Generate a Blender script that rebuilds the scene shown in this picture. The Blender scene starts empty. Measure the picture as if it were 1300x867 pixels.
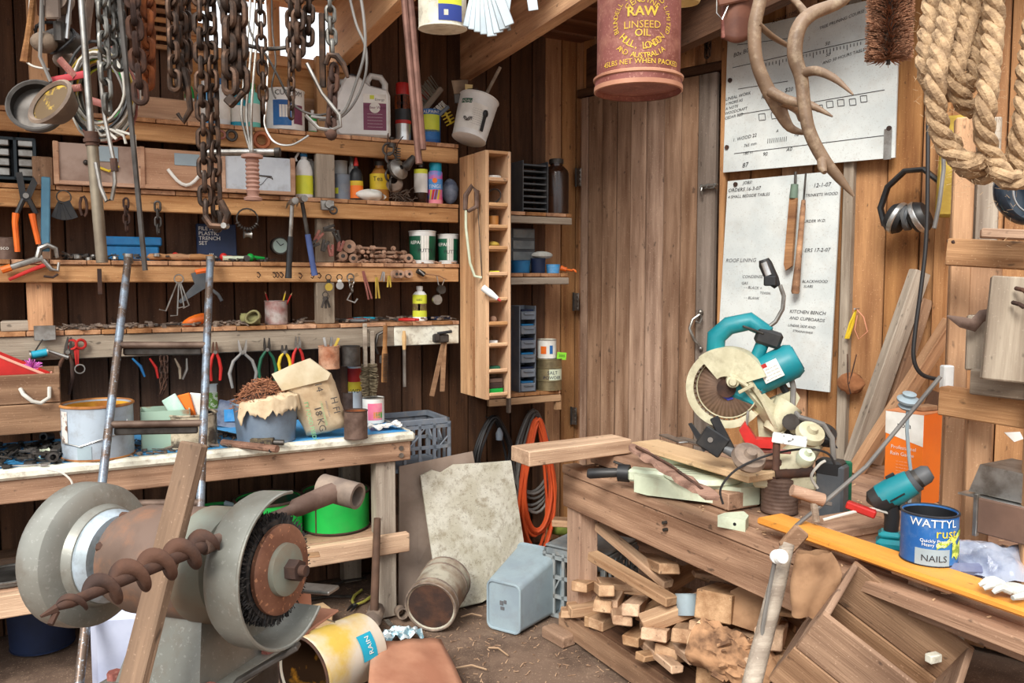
import bpy, math, random
from mathutils import Vector, Matrix, noise
RND = random.Random(11)
SC = bpy.context.scene
COL = SC.collection
pi = math.pi
# ---------------- camera ----------------
F = 1050.0; CZ = 1.65
PITCH = math.atan(78.0/F)
cam = bpy.data.cameras.new('camera'); camo = bpy.data.objects.new('camera', cam); COL.objects.link(camo)
camo.location = (0, 0, CZ); camo.rotation_euler = (pi/2-PITCH, 0, 0)
cam.sensor_width = 36; cam.lens = 36*F/1300; cam.clip_start = .05
SC.camera = camo
# ---------------- sky and light ----------------
w = bpy.data.worlds.new('sky'); SC.world = w; w.use_nodes = True
nt = w.node_tree; bg = nt.nodes['Background']
tc = nt.nodes.new('ShaderNodeTexCoord'); sp = nt.nodes.new('ShaderNodeSeparateXYZ'); cr = nt.nodes.new('ShaderNodeValToRGB')
nt.links.new(tc.outputs['Generated'], sp.inputs[0]); nt.links.new(sp.outputs['Z'], cr.inputs[0]); nt.links.new(cr.outputs[0], bg.inputs[0])
cr.color_ramp.elements[0].color = (.55, .57, .60, 1); cr.color_ramp.elements[1].color = (1.15, 1.17, 1.2, 1); cr.color_ramp.elements[1].position = .8
bg.inputs[1].default_value = 1.0
sun = bpy.data.lights.new('sun', 'SUN'); suno = bpy.data.objects.new('sun', sun); COL.objects.link(suno)
sun.energy = 2.5; sun.angle = math.radians(24); sun.color = (1, .97, .92)
suno.rotation_euler = Vector((.26, .74, -.64)).to_track_quat('-Z', 'Y').to_euler()
vs = SC.view_settings
vs.view_transform = 'Standard'; vs.look = 'None'; vs.gamma = 1; vs.use_curve_mapping = False
vs.exposure = .86
# ---------------- projection helpers ----------------
cp, sp_ = math.cos(PITCH), math.sin(PITCH)
def dirpx(px, py):
    u = (px-650)/F; k = (433.5-py)/F
    return Vector((u, cp+k*sp_, -sp_+k*cp))
def D(px, py, d):
    """point at camera depth d"""
    return Vector((0, 0, CZ)) + dirpx(px, py)*d
def G(px, py, z):
    r = dirpx(px, py); return Vector((0, 0, CZ)) + r*((z-CZ)/r.z)
def zat(py, Y):
    k = (433.5-py)/F
    return CZ + Y*(k*cp-sp_)/(cp+k*sp_)
def ypx(p):
    dz = p[2]-CZ; return 433.5-F*(p[1]*sp_+dz*cp)/(p[1]*cp-dz*sp_)
class Fr:
    def __init__(s, x, y, ang):
        s.a = math.radians(ang); s.O = Vector((x, y, 0))
        s.u = Vector((math.cos(s.a), math.sin(s.a), 0)); s.n = Vector((math.sin(s.a), -math.cos(s.a), 0))
    def pt(s, a, o, z): return s.O+s.u*a+s.n*o+Vector((0, 0, z))
    def s_at(s, px, o, z):
        b = s.O+s.n*o; k = (px-650)/F; dz = z-CZ
        # (bx+u.x t) = k*((by+u.y t)cp - dz sp)
        return (k*(b.y*cp-dz*sp_)-b.x)/(s.u.x-k*s.u.y*cp)
    def at(s, px, o, z): return s.pt(s.s_at(px, o, z), o, z)
    def hit(s, px, py, o):
        r = dirpx(px, py); c = Vector((0, 0, CZ)); b = s.O+s.n*o
        t = (b-c).dot(s.n)/r.dot(s.n); return c+r*t
    def M(s, a, o, z): return Matrix.LocRotScale(s.pt(a, o, z), Matrix.Rotation(s.a, 3, 'Z').to_quaternion(), None)
LW = Fr(-.80, 4.596, 28.5)
RW = Fr(.426, 5.26, -43.9)
RB = Fr(.244, 3.77, -62.4)
# ---------------- mesh builder ----------------
def rotm(p, q=None):
    """matrix whose X axis runs p->q, origin at p"""
    x = (q-p).normalized(); up = Vector((0, 0, 1))
    if abs(x.z) > .95: up = Vector((0, 1, 0))
    y = up.cross(x).normalized(); z = x.cross(y)
    m = Matrix((x, y, z)).transposed().to_4x4(); m.translation = p; return m
class MB:
    def __init__(s): s.v = []; s.f = []
    def add(s, vs, fs, M=None):
        b = len(s.v)
        s.v += [tuple(M @ Vector(v)) if M else tuple(v) for v in vs]
        s.f += [tuple(b+i for i in f) for f in fs]; return s
    def box(s, x0, x1, y0, y1, z0, z1, ch=0, jit=0, M=None):
        if ch <= 0:
            vs = [Vector((x, y, z)) for x in (x0, x1) for y in (y0, y1) for z in (z0, z1)]
            if jit: vs = [v+Vector([RND.uniform(-jit, jit) for _ in range(3)]) for v in vs]
            return s.add(vs, [(0, 1, 3, 2), (4, 6, 7, 5), (0, 4, 5, 1), (2, 3, 7, 6), (0, 2, 6, 4), (1, 5, 7, 3)], M)
        X, Y, Z = (x0, x1), (y0, y1), (z0, z1); vs = []; idx = {}
        for i in (0, 1):
            for j in (0, 1):
                for k in (0, 1):
                    q = Vector([RND.uniform(-jit, jit) for _ in range(3)]) if jit else Vector()
                    a, b, c = X[i], Y[j], Z[k]; sa, sb, sc = (1, -1)[i]*ch, (1, -1)[j]*ch, (1, -1)[k]*ch
                    idx[i, j, k] = len(vs)
                    vs += [Vector((a, b+sb, c+sc))+q, Vector((a+sa, b, c+sc))+q, Vector((a+sa, b+sb, c))+q]
        f = []
        I = lambda i, j, k, n: idx[i, j, k]+n
        f += [(I(0,0,0,0), I(0,0,1,0), I(0,1,1,0), I(0,1,0,0)), (I(1,0,0,0), I(1,1,0,0), I(1,1,1,0), I(1,0,1,0)),
              (I(0,0,0,1), I(1,0,0,1), I(1,0,1,1), I(0,0,1,1)), (I(0,1,0,1), I(0,1,1,1), I(1,1,1,1), I(1,1,0,1)),
              (I(0,0,0,2), I(0,1,0,2), I(1,1,0,2), I(1,0,0,2)), (I(0,0,1,2), I(1,0,1,2), I(1,1,1,2), I(0,1,1,2))]
        for i in (0, 1):
            for j in (0, 1):
                f.append((I(i,j,0,0), I(i,j,1,0), I(i,j,1,1), I(i,j,0,1)))
                f.append((I(i,0,j,0), I(i,1,j,0), I(i,1,j,2), I(i,0,j,2)))
                f.append((I(0,i,j,1), I(1,i,j,1), I(1,i,j,2), I(0,i,j,2)))
        for k in idx.values(): f.append((k, k+1, k+2))
        return s.add(vs, f, M)
    def tube(s, pts, r, n=8, closed=False, caps=True, M=None, flat=1):
        pts = [Vector(p) for p in pts]; m = len(pts)
        rs = r if isinstance(r, (list, tuple)) else [r]*m
        vs = []; prev = None; up = None
        for i, p in enumerate(pts):
            if closed: t = pts[(i+1) % m]-pts[i-1]
            else: t = pts[min(i+1, m-1)]-pts[max(i-1, 0)]
            if t.length < 1e-9: t = Vector((0, 0, 1))
            t.normalize()
            if up is None:
                up = Vector((0, 0, 1)) if abs(t.z) < .9 else Vector((1, 0, 0))
            a = (up-t*up.dot(t))
            if a.length < 1e-6: a = t.orthogonal()
            a.normalize(); up = a; b = t.cross(a)
            for k in range(n):
                an = 2*pi*k/n; vs.append(p+(a*math.cos(an)+b*math.sin(an)*flat)*rs[i])
        fs = []
        for i in range(m if closed else m-1):
            j = (i+1) % m
            for k in range(n):
                l = (k+1) % n; fs.append((i*n+k, i*n+l, j*n+l, j*n+k))
        if caps and not closed:
            fs.append(tuple(range(n))[::-1]); fs.append(tuple((m-1)*n+k for k in range(n)))
        return s.add(vs, fs, M)
    def lathe(s, prof, n=24, M=None, sx=1, sy=1):
        vs = []; fs = []; m = len(prof)
        for r, z in prof:
            for k in range(n):
                a = 2*pi*k/n; vs.append((r*sx*math.cos(a), r*sy*math.sin(a), z))
        for i in range(m-1):
            for k in range(n):
                l = (k+1) % n; fs.append((i*n+k, i*n+l, (i+1)*n+l, (i+1)*n+k))
        return s.add(vs, fs, M)
    def prism(s, poly, t0, t1, M=None):
        n = len(poly); vs = [(x, y, t0) for x, y in poly]+[(x, y, t1) for x, y in poly]
        fs = [tuple(range(n))[::-1], tuple(range(n, 2*n))]+[(i, (i+1) % n, n+(i+1) % n, n+i) for i in range(n)]
        return s.add(vs, fs, M)
    def grid(s, fn, nu, nv, M=None, closed_u=False):
        vs = [fn(i/nu, j/nv) for j in range(nv+1) for i in range(nu+1)]
        fs = [(j*(nu+1)+i, j*(nu+1)+i+1, (j+1)*(nu+1)+i+1, (j+1)*(nu+1)+i) for j in range(nv) for i in range(nu)]
        return s.add(vs, fs, M)
    def ball(s, c, r, n=10, M=None, sc=(1, 1, 1)):
        m = max(5, n//2+1); vs = []; fs = []
        for i in range(m+1):
            t = pi*i/m
            for k in range(n):
                a = 2*pi*k/n
                vs.append((c[0]+r*sc[0]*math.sin(t)*math.cos(a), c[1]+r*sc[1]*math.sin(t)*math.sin(a), c[2]-r*sc[2]*math.cos(t)))
        for i in range(m):
            for k in range(n):
                l = (k+1) % n; fs.append((i*n+k, i*n+l, (i+1)*n+l, (i+1)*n+k))
        return s.add(vs, fs, M)
    def mesh(s, name, smooth=38):
        me = bpy.data.meshes.new(name); me.from_pydata(s.v, [], s.f)
        if smooth:
            me.shade_smooth(); me.set_sharp_from_angle(angle=math.radians(smooth))
        return me
def solidify(o, t, off=0):
    m = o.modifiers.new('thick', 'SOLIDIFY'); m.thickness = t; m.offset = off; return o
# ---------------- object helpers ----------------
def ob(name, mb, mat=None, parent=None, M=None, wm=False, label=None):
    """mb: MB or mesh; M: matrix (world when wm) """
    me = mb.mesh(name) if isinstance(mb, MB) else mb
    if mat and not me.materials: me.materials.append(mat)
    o = bpy.data.objects.new(name, me); COL.objects.link(o)
    if parent: o.parent = parent
    M = M or Matrix()
    if wm and parent: M = wmat(parent).inverted() @ M
    o.matrix_basis = M
    if label: o['label'] = label
    return o
def wmat(o):
    return (wmat(o.parent) @ o.matrix_basis) if o.parent else o.matrix_basis.copy()
def tag(o, label, cat, group=None):
    o['label'] = label; o['category'] = cat
    if group: o['group'] = group
    return o
def thing(name, label, cat, M=None, group=None):
    o = bpy.data.objects.new(name, None); COL.objects.link(o); o.empty_display_size = .05
    if M is not None: o.matrix_basis = M if isinstance(M, Matrix) else Matrix.Translation(M)
    return tag(o, label, cat, group)
def solo(name, mb, mat, label, cat, M=None, group=None):
    o = ob(name, mb, mat, None, M if (M is None or isinstance(M, Matrix)) else Matrix.Translation(M)); return tag(o, label, cat, group)
def struct(name, mb=None, mat=None, M=None):
    if mb is None:
        o = bpy.data.objects.new(name, None); COL.objects.link(o); o.matrix_basis = M or Matrix()
    else: o = ob(name, mb, mat, None, M)
    o['kind'] = 'structure'; return o
def TR(x, y, z, rx=0, ry=0, rz=0, deg=True):
    k = pi/180 if deg else 1
    return Matrix.Translation((x, y, z)) @ Matrix.Rotation(rz*k, 4, 'Z') @ Matrix.Rotation(ry*k, 4, 'Y') @ Matrix.Rotation(rx*k, 4, 'X')
def beam(name, p, q, wd, th, mat, parent=None, wdir=None, ch=.004, jit=.0, label=None, wob=0):
    """timber running from p to q (world); wd across wdir, th across the third axis"""
    p = Vector(p); q = Vector(q); x = (q-p).normalized(); L = (q-p).length
    wdir = Vector(wdir) if wdir is not None else Vector((0, 0, 1))
    y = (wdir-x*wdir.dot(x)).normalized(); z = x.cross(y)
    m = Matrix((x, y, z)).transposed().to_4x4(); m.translation = p
    mb = MB().box(0, L, -wd/2, wd/2, -th/2, th/2, ch, jit)
    return ob(name, mb, mat, parent, m, True, label)
_cv = {}
def text_mb(txt, size=1.0, M=None, mb=None, align='CENTER', bend=None, shear=0):
    """lettering as thin geometry; bend(x,y)->Vector maps the flat text on a surface"""
    key = (txt, align, shear)
    if key not in _cv:
        c = bpy.data.curves.new('letters', 'FONT'); c.body = txt; c.size = 1; c.align_x = align; c.shear = shear; c.resolution_u = 2
        o = bpy.data.objects.new('letters', c); me = bpy.data.meshes.new_from_object(o)
        _cv[key] = ([v.co.copy() for v in me.vertices], [tuple(p.vertices) for p in me.polygons])
        bpy.data.objects.remove(o); bpy.data.curves.remove(c); bpy.data.meshes.remove(me)
    vs, fs = _cv[key]
    mb = mb or MB()
    if bend: mb.add([bend(v.x*size, v.y*size) for v in vs], fs, M)
    else: mb.add([(v.x*size, v.y*size, 0) for v in vs], fs, M)
    return mb
def wrapM(R, th0=-pi/2, z0=0, eps=.0006):
    return lambda x, y: Vector(((R+eps)*math.cos(th0+x/R), (R+eps)*math.sin(th0+x/R), z0+y))
# front of a thing faces local -Y; text on a plane facing -Y:
def flatM(x, y, z, rz=0): return TR(x, y, z, 90, 0, rz)
# ---------------- materials ----------------
def _base(name):
    m = bpy.data.materials.new(name); m.use_nodes = True; nt = m.node_tree
    b = nt.nodes['Principled BSDF']; tc = nt.nodes.new('ShaderNodeTexCoord'); oi = nt.nodes.new('ShaderNodeObjectInfo')
    mul = nt.nodes.new('ShaderNodeVectorMath'); mul.operation = 'MULTIPLY_ADD'
    cmb = nt.nodes.new('ShaderNodeCombineXYZ')
    for i in range(3): nt.links.new(oi.outputs['Random'], cmb.inputs[i])
    sc = nt.nodes.new('ShaderNodeVectorMath'); sc.operation = 'SCALE'; sc.inputs['Scale'].default_value = 23.0
    nt.links.new(cmb.outputs[0], sc.inputs[0])
    add = nt.nodes.new('ShaderNodeVectorMath'); add.operation = 'ADD'
    nt.links.new(tc.outputs['Object'], add.inputs[0]); nt.links.new(sc.outputs[0], add.inputs[1])
    nt.nodes.remove(mul)
    return m, nt, b, add.outputs[0], oi.outputs['Random']
def _noise(nt, vec, scale, det=4, stretch=None, rough=.55):
    n = nt.nodes.new('ShaderNodeTexNoise'); n.inputs['Scale'].default_value = scale; n.inputs['Detail'].default_value = det; n.inputs['Roughness'].default_value = rough
    if stretch:
        mp = nt.nodes.new('ShaderNodeVectorMath'); mp.operation = 'MULTIPLY'; mp.inputs[1].default_value = stretch
        nt.links.new(vec, mp.inputs[0]); vec = mp.outputs[0]
    nt.links.new(vec, n.inputs['Vector']); return n.outputs['Fac']
def _ramp(nt, fac, stops):
    r = nt.nodes.new('ShaderNodeValToRGB'); e = r.color_ramp.elements
    e[0].position, e[0].color = stops[0][0], (*stops[0][1], 1); e[1].position, e[1].color = stops[-1][0], (*stops[-1][1], 1)
    for p, c in stops[1:-1]:
        x = e.new(p); x.color = (*c, 1)
    nt.links.new(fac, r.inputs[0]); return r.outputs[0]
def _mix(nt, f, a, b, mode='MIX'):
    m = nt.nodes.new('ShaderNodeMix'); m.data_type = 'RGBA'; m.blend_type = mode
    for sk, v in ((m.inputs[0], f), (m.inputs[6], a), (m.inputs[7], b)):
        if isinstance(v, (int, float)): sk.default_value = v
        elif isinstance(v, tuple): sk.default_value = (*v, 1)
        else: nt.links.new(v, sk)
    return m.outputs[2]
def _rng(nt, v, a, b, c, d):
    m = nt.nodes.new('ShaderNodeMapRange'); m.inputs[1].default_value = a; m.inputs[2].default_value = b; m.inputs[3].default_value = c; m.inputs[4].default_value = d
    nt.links.new(v, m.inputs[0]); return m.outputs[0]
def _bump(nt, b, h, st, dist=.01):
    bm = nt.nodes.new('ShaderNodeBump'); bm.inputs['Strength'].default_value = st; bm.inputs['Distance'].default_value = dist
    nt.links.new(h, bm.inputs['Height']); nt.links.new(bm.outputs[0], b.inputs['Normal'])
def lin(c):
    return tuple(((x/255)/12.92 if x/255 <= .04045 else ((x/255+.055)/1.055)**2.4) for x in c)
def wood(name, light, dark, var=.25, stain=.4, stainc=(70, 50, 38), rough=.8, grain=1.0, speck=.35, axis=0):
    m, nt, b, v, rnd = _base(name)
    light, dark, stainc = lin(light), lin(dark), lin(stainc)
    def st(a, c):
        l = [c, c, c]; l[axis] = a; return tuple(l)
    g1 = _noise(nt, v, 1, 5, st(1.3*grain, 16*grain), .6)
    g2 = _noise(nt, v, 1, 3, st(7, 170), .6)
    c = _ramp(nt, g1, [(.32, dark), (.5, tuple((x+y)/2 for x, y in zip(dark, light))), (.68, light)])
    c = _mix(nt, _rng(nt, g2, .35, .7, .45, 0), c, _mix(nt, .6, c, dark))
    s = _noise(nt, v, 2.3, 3, st(.8, 2))
    c = _mix(nt, _rng(nt, s, .48, .72, 0, stain), c, stainc)
    sp = _noise(nt, v, 150, 2)
    c = _mix(nt, _rng(nt, sp, .64, .74, 0, speck*.7), c, tuple(min(1, x*1.7+.1) for x in light))
    dk = _noise(nt, v, 38, 2, st(.5, 1))
    c = _mix(nt, _rng(nt, dk, .66, .74, 0, .6), c, (.03, .02, .015))
    hs = nt.nodes.new('ShaderNodeHueSaturation'); nt.links.new(c, hs.inputs['Color'])
    nt.links.new(_rng(nt, rnd, 0, 1, 1-var, 1+var), hs.inputs['Value']); 
    nt.links.new(_rng(nt, rnd, 0, 1, 1.04, .84), hs.inputs['Saturation'])
    nt.links.new(hs.outputs[0], b.inputs['Base Color']); b.inputs['Roughness'].default_value = rough
    b.inputs['Specular IOR Level'].default_value = .25
    _bump(nt, b, g2, .55, .004)
    return m
def mat(name, c1, c2=None, rough=.5, metal=0, scale=6, lo=.42, hi=.62, dirt=0, dirtc=(70, 55, 42), bump=0, bscale=60, var=0, spec=.4, trans=0, fine=None, alpha=1, coat=0):
    m, nt, b, v, rnd = _base(name)
    c1 = lin(c1); c = None
    if c2:
        n = _noise(nt, v, scale, 5); c = _mix(nt, _rng(nt, n, lo, hi, 0, 1), c1, lin(c2))
    if dirt:
        n = _noise(nt, v, scale*2.7, 6, None, .7); c = _mix(nt, _rng(nt, n, .5, .66, 0, dirt), c if c else c1, lin(dirtc))
    if fine:
        n = _noise(nt, v, 140, 2); c = _mix(nt, _rng(nt, n, .62, .68, 0, fine[1]), c if c else c1, lin(fine[0]))
    if var:
        hs = nt.nodes.new('ShaderNodeHueSaturation')
        if c: nt.links.new(c, hs.inputs['Color'])
        else: hs.inputs['Color'].default_value = (*c1, 1)
        nt.links.new(_rng(nt, rnd, 0, 1, 1-var, 1+var), hs.inputs['Value']); c = hs.outputs[0]
    if c: nt.links.new(c, b.inputs['Base Color'])
    else: b.inputs['Base Color'].default_value = (*c1, 1)
    b.inputs['Roughness'].default_value = rough; b.inputs['Metallic'].default_value = metal
    b.inputs['Specular IOR Level'].default_value = spec
    if trans: b.inputs['Transmission Weight'].default_value = trans; b.inputs['IOR'].default_value = 1.3
    if alpha < 1: b.inputs['Alpha'].default_value = alpha
    if coat: b.inputs['Coat Weight'].default_value = coat
    if bump: _bump(nt, b, _noise(nt, v, bscale, 4), bump, .004)
    return m
# timbers
W_RAIL = wood('sawn orange timber', (226, 176, 122), (150, 100, 58), .12, .35, (96, 58, 34))
W_SHELF = wood('shelf board timber', (214, 160, 112), (140, 92, 56), .22, .4)
W_GREY = wood('weathered grey timber', (186, 172, 152), (120, 104, 88), .15, .3, (80, 66, 54), speck=.2)
W_DARK = wood('dark and shaded timber', (112, 76, 50), (60, 38, 24), .3, .4)  # shade behind the wall shelves is put into this darker brown
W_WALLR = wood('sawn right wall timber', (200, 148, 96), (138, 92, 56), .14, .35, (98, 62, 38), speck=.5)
W_DOOR = wood('old door boards', (182, 148, 120), (112, 80, 58), .22, .4, (92, 62, 42), speck=.4)
W_DOORG = wood('grey door board', (138, 122, 108), (92, 78, 66), .1, .2)
W_CEIL = wood('ceiling boards', (140, 90, 58), (92, 56, 34), .15, .3)
W_RAFT = wood('planed rafter', (236, 184, 124), (190, 130, 76), .06, .25, (120, 74, 40), grain=.6)
W_BENCH = wood('dusty bench timber', (196, 158, 128), (128, 94, 72), .14, .4, (98, 70, 54), speck=.4)
W_OFF = wood('offcut timber', (216, 178, 138), (146, 108, 76), .18, .3, (110, 78, 54), speck=.3)
W_PALLET = wood('rack timber', (206, 160, 116), (140, 98, 64), .14, .3)
W_HANDLE = wood('tool handle wood', (190, 140, 92), (120, 80, 50), .15, .35)
W_ORANGE = wood('varnished orange plank', (232, 164, 72), (214, 136, 50), .02, .12, (180, 100, 40), rough=.35, grain=.4, speck=.1)
W_PINE = wood('pale pine board', (226, 190, 138), (186, 146, 98), .05, .2, (150, 110, 70), grain=.5)
W_BARK = wood('rough bark slab', (182, 140, 116), (104, 72, 58), .1, .5)
W_CRATE = wood('brown crate timber', (176, 140, 108), (116, 84, 60), .1, .45, (70, 44, 30))
W_DBOX = wood('drawer front timber', (206, 166, 134), (156, 112, 84), .08, .35, (110, 66, 44))
W_BOXF = wood('pale box frame timber', (224, 180, 132), (180, 132, 88), .08, .25)
# metals, paints and the rest
RUST = mat('rust', (64, 48, 42), (90, 62, 48), .85, .3, 14, bump=.5, var=.15)
RUSTO = mat('orange rust', (150, 84, 44), (104, 58, 36), .9, .1, 20, bump=.6)
CHAIN_D = mat('dark chain steel', (58, 48, 42), (88, 66, 52), .55, .75, 30, bump=.3)
CHAIN_G = mat('grey chain steel', (120, 118, 112), (84, 80, 74), .45, .85, 30, bump=.2)
STEEL = mat('dull steel', (168, 166, 160), (130, 124, 116), .38, .85, 12, dirt=.3)
STEELD = mat('dark tool steel', (86, 82, 78), (58, 54, 50), .5, .7, 14, dirt=.3)
STEELL = mat('bright steel', (205, 205, 202), (170, 168, 162), .3, .9, 9)
DUSTMET = mat('dusty dark metal', (110, 96, 86), (146, 128, 112), .75, .3, 16)
BLACK = mat('black plastic', (30, 31, 33), (48, 46, 44), .45, 0, 10)
DKGREY = mat('dark grey plastic', (70, 74, 78), (90, 90, 90), .5, 0, 8)
TEAL = mat('teal tool plastic', (16, 118, 128), (24, 130, 138), .42, 0, 6, dirt=.12, dirtc=(120, 130, 120))
CREAM = mat('cream cast metal', (196, 190, 160), (170, 162, 132), .55, 0, 9, dirt=.3, dirtc=(110, 96, 74))
CREAMG = mat('pale green enamel', (204, 212, 186), (186, 194, 168), .5, 0, 7, dirt=.25, dirtc=(150, 128, 100))
WHITE = mat('white plastic', (232, 232, 228), (214, 214, 210), .4, 0, 5, dirt=.15, dirtc=(150, 140, 124))
WHITEB = mat('bluish white paint', (206, 214, 220), (188, 196, 204), .45, 0, 6, dirt=.25, dirtc=(110, 96, 84))
PAPERW = mat('white label paper', (232, 230, 222), (212, 208, 198), .8, 0, 9)
INK = mat('dark ink', (42, 40, 44), rough=.8)
INKG = mat('faded ink', (96, 96, 98), rough=.8)
YEL = mat('yellow plastic', (226, 196, 52), (200, 166, 40), .5, 0, 8)
LIME = mat('lime yellow', (214, 216, 60), (190, 200, 60), .5)
RED = mat('red plastic', (190, 40, 34), (160, 32, 28), .45, 0, 8)
ORG = mat('orange plastic', (236, 118, 36), (214, 96, 30), .5, 0, 8)
GREEN = mat('green paint', (24, 168, 66), (20, 146, 58), .45, 0, 4, dirt=.12, dirtc=(110, 120, 90))
DGREEN = mat('dark green plastic', (24, 92, 64), (18, 70, 50), .5)
BLUE = mat('blue plastic', (30, 110, 160), (26, 90, 140), .5, 0, 8, dirt=.15)
NAVY = mat('navy plastic', (24, 40, 72), (20, 32, 58), .6)
LBLUE = mat('light blue paint', (84, 176, 236), (64, 156, 220), .45, 0, 5, dirt=.2, dirtc=(220, 216, 204))
CREAMP = mat('cream edge paint', (226, 224, 208), (206, 200, 180), .55, 0, 10, dirt=.5, dirtc=(118, 96, 76))
PINK = mat('pink label', (226, 110, 140), (236, 150, 160), .6)
PURPLE = mat('plum label', (120, 62, 88), rough=.6)
GREYP = mat('grey plastic', (118, 126, 136), (98, 106, 116), .5, 0, 6, dirt=.35, dirtc=(150, 140, 126))
GREYT = mat('grey bin plastic', (150, 166, 172), (136, 150, 158), .45, 0, 4, dirt=.2, dirtc=(120, 110, 100))
CRATEG = mat('dusty grey crate plastic', (140, 146, 146), (112, 118, 120), .6, 0, 8, dirt=.4, dirtc=(150, 138, 122))
GRN_G = mat('grinder green enamel', (124, 130, 118), (104, 84, 66), .42, .15, 5, lo=.35, hi=.7, dirt=.35, dirtc=(120, 96, 76))
GRN_S = mat('grinder shroud grey', (138, 138, 130), (112, 112, 104), .38, .35, 4, dirt=.45, dirtc=(104, 90, 76), fine=((215, 215, 208), .12))
GRN_B = mat('dusty brown motor', (106, 86, 74), (76, 58, 46), .6, .1, 5, dirt=.35, dirtc=(160, 104, 66))
WIRE = mat('black wire bristle', (40, 38, 38), (70, 66, 62), .7, .4, 60)
TINR = mat('rusted red tin', (140, 84, 76), (118, 66, 56), .55, .1, 7, dirt=.55, dirtc=(176, 124, 104), bump=.25, fine=((200, 150, 130), .4))
TINB = mat('rusted tin brown', (116, 94, 82), (86, 66, 56), .65, .3, 14, bump=.4)
RTAN = mat('rust sheet tan', (190, 140, 112), (160, 108, 84), .6, .1, 3, bump=.2)
OCHRE = mat('yellow residue', (206, 156, 46), (156, 100, 34), .6, 0, 7)
GOLD = mat('gold lettering', (226, 190, 60), (204, 164, 60), .6, dirt=.25, dirtc=(150, 90, 70), scale=20)
KRAFT = mat('dusty kraft paper', (206, 186, 154), (184, 158, 124), .85, 0, 6, dirt=.3, dirtc=(150, 120, 92), bump=.5, bscale=14)
KRAFTO = mat('brown kraft paper', (186, 150, 114), (156, 122, 90), .85, 0, 6, bump=.5, bscale=12)
HESS = mat('dusty leather', (158, 122, 90), (118, 86, 60), .9, 0, 8, bump=.6, bscale=30)
LEATH = mat('tan leather', (120, 76, 56), (92, 54, 40), .6, 0, 8)
ROPE = mat('manila rope', (184, 154, 118), (138, 112, 84), .9, 0, 40, bump=.9, bscale=180)
BOARDW = mat('whiteboard enamel', (206, 210, 206), (188, 194, 192), .35, 0, 4, dirt=.2, dirtc=(170, 160, 146), fine=((120, 96, 76), .3))
WPANEL = mat('scratched white panel', (216, 212, 196), (196, 190, 170), .6, 0, 9, dirt=.6, dirtc=(140, 124, 98), fine=((90, 80, 60), .5))
GPANEL = mat('grey brown board', (150, 132, 118), (130, 112, 98), .8, 0, 5)
DIRT = mat('dirt floor', (118, 96, 80), (84, 66, 54), .95, 0, 3, dirt=.4, dirtc=(146, 122, 102), bump=.8, bscale=25, fine=((176, 150, 124), .6))
CONC = mat('dusty concrete pad', (148, 126, 106), (120, 100, 84), .95, 0, 5, bump=.4, fine=((190, 164, 138), .4))
HOSEO = mat('orange hose', (206, 84, 40), (186, 70, 34), .5)
HOSEG = mat('grey cable', (120, 116, 110), (96, 92, 88), .5)
CABW = mat('pale cable', (196, 192, 182), (170, 166, 156), .5)
CABB = mat('black cable', (36, 34, 34), rough=.5)
ANTL = mat('antler', (134, 110, 88), (112, 90, 70), .5, 0, 9, dirt=.35, dirtc=(196, 176, 146), bump=.3, bscale=60)
BRIST = mat('natural bristle', (170, 122, 92), (112, 76, 54), .9, 0, 40, bump=1, bscale=240)
BRISTD = mat('dark bristle', (60, 46, 38), (88, 70, 56), .9, 0, 40)
NAILR = mat('rusty nails', (176, 120, 86), (110, 70, 52), .8, .3, 60)
GLASSD = mat('dark brown bottle', (58, 34, 22), (40, 26, 18), .2, 0, 4, spec=.6)
AMBER = mat('amber liquid bottle', (176, 120, 60), (150, 96, 44), .25, 0, 4)
PLAST = mat('clear plastic wrap', (186, 194, 210), (120, 130, 156), .18, 0, 12, trans=.45, bump=.9, bscale=26)
GLASS = mat('dusty glass', (214, 224, 220), None, .15, 0, trans=.8)
GLOVEW = mat('pale knit glove', (196, 196, 188), (176, 176, 168), .9, 0, 30, bump=.5, bscale=300)
GLOVEB = mat('blue grey glove', (92, 98, 128), (120, 124, 144), .8, 0, 10)
BLUEL = mat('blue label', (36, 104, 168), (28, 84, 146), .5, dirt=.2, dirtc=(150, 170, 190))
TEALL = mat('teal label', (30, 150, 176), rough=.5)
LADD = mat('worn blue grey paint', (128, 142, 156), (98, 84, 74), .4, .5, 9, lo=.45, hi=.55, dirt=.5, dirtc=(96, 70, 54), fine=((190, 210, 226), .5))
LADR = mat('rusty rung', (96, 78, 68), (130, 110, 96), .5, .5, 9)
CORK = mat('dusty turned wood', (178, 142, 118), (140, 106, 84), .85, 0, 18, var=.15)
PINKF = mat('pink tinsel', (210, 110, 190), (176, 80, 160), .6)
YSOFT = mat('faded yellow foam', (186, 158, 66), (150, 122, 48), .85, 0, 8, bump=.5)
GRASSG = mat('wet green moss', (112, 124, 40), (80, 90, 30), .8)
STRAW = mat('felt hat straw', (222, 200, 140), (200, 176, 116), .8)
ORCARD = mat('orange carton print', (232, 118, 34), (222, 104, 28), .55, 0, 3, dirt=.12, dirtc=(170, 110, 70))
PBARK = mat('peeling bark', (176, 134, 98), (100, 72, 52), .95, 0, 14, bump=1, bscale=34)
# ---------------- floor ----------------
def fl(u, v):
    x = -4.5+9*u; y = -2.5+9.5*v
    return Vector((x, y, .012*noise.noise(Vector((x*3, y*3, 0)))+.008*noise.noise(Vector((x*11, y*11, 3)))-.012))
floor = struct('floor', MB().grid(fl, 120, 120), DIRT)
ground = struct('floor', MB().add([(-40, -60, -.05), (40, -60, -.05), (40, 20, -.05), (-40, 20, -.05)], [(0, 1, 2, 3)]), DIRT)
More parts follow.
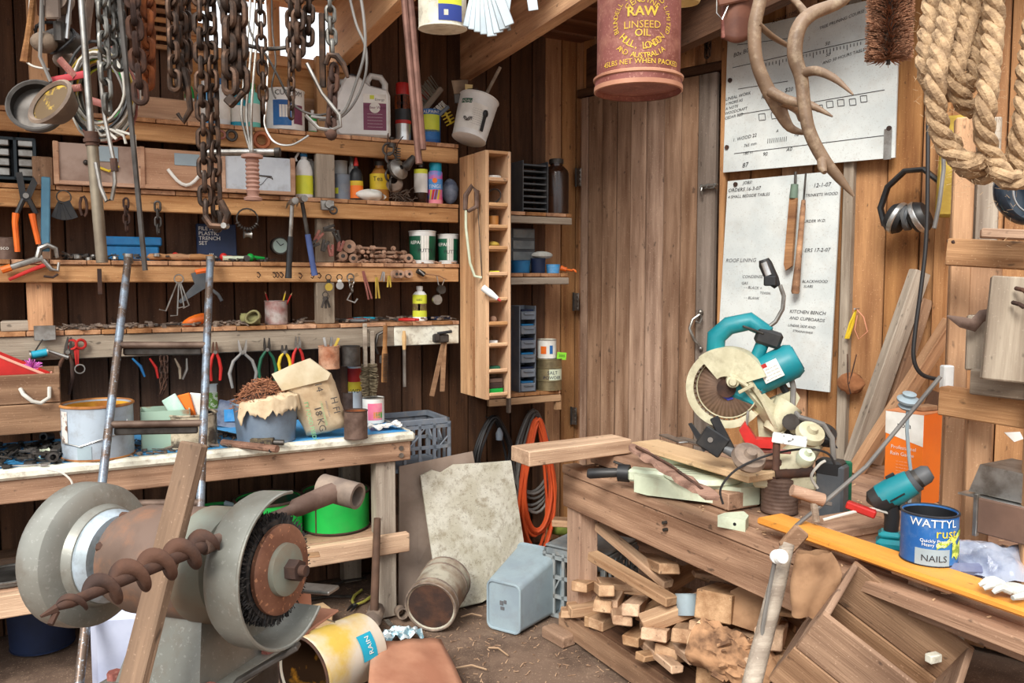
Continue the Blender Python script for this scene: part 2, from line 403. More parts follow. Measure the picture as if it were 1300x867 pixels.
# ---------------- left (shelf) wall ----------------
H = 3.12
s_win0, s_win1 = LW.s_at(242, 0, 3), LW.s_at(424, 0, 3)
z_win = zat(56, 4.1)
sL, sR = -4.2, 1.39
mb = MB()
mb.box(sL, s_win0, .03, .06, -.02, H); mb.box(s_win1, sR+.05, .03, .06, -.02, H); mb.box(s_win0, s_win1, .03, .06, -.02, z_win)
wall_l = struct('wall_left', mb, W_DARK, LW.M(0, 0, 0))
s_post = LW.s_at(690, 0, 1.5); s = sL
while s < sR-.02:
    wd = RND.uniform(.12, .17)
    if s+wd > s_post-.02 and s < s_post-.02: wd = s_post-s
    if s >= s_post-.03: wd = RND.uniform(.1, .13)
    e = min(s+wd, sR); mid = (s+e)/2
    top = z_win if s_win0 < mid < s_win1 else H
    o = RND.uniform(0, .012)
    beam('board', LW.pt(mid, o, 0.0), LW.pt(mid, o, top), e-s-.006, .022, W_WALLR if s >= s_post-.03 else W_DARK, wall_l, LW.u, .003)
    s += wd
# window opening high in the wall: sill, head and side posts
win = struct('window_1')
for nm, a, b, zz0, zz1 in (('sill', s_win0-.03, s_win1+.03, z_win-.05, z_win), ('head', s_win0-.03, s_win1+.03, H-.06, H)):
    beam(nm, LW.pt(a, .03, (zz0+zz1)/2), LW.pt(b, .03, (zz0+zz1)/2), zz1-zz0, .1, W_RAFT, win)
for a in (s_win0, (s_win0*.45+s_win1*.55), s_win1):
    beam('side_post', LW.pt(a, .02, z_win), LW.pt(a, .02, H-.05), .05, .07, W_RAFT, win, LW.u)
# broad planed boards under the window
beam('apron_board', LW.pt(s_win0-.1, .04, zat(86, 4.15)), LW.pt(s_win1+.05, .04, zat(86, 4.15)), .2, .03, W_RAIL, win)
beam('apron_board', LW.pt(s_win0-.05, .04, zat(122, 4.15)), LW.pt(s_win1+.05, .04, zat(122, 4.15)), .09, .03, W_PALLET, win)
beam('window_stud', LW.pt(LW.s_at(408, .1, 2.5), .1, 2.36), LW.pt(LW.s_at(408, .1, 2.5), .1, 2.8), .06, .05, W_BOXF, win, LW.u)
# ---------------- right wall ----------------
sRR = 6.2
wall_r = struct('wall_right', MB().box(-.05, sRR, .03, .06, -.02, 4.2), W_DARK, RW.M(0, 0, 0))
sd0, sd1 = RW.s_at(737, .03, 1.6), RW.s_at(911, .03, 1.6)
zd1 = zat(112, 4.9)
s = 0
while s < sRR:
    wd = RND.uniform(.14, .2)
    if s < sd0: wd = sd0-s+.005
    elif s < sd1 and s+wd > sd1: wd = sd1-s
    mid = s+wd/2; z0 = zd1+.02 if sd0 <= mid <= sd1 else 0
    o = RND.uniform(0, .014)
    beam('board', RW.pt(mid, o, z0), RW.pt(mid, o, 4.2), wd-.006, .024, W_WALLR, wall_r, RW.u, .003)
    s += wd
# door frame and battens of the wall
fr = struct('trim_1')
beam('lintel', RW.pt(sd0-.02, .03, zd1+.035), RW.pt(sd1+.02, .03, zd1+.035), .05, .05, W_DARK, fr)
a = RW.s_at(917, .04, 1.6)
beam('jamb', RW.pt(a, .03, .1), RW.pt(a, .03, 3.4), .035, .07, W_WALLR, fr, RW.u)
a = RW.s_at(898, .04, 2.8)
beam('top_stud', RW.pt(a-.12, .035, zd1+.06), RW.pt(a-.12, .035, 3.6), .1, .05, W_WALLR, fr, RW.u)
for px, wd in ((1074, .05), (1192, .05)):
    a = RW.s_at(px, .04, 1.6)
    beam('batten', RW.pt(a, .035, .1), RW.pt(a, .035, 3.6), wd, .04, W_GREY if px < 1100 else W_WALLR, fr, RW.u)
# the door, board by board
door = struct('door_1')
edges = [739, 748, 766, 784, 802, 821, 843, 865, 886, 909]
for i in range(9):
    a = RW.s_at(edges[i], .05, 1.65); b = RW.s_at(edges[i+1], .05, 1.65); o = .05+RND.uniform(0, .01)
    beam('board', RW.pt((a+b)/2, o, .12), RW.pt((a+b)/2, o, zd1), b-a-.004, .03, W_DOORG if i == 8 else W_DOOR, door, RW.u, .003)
for z in (.5, 1.6, 2.45):
    beam('ledge', RW.pt(sd0+.05, .02, z), RW.pt(sd1-.05, .02, z), .12, .02, W_DARK, door)
for px, py in ((735, 225), (732, 383), (729, 528)):
    p = RW.hit(px, py, .07); h = MB().box(-.02, .02, -.006, .004, -.055, .055, .002)
    for dz in (-.04, -.013, .013, .04):
        h.box(.006, .016, -.011, -.004, dz-.006, dz+.006, .002)
    hg = ob('hinge', h, STEEL, door, Matrix.Translation(p) @ RW.M(0, 0, 0).to_3x3().to_4x4(), True)
    ob('hinge_pin', MB().tube([(-.02, -.008, -.058), (-.02, -.008, .058)], .006, 8), STEELD, hg)
# latch and pull
p = RW.hit(900, 237, .09); Mx = Matrix.Translation(p) @ RW.M(0, 0, 0).to_3x3().to_4x4()
lt = MB().box(-.05, .05, -.004, .004, -.012, .012, .002); lt.tube([(-.04, -.015, .004), (.06, -.015, .006)], .007, 8); lt.tube([(-.035, -.01, 0), (-.035, -.02, -.02), (-.035, -.01, -.045)], .006, 8)
for x in (-.04, 0, .045): lt.tube([(x, .0, .014), (x, -.022, .01), (x, -.022, -.004), (x, 0, -.012)], .004, 6)
ob('latch', lt, STEEL, door, Mx, True)
p = RW.hit(889, 410, .09); Mx = Matrix.Translation(p) @ RW.M(0, 0, 0).to_3x3().to_4x4()
ph = MB().tube([(0, 0, .05), (-.03, -.03, .02), (-.04, -.045, -.03), (-.02, -.03, -.09), (.005, -.005, -.13)], .008, 8)
ph.ball((0, 0, .06), .016, 8); ph.ball((.005, 0, -.14), .013, 8); ph.tube([(.0, 0, .05), (.02, -.02, .03), (.015, -.03, 0), (-.01, -.03, .01)], .006, 6)
ob('pull_handle', ph, STEEL, door, Mx, True)
# ---------------- roof over the back of the shed ----------------
ceil = struct('ceiling')
def roof(o): return 3.1+.06*o
for k in range(13):
    o0 = -.05+k*.19
    if o0 > 1.15: break
    z = roof(o0+.09)
    beam('board', LW.pt(-3.9, o0+.09, z+.02), LW.pt(2.6, o0+.09, z+.02), .184, .02, W_CEIL, ceil, LW.n, .003)
for k in range(8):
    o0 = 1.21+k*.19; z = roof(o0+.09)
    beam('board', LW.pt(1.25, o0+.09, z+.02), LW.pt(3.4, o0+.09, z+.02), .184, .02, W_CEIL, ceil, LW.n, .003)
# rafters
for px in (60, 427, 590, 742):
    a = LW.s_at(px, .0, 2.8); k = 'rafter'
    beam(k, LW.pt(a, -.02, roof(0)-.17), LW.pt(a, 1.9, roof(1.9)-.17), .32 if px == 427 else .26, .07, W_RAFT if px == 427 else W_CEIL if px < 400 else W_DARK if px > 600 else W_RAIL, ceil)
# louvred battens left of the window
lv = struct('trim_2')
a, b = LW.s_at(170, .08, 3), LW.s_at(262, .08, 3)
for k in range(8):
    z = z_win-.03+k*.042
    beam('batten', LW.pt(a, .07, z), LW.pt(b, .07, z), .022, .02, W_RAFT if k % 2 else W_PALLET, lv)
# ---------------- builders used all over ----------------
def FM(fr, px, py, o, roll=0, yaw=0, pitch=0):
    return Matrix.Translation(fr.hit(px, py, o)) @ Matrix.Rotation(fr.a+math.radians(yaw), 4, 'Z') @ Matrix.Rotation(math.radians(roll), 4, 'Y') @ Matrix.Rotation(math.radians(pitch), 4, 'X')
def PM(p, rz=0, rx=0, ry=0):
    return Matrix.Translation(p) @ Matrix.Rotation(math.radians(rz), 4, 'Z') @ Matrix.Rotation(math.radians(ry), 4, 'Y') @ Matrix.Rotation(math.radians(rx), 4, 'X')
def on(fr, x0, x1, yt, o, z):
    p = fr.at((x0+x1)/2, o, z); return p, (x1-x0)*p.y/F, zat(yt, p.y)-z
def dup(root, M, label=None, group=None):
    r = root.copy(); COL.objects.link(r); r.matrix_basis = M
    if label: r['label'] = label
    if group: r['group'] = group
    for ch in list(root.children):
        c = ch.copy(); COL.objects.link(c); c.parent = r
        for g in ch.children:
            d = g.copy(); COL.objects.link(d); d.parent = c
    return r
def can(name, label, cat, M, r, h, body, n=28, lid=None, bands=(), inner=None, handle=None, rim=None, taper=1.0, txt=(), group=None, fill=None, ribs=0):
    """round tin, tub or pot. bands: (z0, z1, material, theta range or None); txt: (text, size, x offset, z, mat)"""
    t = thing(name, label, cat, M, group)
    R0, R1 = r, r*taper
    prof = [(0, .0), (R0*.96, 0), (R0, h*.012)]
    if ribs:
        for k in range(ribs*4+1):
            q = .05+.9*k/(ribs*4); prof.append(((R0+(R1-R0)*q)*(1+.012*math.sin(k*pi/2)), h*q))
    prof.append((R1, h))
    if lid is None: prof += [(R1*.93, h), (R1*.93, h*.985), (R0*.93, h*.04), (0, h*.04)]
    else: prof += [(R1*.92, h), (R1*.9, h*.97), (0, h*.97)]
    ob('body', MB().lathe(prof, n), body, t)
    if lid is None and inner: ob('inside', MB().lathe([(R1*.925, h*.97), (R0*.925, h*.06), (0, h*.06)], n), inner, t)
    rr = rim or body
    ob('rim', MB().tube([(R1*math.cos(2*pi*k/n), R1*math.sin(2*pi*k/n), h) for k in range(n)], r*.045, 6, True), rr, t)
    ob('base_rim', MB().tube([(R0*math.cos(2*pi*k/n), R0*math.sin(2*pi*k/n), r*.04) for k in range(n)], r*.03, 6, True), rr, t)
    if lid and lid != 'none': ob('lid', MB().lathe([(R1*.98, h*.985), (R1*.98, h*1.0+.002), (R1*.8, h+.003), (R1*.76, h-.004), (0, h-.004)], n), lid, t)
    for b in bands:
        z0, z1, m = b[:3]; a0, a1 = (b[3] if len(b) > 3 else (-180, 180))
        a0, a1 = math.radians(a0-90), math.radians(a1-90); nn = max(6, int(abs(a1-a0)/.2)); q = lambda z: (R0+(R1-R0)*z/h)*1.012+.0004
        ob('label', MB().grid(lambda u, v: (q(z0+(z1-z0)*v)*math.cos(a0+(a1-a0)*u), q(z0+(z1-z0)*v)*math.sin(a0+(a1-a0)*u), z0+(z1-z0)*v), nn, 2), m, t)
    for tx, size, xo, z, m in txt:
        ob('lettering', text_mb(tx, size, bend=wrapM(r*(1+(taper-1)*z/h), -pi/2+xo/r, z, .0016+r*.014)), m, t)
    if fill: ob('contents', MB().lathe([(R1*.9, h*fill[0]), (R1*.5, h*fill[0]*1.02), (0, h*fill[0]*1.01)], n), fill[1], t)
    if handle:
        sw, hm = handle
        pts = []
        for k in range(13):
            a = pi*k/12; x = -math.cos(a)*R1*1.06; d = math.sin(a)*r*1.1
            pts.append((x, -d*math.cos(math.radians(sw)), h*.88+d*math.sin(math.radians(sw))))
        ob('handle', MB().tube(pts, .0028, 6), hm, t)
        e = MB()
        for sx in (-1, 1): e.ball((sx*R1*1.02, 0, h*.88), .010, 8, sc=(.7, 1, 1))
        ob('handle_ear', e, hm, t)
    return t
def bottle(name, label, cat, M, r, h, body, cap, capmat, neck=.35, nk_r=.35, lab=None, sx=1, sy=1, txt=(), group=None, trigger=None):
    """bottle: body lathe, cap, label band"""
    t = thing(name, label, cat, M, group)
    b = h*(1-cap)
    ob('body', MB().lathe([(0, 0), (r*.9, 0), (r, h*.02), (r, b*(1-neck)), (r*.92, b*(1-neck*.7)), (r*.6, b*(1-neck*.3)), (r*nk_r, b*.93), (r*nk_r, b), (0, b)], 22, None, sx, sy), body, t)
    if capmat: ob('cap', MB().lathe([(0, b-.002), (r*nk_r*1.15, b-.002), (r*nk_r*1.15, h*.99), (r*nk_r, h), (0, h)], 16), capmat, t)
    if lab:
        for l in (lab if isinstance(lab, list) else [lab]):
            z0, z1, m = l; ob('label', MB().lathe([(r*1.015, z0*h), (r*1.015, z1*h)], 22, None, sx, sy), m, t)
    for tx, size, z, m in txt: ob('lettering', text_mb(tx, size, bend=wrapM(r*1.015*sy, -pi/2, z, .0012)), m, t)
    return t
def aero(name, label, cat, M, r, h, body, cap, labs=(), txt=(), group=None):
    t = thing(name, label, cat, M, group)
    ob('body', MB().lathe([(0, .002), (r*.9, 0), (r, .004), (r, h*.76), (r*.85, h*.8), (0, h*.8)], 22), body, t)
    ob('cap', MB().lathe([(r*.86, h*.79), (r*.88, h*.98), (r*.8, h), (0, h)], 20), cap, t)
    for z0, z1, m in labs: ob('label', MB().lathe([(r*1.02, z0*h), (r*1.02, z1*h)], 22), m, t)
    for tx, size, z, m in txt: ob('lettering', text_mb(tx, size, bend=wrapM(r*1.02, -pi/2, z*h, .0012)), m, t)
    return t
# chain of separate links
_lk = {}
def linkmesh(L, d, m, wr=.62):
    k = (L, d, m.name)
    if k not in _lk:
        w2 = L*wr/2-d/2; hl = L/2-d/2-w2; pts = []
        for i in range(9): a = pi*i/8; pts.append((w2*math.cos(a), 0, hl+w2*math.sin(a)))
        for i in range(9): a = pi+pi*i/8; pts.append((w2*math.cos(a), 0, -hl+w2*math.sin(a)))
        me = MB().tube(pts, d/2, 7, True).mesh('link'); me.materials.append(m); _lk[k] = me
    return _lk[k]
def chain(label, pts, L, d, m, group=None, name='hanging_chain', every=1):
    """links strung along the polyline pts"""
    pts = [Vector(p) for p in pts]; t = thing(name, label, 'chain', pts[0], group)
    me = linkmesh(L, d, m); pitch = L-2*d; seg = 0; pos = 0; i = 0
    lens = [(pts[k+1]-pts[k]).length for k in range(len(pts)-1)]; tot = sum(lens); dist = 0
    ph = RND.uniform(-.5, .5)
    while dist < tot:
        a = dist; k = 0
        while k < len(lens)-1 and a > lens[k]: a -= lens[k]; k += 1
        x = (pts[k+1]-pts[k]).normalized(); p = pts[k]+x*a
        q = x.to_track_quat('Z', 'Y')
        Mx = Matrix.Translation(p-pts[0]) @ q.to_matrix().to_4x4() @ Matrix.Rotation(ph+(pi/2 if i % 2 else 0)+RND.uniform(-.25, .25), 4, 'Z')
        ob('link', me, None, t, Mx); dist += pitch; i += 1
    return t
def ring(r, d, n=16): return MB().tube([(r*math.cos(2*pi*k/n), 0, r*math.sin(2*pi*k/n)) for k in range(n)], d, 6, True)
# pliers hung head up: local x across, z up, origin at the pivot; L total length
def pliers(label, M, L, hm, jm=None, open_=.25, jaw='flat', group=None, cat='pliers', name='pliers'):
    jm = jm or STEELD; t = thing(name, label, cat, M, group); jl = L*.26
    for sx in (-1, 1):
        j = MB().prism([(0, -.012), (sx*.016, -.006), (sx*.015, jl*.35), (sx*(.012 if jaw == 'wide' else .007), jl), (sx*.002, jl), (sx*.001, 0)][::sx], -.004, .004, TR(0, 0, 0, 90, 0, 0))
        ob('jaw', j, jm, t, TR(0, 0, 0, 0, sx*open_*25, 0))
        w_ = L*(.10+.30*open_)
        ob('handle', MB().tube([(sx*.006, 0, -.005), (sx*w_*.7, 0, -L*.18), (sx*w_, 0, -L*.42), (sx*w_*.8, 0, -L*.72)], [.006, .008, .0085, .0065], 8), hm, t)
    ob('pivot', MB().tube([(0, -.009, 0), (0, .007, 0)], .009, 10), STEEL, t)
    return t
def hammer(label, M, L, grip, shaft, head=None, group=None, hw=.11, claw=True, name='claw_hammer'):
    """hung by the head: head at the origin, handle down; face towards -y"""
    head = head or STEEL; t = thing(name, label, 'hammer', M, group)
    h = MB().tube([(0, -hw*.55, .004), (0, -hw*.42, .004)], .0165, 14); h.tube([(0, -hw*.42, .004), (0, -hw*.2, .003)], [.012, .012], 10)
    h.box(-.013, .013, -hw*.25, hw*.12, -.013, .016, .004)
    if claw:
        for sx in (-1, 1): h.tube([(sx*.006, hw*.1, .004), (sx*.009, hw*.4, -.002), (sx*.012, hw*.62, -.024)], [.009, .007, .003], 6)
    else: h.tube([(0, hw*.1, .003), (0, hw*.55, .003)], [.012, .016], 10)
    ob('head', h, head, t)
    ob('shaft', MB().tube([(0, 0, -.01), (0, 0, -L*.5)], [.010, .011], 10, flat=.75), shaft, t)
    ob('grip', MB().tube([(0, 0, -L*.45), (0, 0, -L*.6), (0, .002, -L*.85), (0, 0, -L)], [.014, .015, .0145, .017], 12, flat=.8), grip, t)
    return t
def stuff(name, mb, m, label, cat, M=None):
    o = solo(name, mb, m, label, cat, M); o['kind'] = 'stuff'; return o
def crate(name, label, cat, M, w, d, h, m, cols=6, rows=3, t=.012, group=None):
    """open plastic crate; origin centre of the base"""
    r = thing(name, label, cat, M, group)
    ob('rim', MB().box(-w/2, w/2, -d/2, -d/2+t*1.6, h-.03, h, .003).box(-w/2, w/2, d/2-t*1.6, d/2, h-.03, h, .003).box(-w/2, -w/2+t*1.6, -d/2, d/2, h-.03, h, .003).box(w/2-t*1.6, w/2, -d/2, d/2, h-.03, h, .003), m, r)
    ob('floor', MB().box(-w/2, w/2, -d/2, d/2, 0, .012), m, r)
    for nm, x0, y0, x1, y1 in (('side_panel', -w/2, -d/2, w/2, -d/2), ('side_panel', -w/2, d/2, w/2, d/2), ('side_panel', -w/2, -d/2, -w/2, d/2), ('side_panel', w/2, -d/2, w/2, d/2)):
        a, b = Vector((x0, y0, 0)), Vector((x1, y1, 0)); L = (b-a).length; mx = rotm(a, b); q = MB()
        n = cols if L == w else max(3, int(cols*d/w))
        for i in range(n+1): x = (L-.016)*i/n; q.box(x, x+.016, -t/2, t/2, 0, h-.02, M=mx)
        for k in range(rows+1): z = (h-.05)*k/rows; q.box(0, L, -t/2, t/2, z, z+.018, M=mx)
        for i in range(1, n, 2):
            q.tube([(L*i/n, 0, h*.35), (L*(i+1)/n, 0, h*.68)], .005, 5, M=mx)
        ob(nm, q, m, r)
    return r
def boardbox(name, label, cat, M, w, d, h, m, fr=None, t=.014, group=None, nb=2, lidless=True):
    """open wooden box of separate boards, origin centre of base, front at -y"""
    r = thing(name, label, cat, M, group)
    for k in range(nb):
        z0, z1 = h*k/nb+.002, h*(k+1)/nb-.002
        ob('front_board', MB().box(-w/2, w/2, -d/2, -d/2+t, z0, z1, .003, .001), m, r)
        ob('back_board', MB().box(-w/2, w/2, d/2-t, d/2, z0, z1, .003, .001), m, r)
        for sx in (-1, 1): ob('side_board', MB().box(0, d-2*t, -t/2, t/2, z0, z1, .003, .001), m, r, TR(sx*(w/2-t/2), -d/2+t, 0, 0, 0, 90))
    ob('bottom_board', MB().box(-w/2+t, w/2-t, -d/2+t, d/2-t, 0, t, .002), m, r)
    return r
# ---------------- the wall shelves ----------------
OF = .25
zA, zB, zC, zD = (LW.hit(*q, OF).z for q in ((495, 176), (424, 252), (300, 332), (300, 414)))
bA, bB, bC, bD = (LW.hit(*q, OF).z for q in ((495, 201), (424, 277), (300, 358), (300, 447)))
sE = LW.s_at(582, OF, 1.8); sS = -2.5
shelf = thing('wall_shelving', 'long sawn timber wall shelving of four levels above the blue bench', 'shelving', LW.M(0, 0, 0))
for z, b in ((zA, bA), (zB, bB), (zC, bC), (zD, bD)):
    s = sS
    while s < sE-.02:
        wd = RND.uniform(.09, .15); e = min(s+wd, sE)
        beam('shelf_board', LW.pt((s+e)/2, .015, z-.011), LW.pt((s+e)/2, OF+.012+RND.uniform(-.004, .006), z-.011), e-s-.003, .02, W_SHELF, shelf, LW.u, .002)
        s = e
    if z == zD:
        sm = LW.s_at(500, OF, 1.4)
        beam('front_rail', LW.pt(sS, OF-.01, (z+b)/2-.012), LW.pt(sm, OF-.01, (z+b)/2-.012), z-b-.022, .03, W_GREY, shelf)
        pr = beam('front_rail', LW.pt(sm, OF-.012, (z+b)/2-.012), LW.pt(sE, OF-.012, (z+b)/2-.012), z-b-.022, .03, CREAMP, shelf, label='white painted end of the lowest rail')
    else:
        beam('front_rail', LW.pt(sS, OF-.01, (z+b)/2-.012), LW.pt(sE, OF-.01, (z+b)/2-.012), z-b-.022, .03, W_RAIL, shelf)
zb = .0
def post(px, z0, z1, wd, m, o=.2): a = LW.s_at(px, o, (z0+z1)/2); beam('post', LW.pt(a, o, z0), LW.pt(a, o, z1), wd, .045, m, shelf, LW.u)
post(51, zD, bC, .1, W_SHELF); post(55, bB, zA-.2, .08, W_CRATE); post(56, zC, bB, .05, W_CRATE); post(-60, .8, 2.6, .1, W_DARK)
post(412, zD, bC, .095, W_GREY, .225); post(412, zC, bB, .09, W_GREY, .2); post(412, zB, bA, .095, W_GREY, .225)
post(48, zA, 2.9, .075, W_RAFT, .12)
# narrow box of pigeonholes at the end of the shelves
rk0 = LW.pt(sE+.004, OF+.002, 0)
s0 = sE+.004; o1 = OF+.33; s1 = LW.s_at(648.5, o1, 1.9)
while LW.s_at(617, o1, 1.9) < s0-.002: o1 += .004
zr0, zr1 = LW.hit(617, 508, o1).z, LW.hit(617, 190, o1).z
rack = thing('pigeonhole_box', 'tall narrow timber box of small pigeonholes at the right end of the shelves', 'rack', LW.M(s0, OF, zr0))
def LB(nm, sa, oa, za, sb, ob_, zb_, wd, th, m, wdir): return beam(nm, LW.pt(sa, oa, za), LW.pt(sb, ob_, zb_), wd, th, m, rack, wdir, .002)
dd = o1-OF
LB('side_board', s0+.01, OF+dd*.28, zr0, s0+.01, OF+dd*.28, zr1, dd*.5, .02, W_RAIL, LW.n)
LB('side_board', s0+.01, OF+dd*.79, zr0, s0+.01, OF+dd*.79, zr1, dd*.4, .02, W_BOXF, LW.n)
LB('side_board', s1-.008, OF+dd*.5, zr0, s1-.008, OF+dd*.5, zr1, dd, .016, W_BOXF, LW.n)
LB('back_board', (s0+s1)/2, OF+.01, zr0, (s0+s1)/2, OF+.01, zr1, s1-s0-.04, .014, W_SHELF, LW.u)
LB('top_board', s0+.02, OF+dd*.5, zr1-.008, s1-.016, OF+dd*.5, zr1-.008, dd, .016, W_BOXF, LW.n)
cub = [230, 262, 290, 317, 350, 382, 413, 440, 473, 503]; cubz = []
for y in cub:
    z = LW.hit(632, y, o1).z; cubz.append(z)
    LB('shelf_board', s0+.02, OF+dd*.5, z, s1-.016, OF+dd*.5, z, dd-.03, .014, W_BOXF, LW.n)
    beam('lip', LW.pt(s0+.02, o1-.005, z+.01), LW.pt(s1-.016, o1-.005, z+.01), .02, .008, W_BOXF, rack)
# little things in the pigeonholes
smid = (s0+s1)/2+.004
def CP(k, ds=0, do=0): return LW.pt(smid+ds, o1-.07+do, cubz[k]+.008)
def coil(r, d, turns, n=18, wob=.15):
    pts = []
    for k in range(n*turns): a = 2*pi*k/n; rr = r*(1+wob*math.sin(k*.7)); pts.append((rr*math.cos(a), rr*math.sin(a), k*d*1.4/n))
    return MB().tube(pts, d/2, 6)
for k, dz in enumerate((0, .014)): solo('ceramic_disc', MB().lathe([(0, 0), (.042, 0), (.044, .006), (.042, .012), (0, .012)], 20), PAPERW, 'white ceramic disc in top pigeonhole, '+('lower' if k == 0 else 'upper')+' of two', 'disc', CP(0)+Vector((0, 0, dz)))
solo('wire_coil', coil(.04, .006, 3), STEELD, 'small grey wire coil in second pigeonhole', 'wire', PM(CP(1)+Vector((0, 0, .045)), 0, 80))
can('jam_jar', 'small round jar with dark lid in third pigeonhole', 'jar', PM(CP(2)), .03, .06, AMBER, 16, lid=STEELD)
solo('rag', MB().ball((0, 0, .02), .035, 10, sc=(1, 1, .55)), YSOFT, 'yellowish balled rag in fourth pigeonhole', 'rag', PM(CP(3)))
boxl = lambda n, l, c, M, w_, d_, h_, m, g=None: solo(n, MB().box(-w_/2, w_/2, -d_/2, d_/2, 0, h_, .003), m, l, c, M, g)
boxl('matchbox', 'yellow and grey matchbox in fifth pigeonhole', 'box', PM(CP(4), 20), .06, .04, .018, LIME)
gt = thing('glue_tube', 'white glue tube with red tip poking from a pigeonhole', 'tube', PM(LW.hit(617, 368, o1+.03), -20, 0, 35))
ob('body', MB().tube([(-.02, 0, 0), (.03, 0, 0), (.08, 0, 0)], [.018, .018, .010], 12), WHITE, gt); ob('tip', MB().tube([(.08, 0, 0), (.1, 0, 0)], [.008, .005], 8), RED, gt)
solo('rubber_ball', MB().ball((0, 0, .02), .02, 12), CORK, 'small brown knob in sixth pigeonhole', 'knob', PM(CP(6)))
boxl('eraser', 'white eraser block on the eighth pigeonhole shelf', 'eraser', PM(CP(7), -8), .05, .03, .02, WHITE)
boxl('spool', 'green and grey tangle of card in ninth pigeonhole', 'card', PM(CP(8), 10), .07, .05, .02, DGREEN)
boxl('tobacco_tin', 'green tin at the foot of the pigeonhole box', 'tin', PM(CP(9), 28.5), .085, .07, .028, GREEN)
boxl('tobacco_tin', 'brown tin stacked on the green tin in lowest pigeonhole', 'tin', PM(CP(9)+Vector((0, 0, .029)), 28.5), .085, .07, .03, RUST)
boxl('tobacco_tin', 'thin brown tin topmost in lowest pigeonhole', 'tin', PM(CP(9)+Vector((0, 0, .06)), 30), .08, .065, .022, TINB)
# hacksaw on its side
hs = thing('hacksaw', 'old hacksaw hanging on the side of the pigeonhole box', 'saw', Matrix.Translation(LW.hit(606, 238, o1-.06)+Vector((-.035, 0, 0))) @ Matrix.Rotation(math.radians(0), 4, 'Z'))
px = lambda v: v*4.3/F
ob('frame', MB().tube([(-px(6), -.01, -px(26)), (-px(6), -.01, -px(50)), (-px(1), -.01, -px(95)), (px(5), -.01, -px(112)), (px(14), -.01, -px(114))], .007, 8), CREAMG, hs)
ob('blade', MB().box(-.002, .002, -.004, .004, -px(112), -px(22), M=TR(px(8), -.01, 0, 0, -3)), STEELD, hs)
ob('handle', MB().tube([(-px(7), -.01, -px(28)), (-px(6), -.01, -px(10)), (px(2), -.01, px(2)), (px(8), -.01, -px(5)), (px(8), -.01, -px(24)), (-px(3), -.01, -px(30))], [.012, .014, .013, .014, .013, .01], 8, True), TINB, hs)
# ---------------- shelves right of the box ----------------
sp = thing('corner_shelves', 'three deep dark shelves between the pigeonhole box and corner', 'shelving', LW.M(s1, 0, .9))
zs = [LW.hit(690, y, .28).z for y in (272, 349, 499)]
sA_, sB_ = s1+.02, LW.s_at(724, .28, 2)
for i, z in enumerate(zs):
    s = sA_; se = LW.s_at((726, 722, 712)[i], .28, z)
    while s < se-.01:
        e = min(se, s+RND.uniform(.1, .14)); beam('shelf_board', LW.pt((s+e)/2, .02, z), LW.pt((s+e)/2, .28, z), e-s-.003, .02, W_SHELF, sp, LW.u, .002); s = e
    beam('front_rail', LW.pt(sA_, .27, z-.035), LW.pt(se, .27, z-.035), .04, .03, W_GREY if i < 2 else W_OFF, sp)
a = LW.s_at(650, .34, 1.8); beam('post', LW.pt(a, .3, zat(527, 4.6)), LW.pt(a, .3, zat(190, 4.6)), .02, .03, W_DOORG, sp, LW.u)
beam('bracket', LW.pt(LW.s_at(708, .26, 1), .26, zs[2]-.11), LW.pt(LW.s_at(708, .26, 1), .26, zs[2]-.02), .04, .03, W_OFF, sp, LW.u)
# brown glass flagon, wire racks, drawers
p, w_, h_ = on(LW, 690, 722, 202, .16, zs[0]+.011)
fl_ = bottle('glass_flagon', 'large dark glass flagon on the top corner shelf', 'jar', PM(p), .075, h_, GLASSD, .08, STEELD, .2, .5)
p, w_, h_ = on(LW, 655, 690, 200, .14, zs[0]+.011)
t = thing('wire_rack', 'dark slatted rack on the top corner shelf beside the flagon', 'rack', PM(p, 28))
for k in range(8): ob('slat', MB().box(-.08, .08, -.06, .06, .02+k*.036, .03+k*.036, .001), DKGREY, t)
ob('end_panel', MB().box(-.085, -.08, -.07, .07, 0, .3).box(.08, .085, -.07, .07, 0, .3), DKGREY, t)
p, w_, h_ = on(LW, 652, 676, 290, .1, zs[1]+.011)
t = thing('parts_cabinet', 'small grey parts cabinet at back of the middle corner shelf', 'cabinet', PM(p, 28))
ob('body', MB().box(-.08, .08, 0, .08, 0, h_), DKGREY, t)
for k in range(4): ob('drawer', MB().box(-.072, .072, -.01, 0, .01+k*h_/4, h_*(k+1)/4-.006, .002), CRATEG, t)
p, w_, h_ = on(LW, 651, 676, 388, .2, zs[2]+.011)
t = thing('drawer_stack', 'grey stacking drawer bins with blue trays on the lowest corner shelf', 'drawers', PM(p, 28))
nd = 6
ob('frame', MB().box(-.055, -.049, -.06, .08, 0, h_).box(.049, .055, -.06, .08, 0, h_).box(-.055, .055, .07, .08, 0, h_), GREYP, t)
for k in range(nd):
    q = h_/nd; dr = ob('drawer', MB().box(-.047, .047, -.07, .06, k*q+.004, k*q+q*.62, .003), GREYP, t)
    ob('tray_contents', MB().box(-.04, .04, -.06, .05, k*q+q*.62, k*q+q*.74, .003), BLUE if k % 2 == 0 else NAVY, dr)
    ob('drawer_pull', MB().box(-.03, .03, -.08, -.07, k*q+q*.4, k*q+q*.5, .002), GREYP, dr)
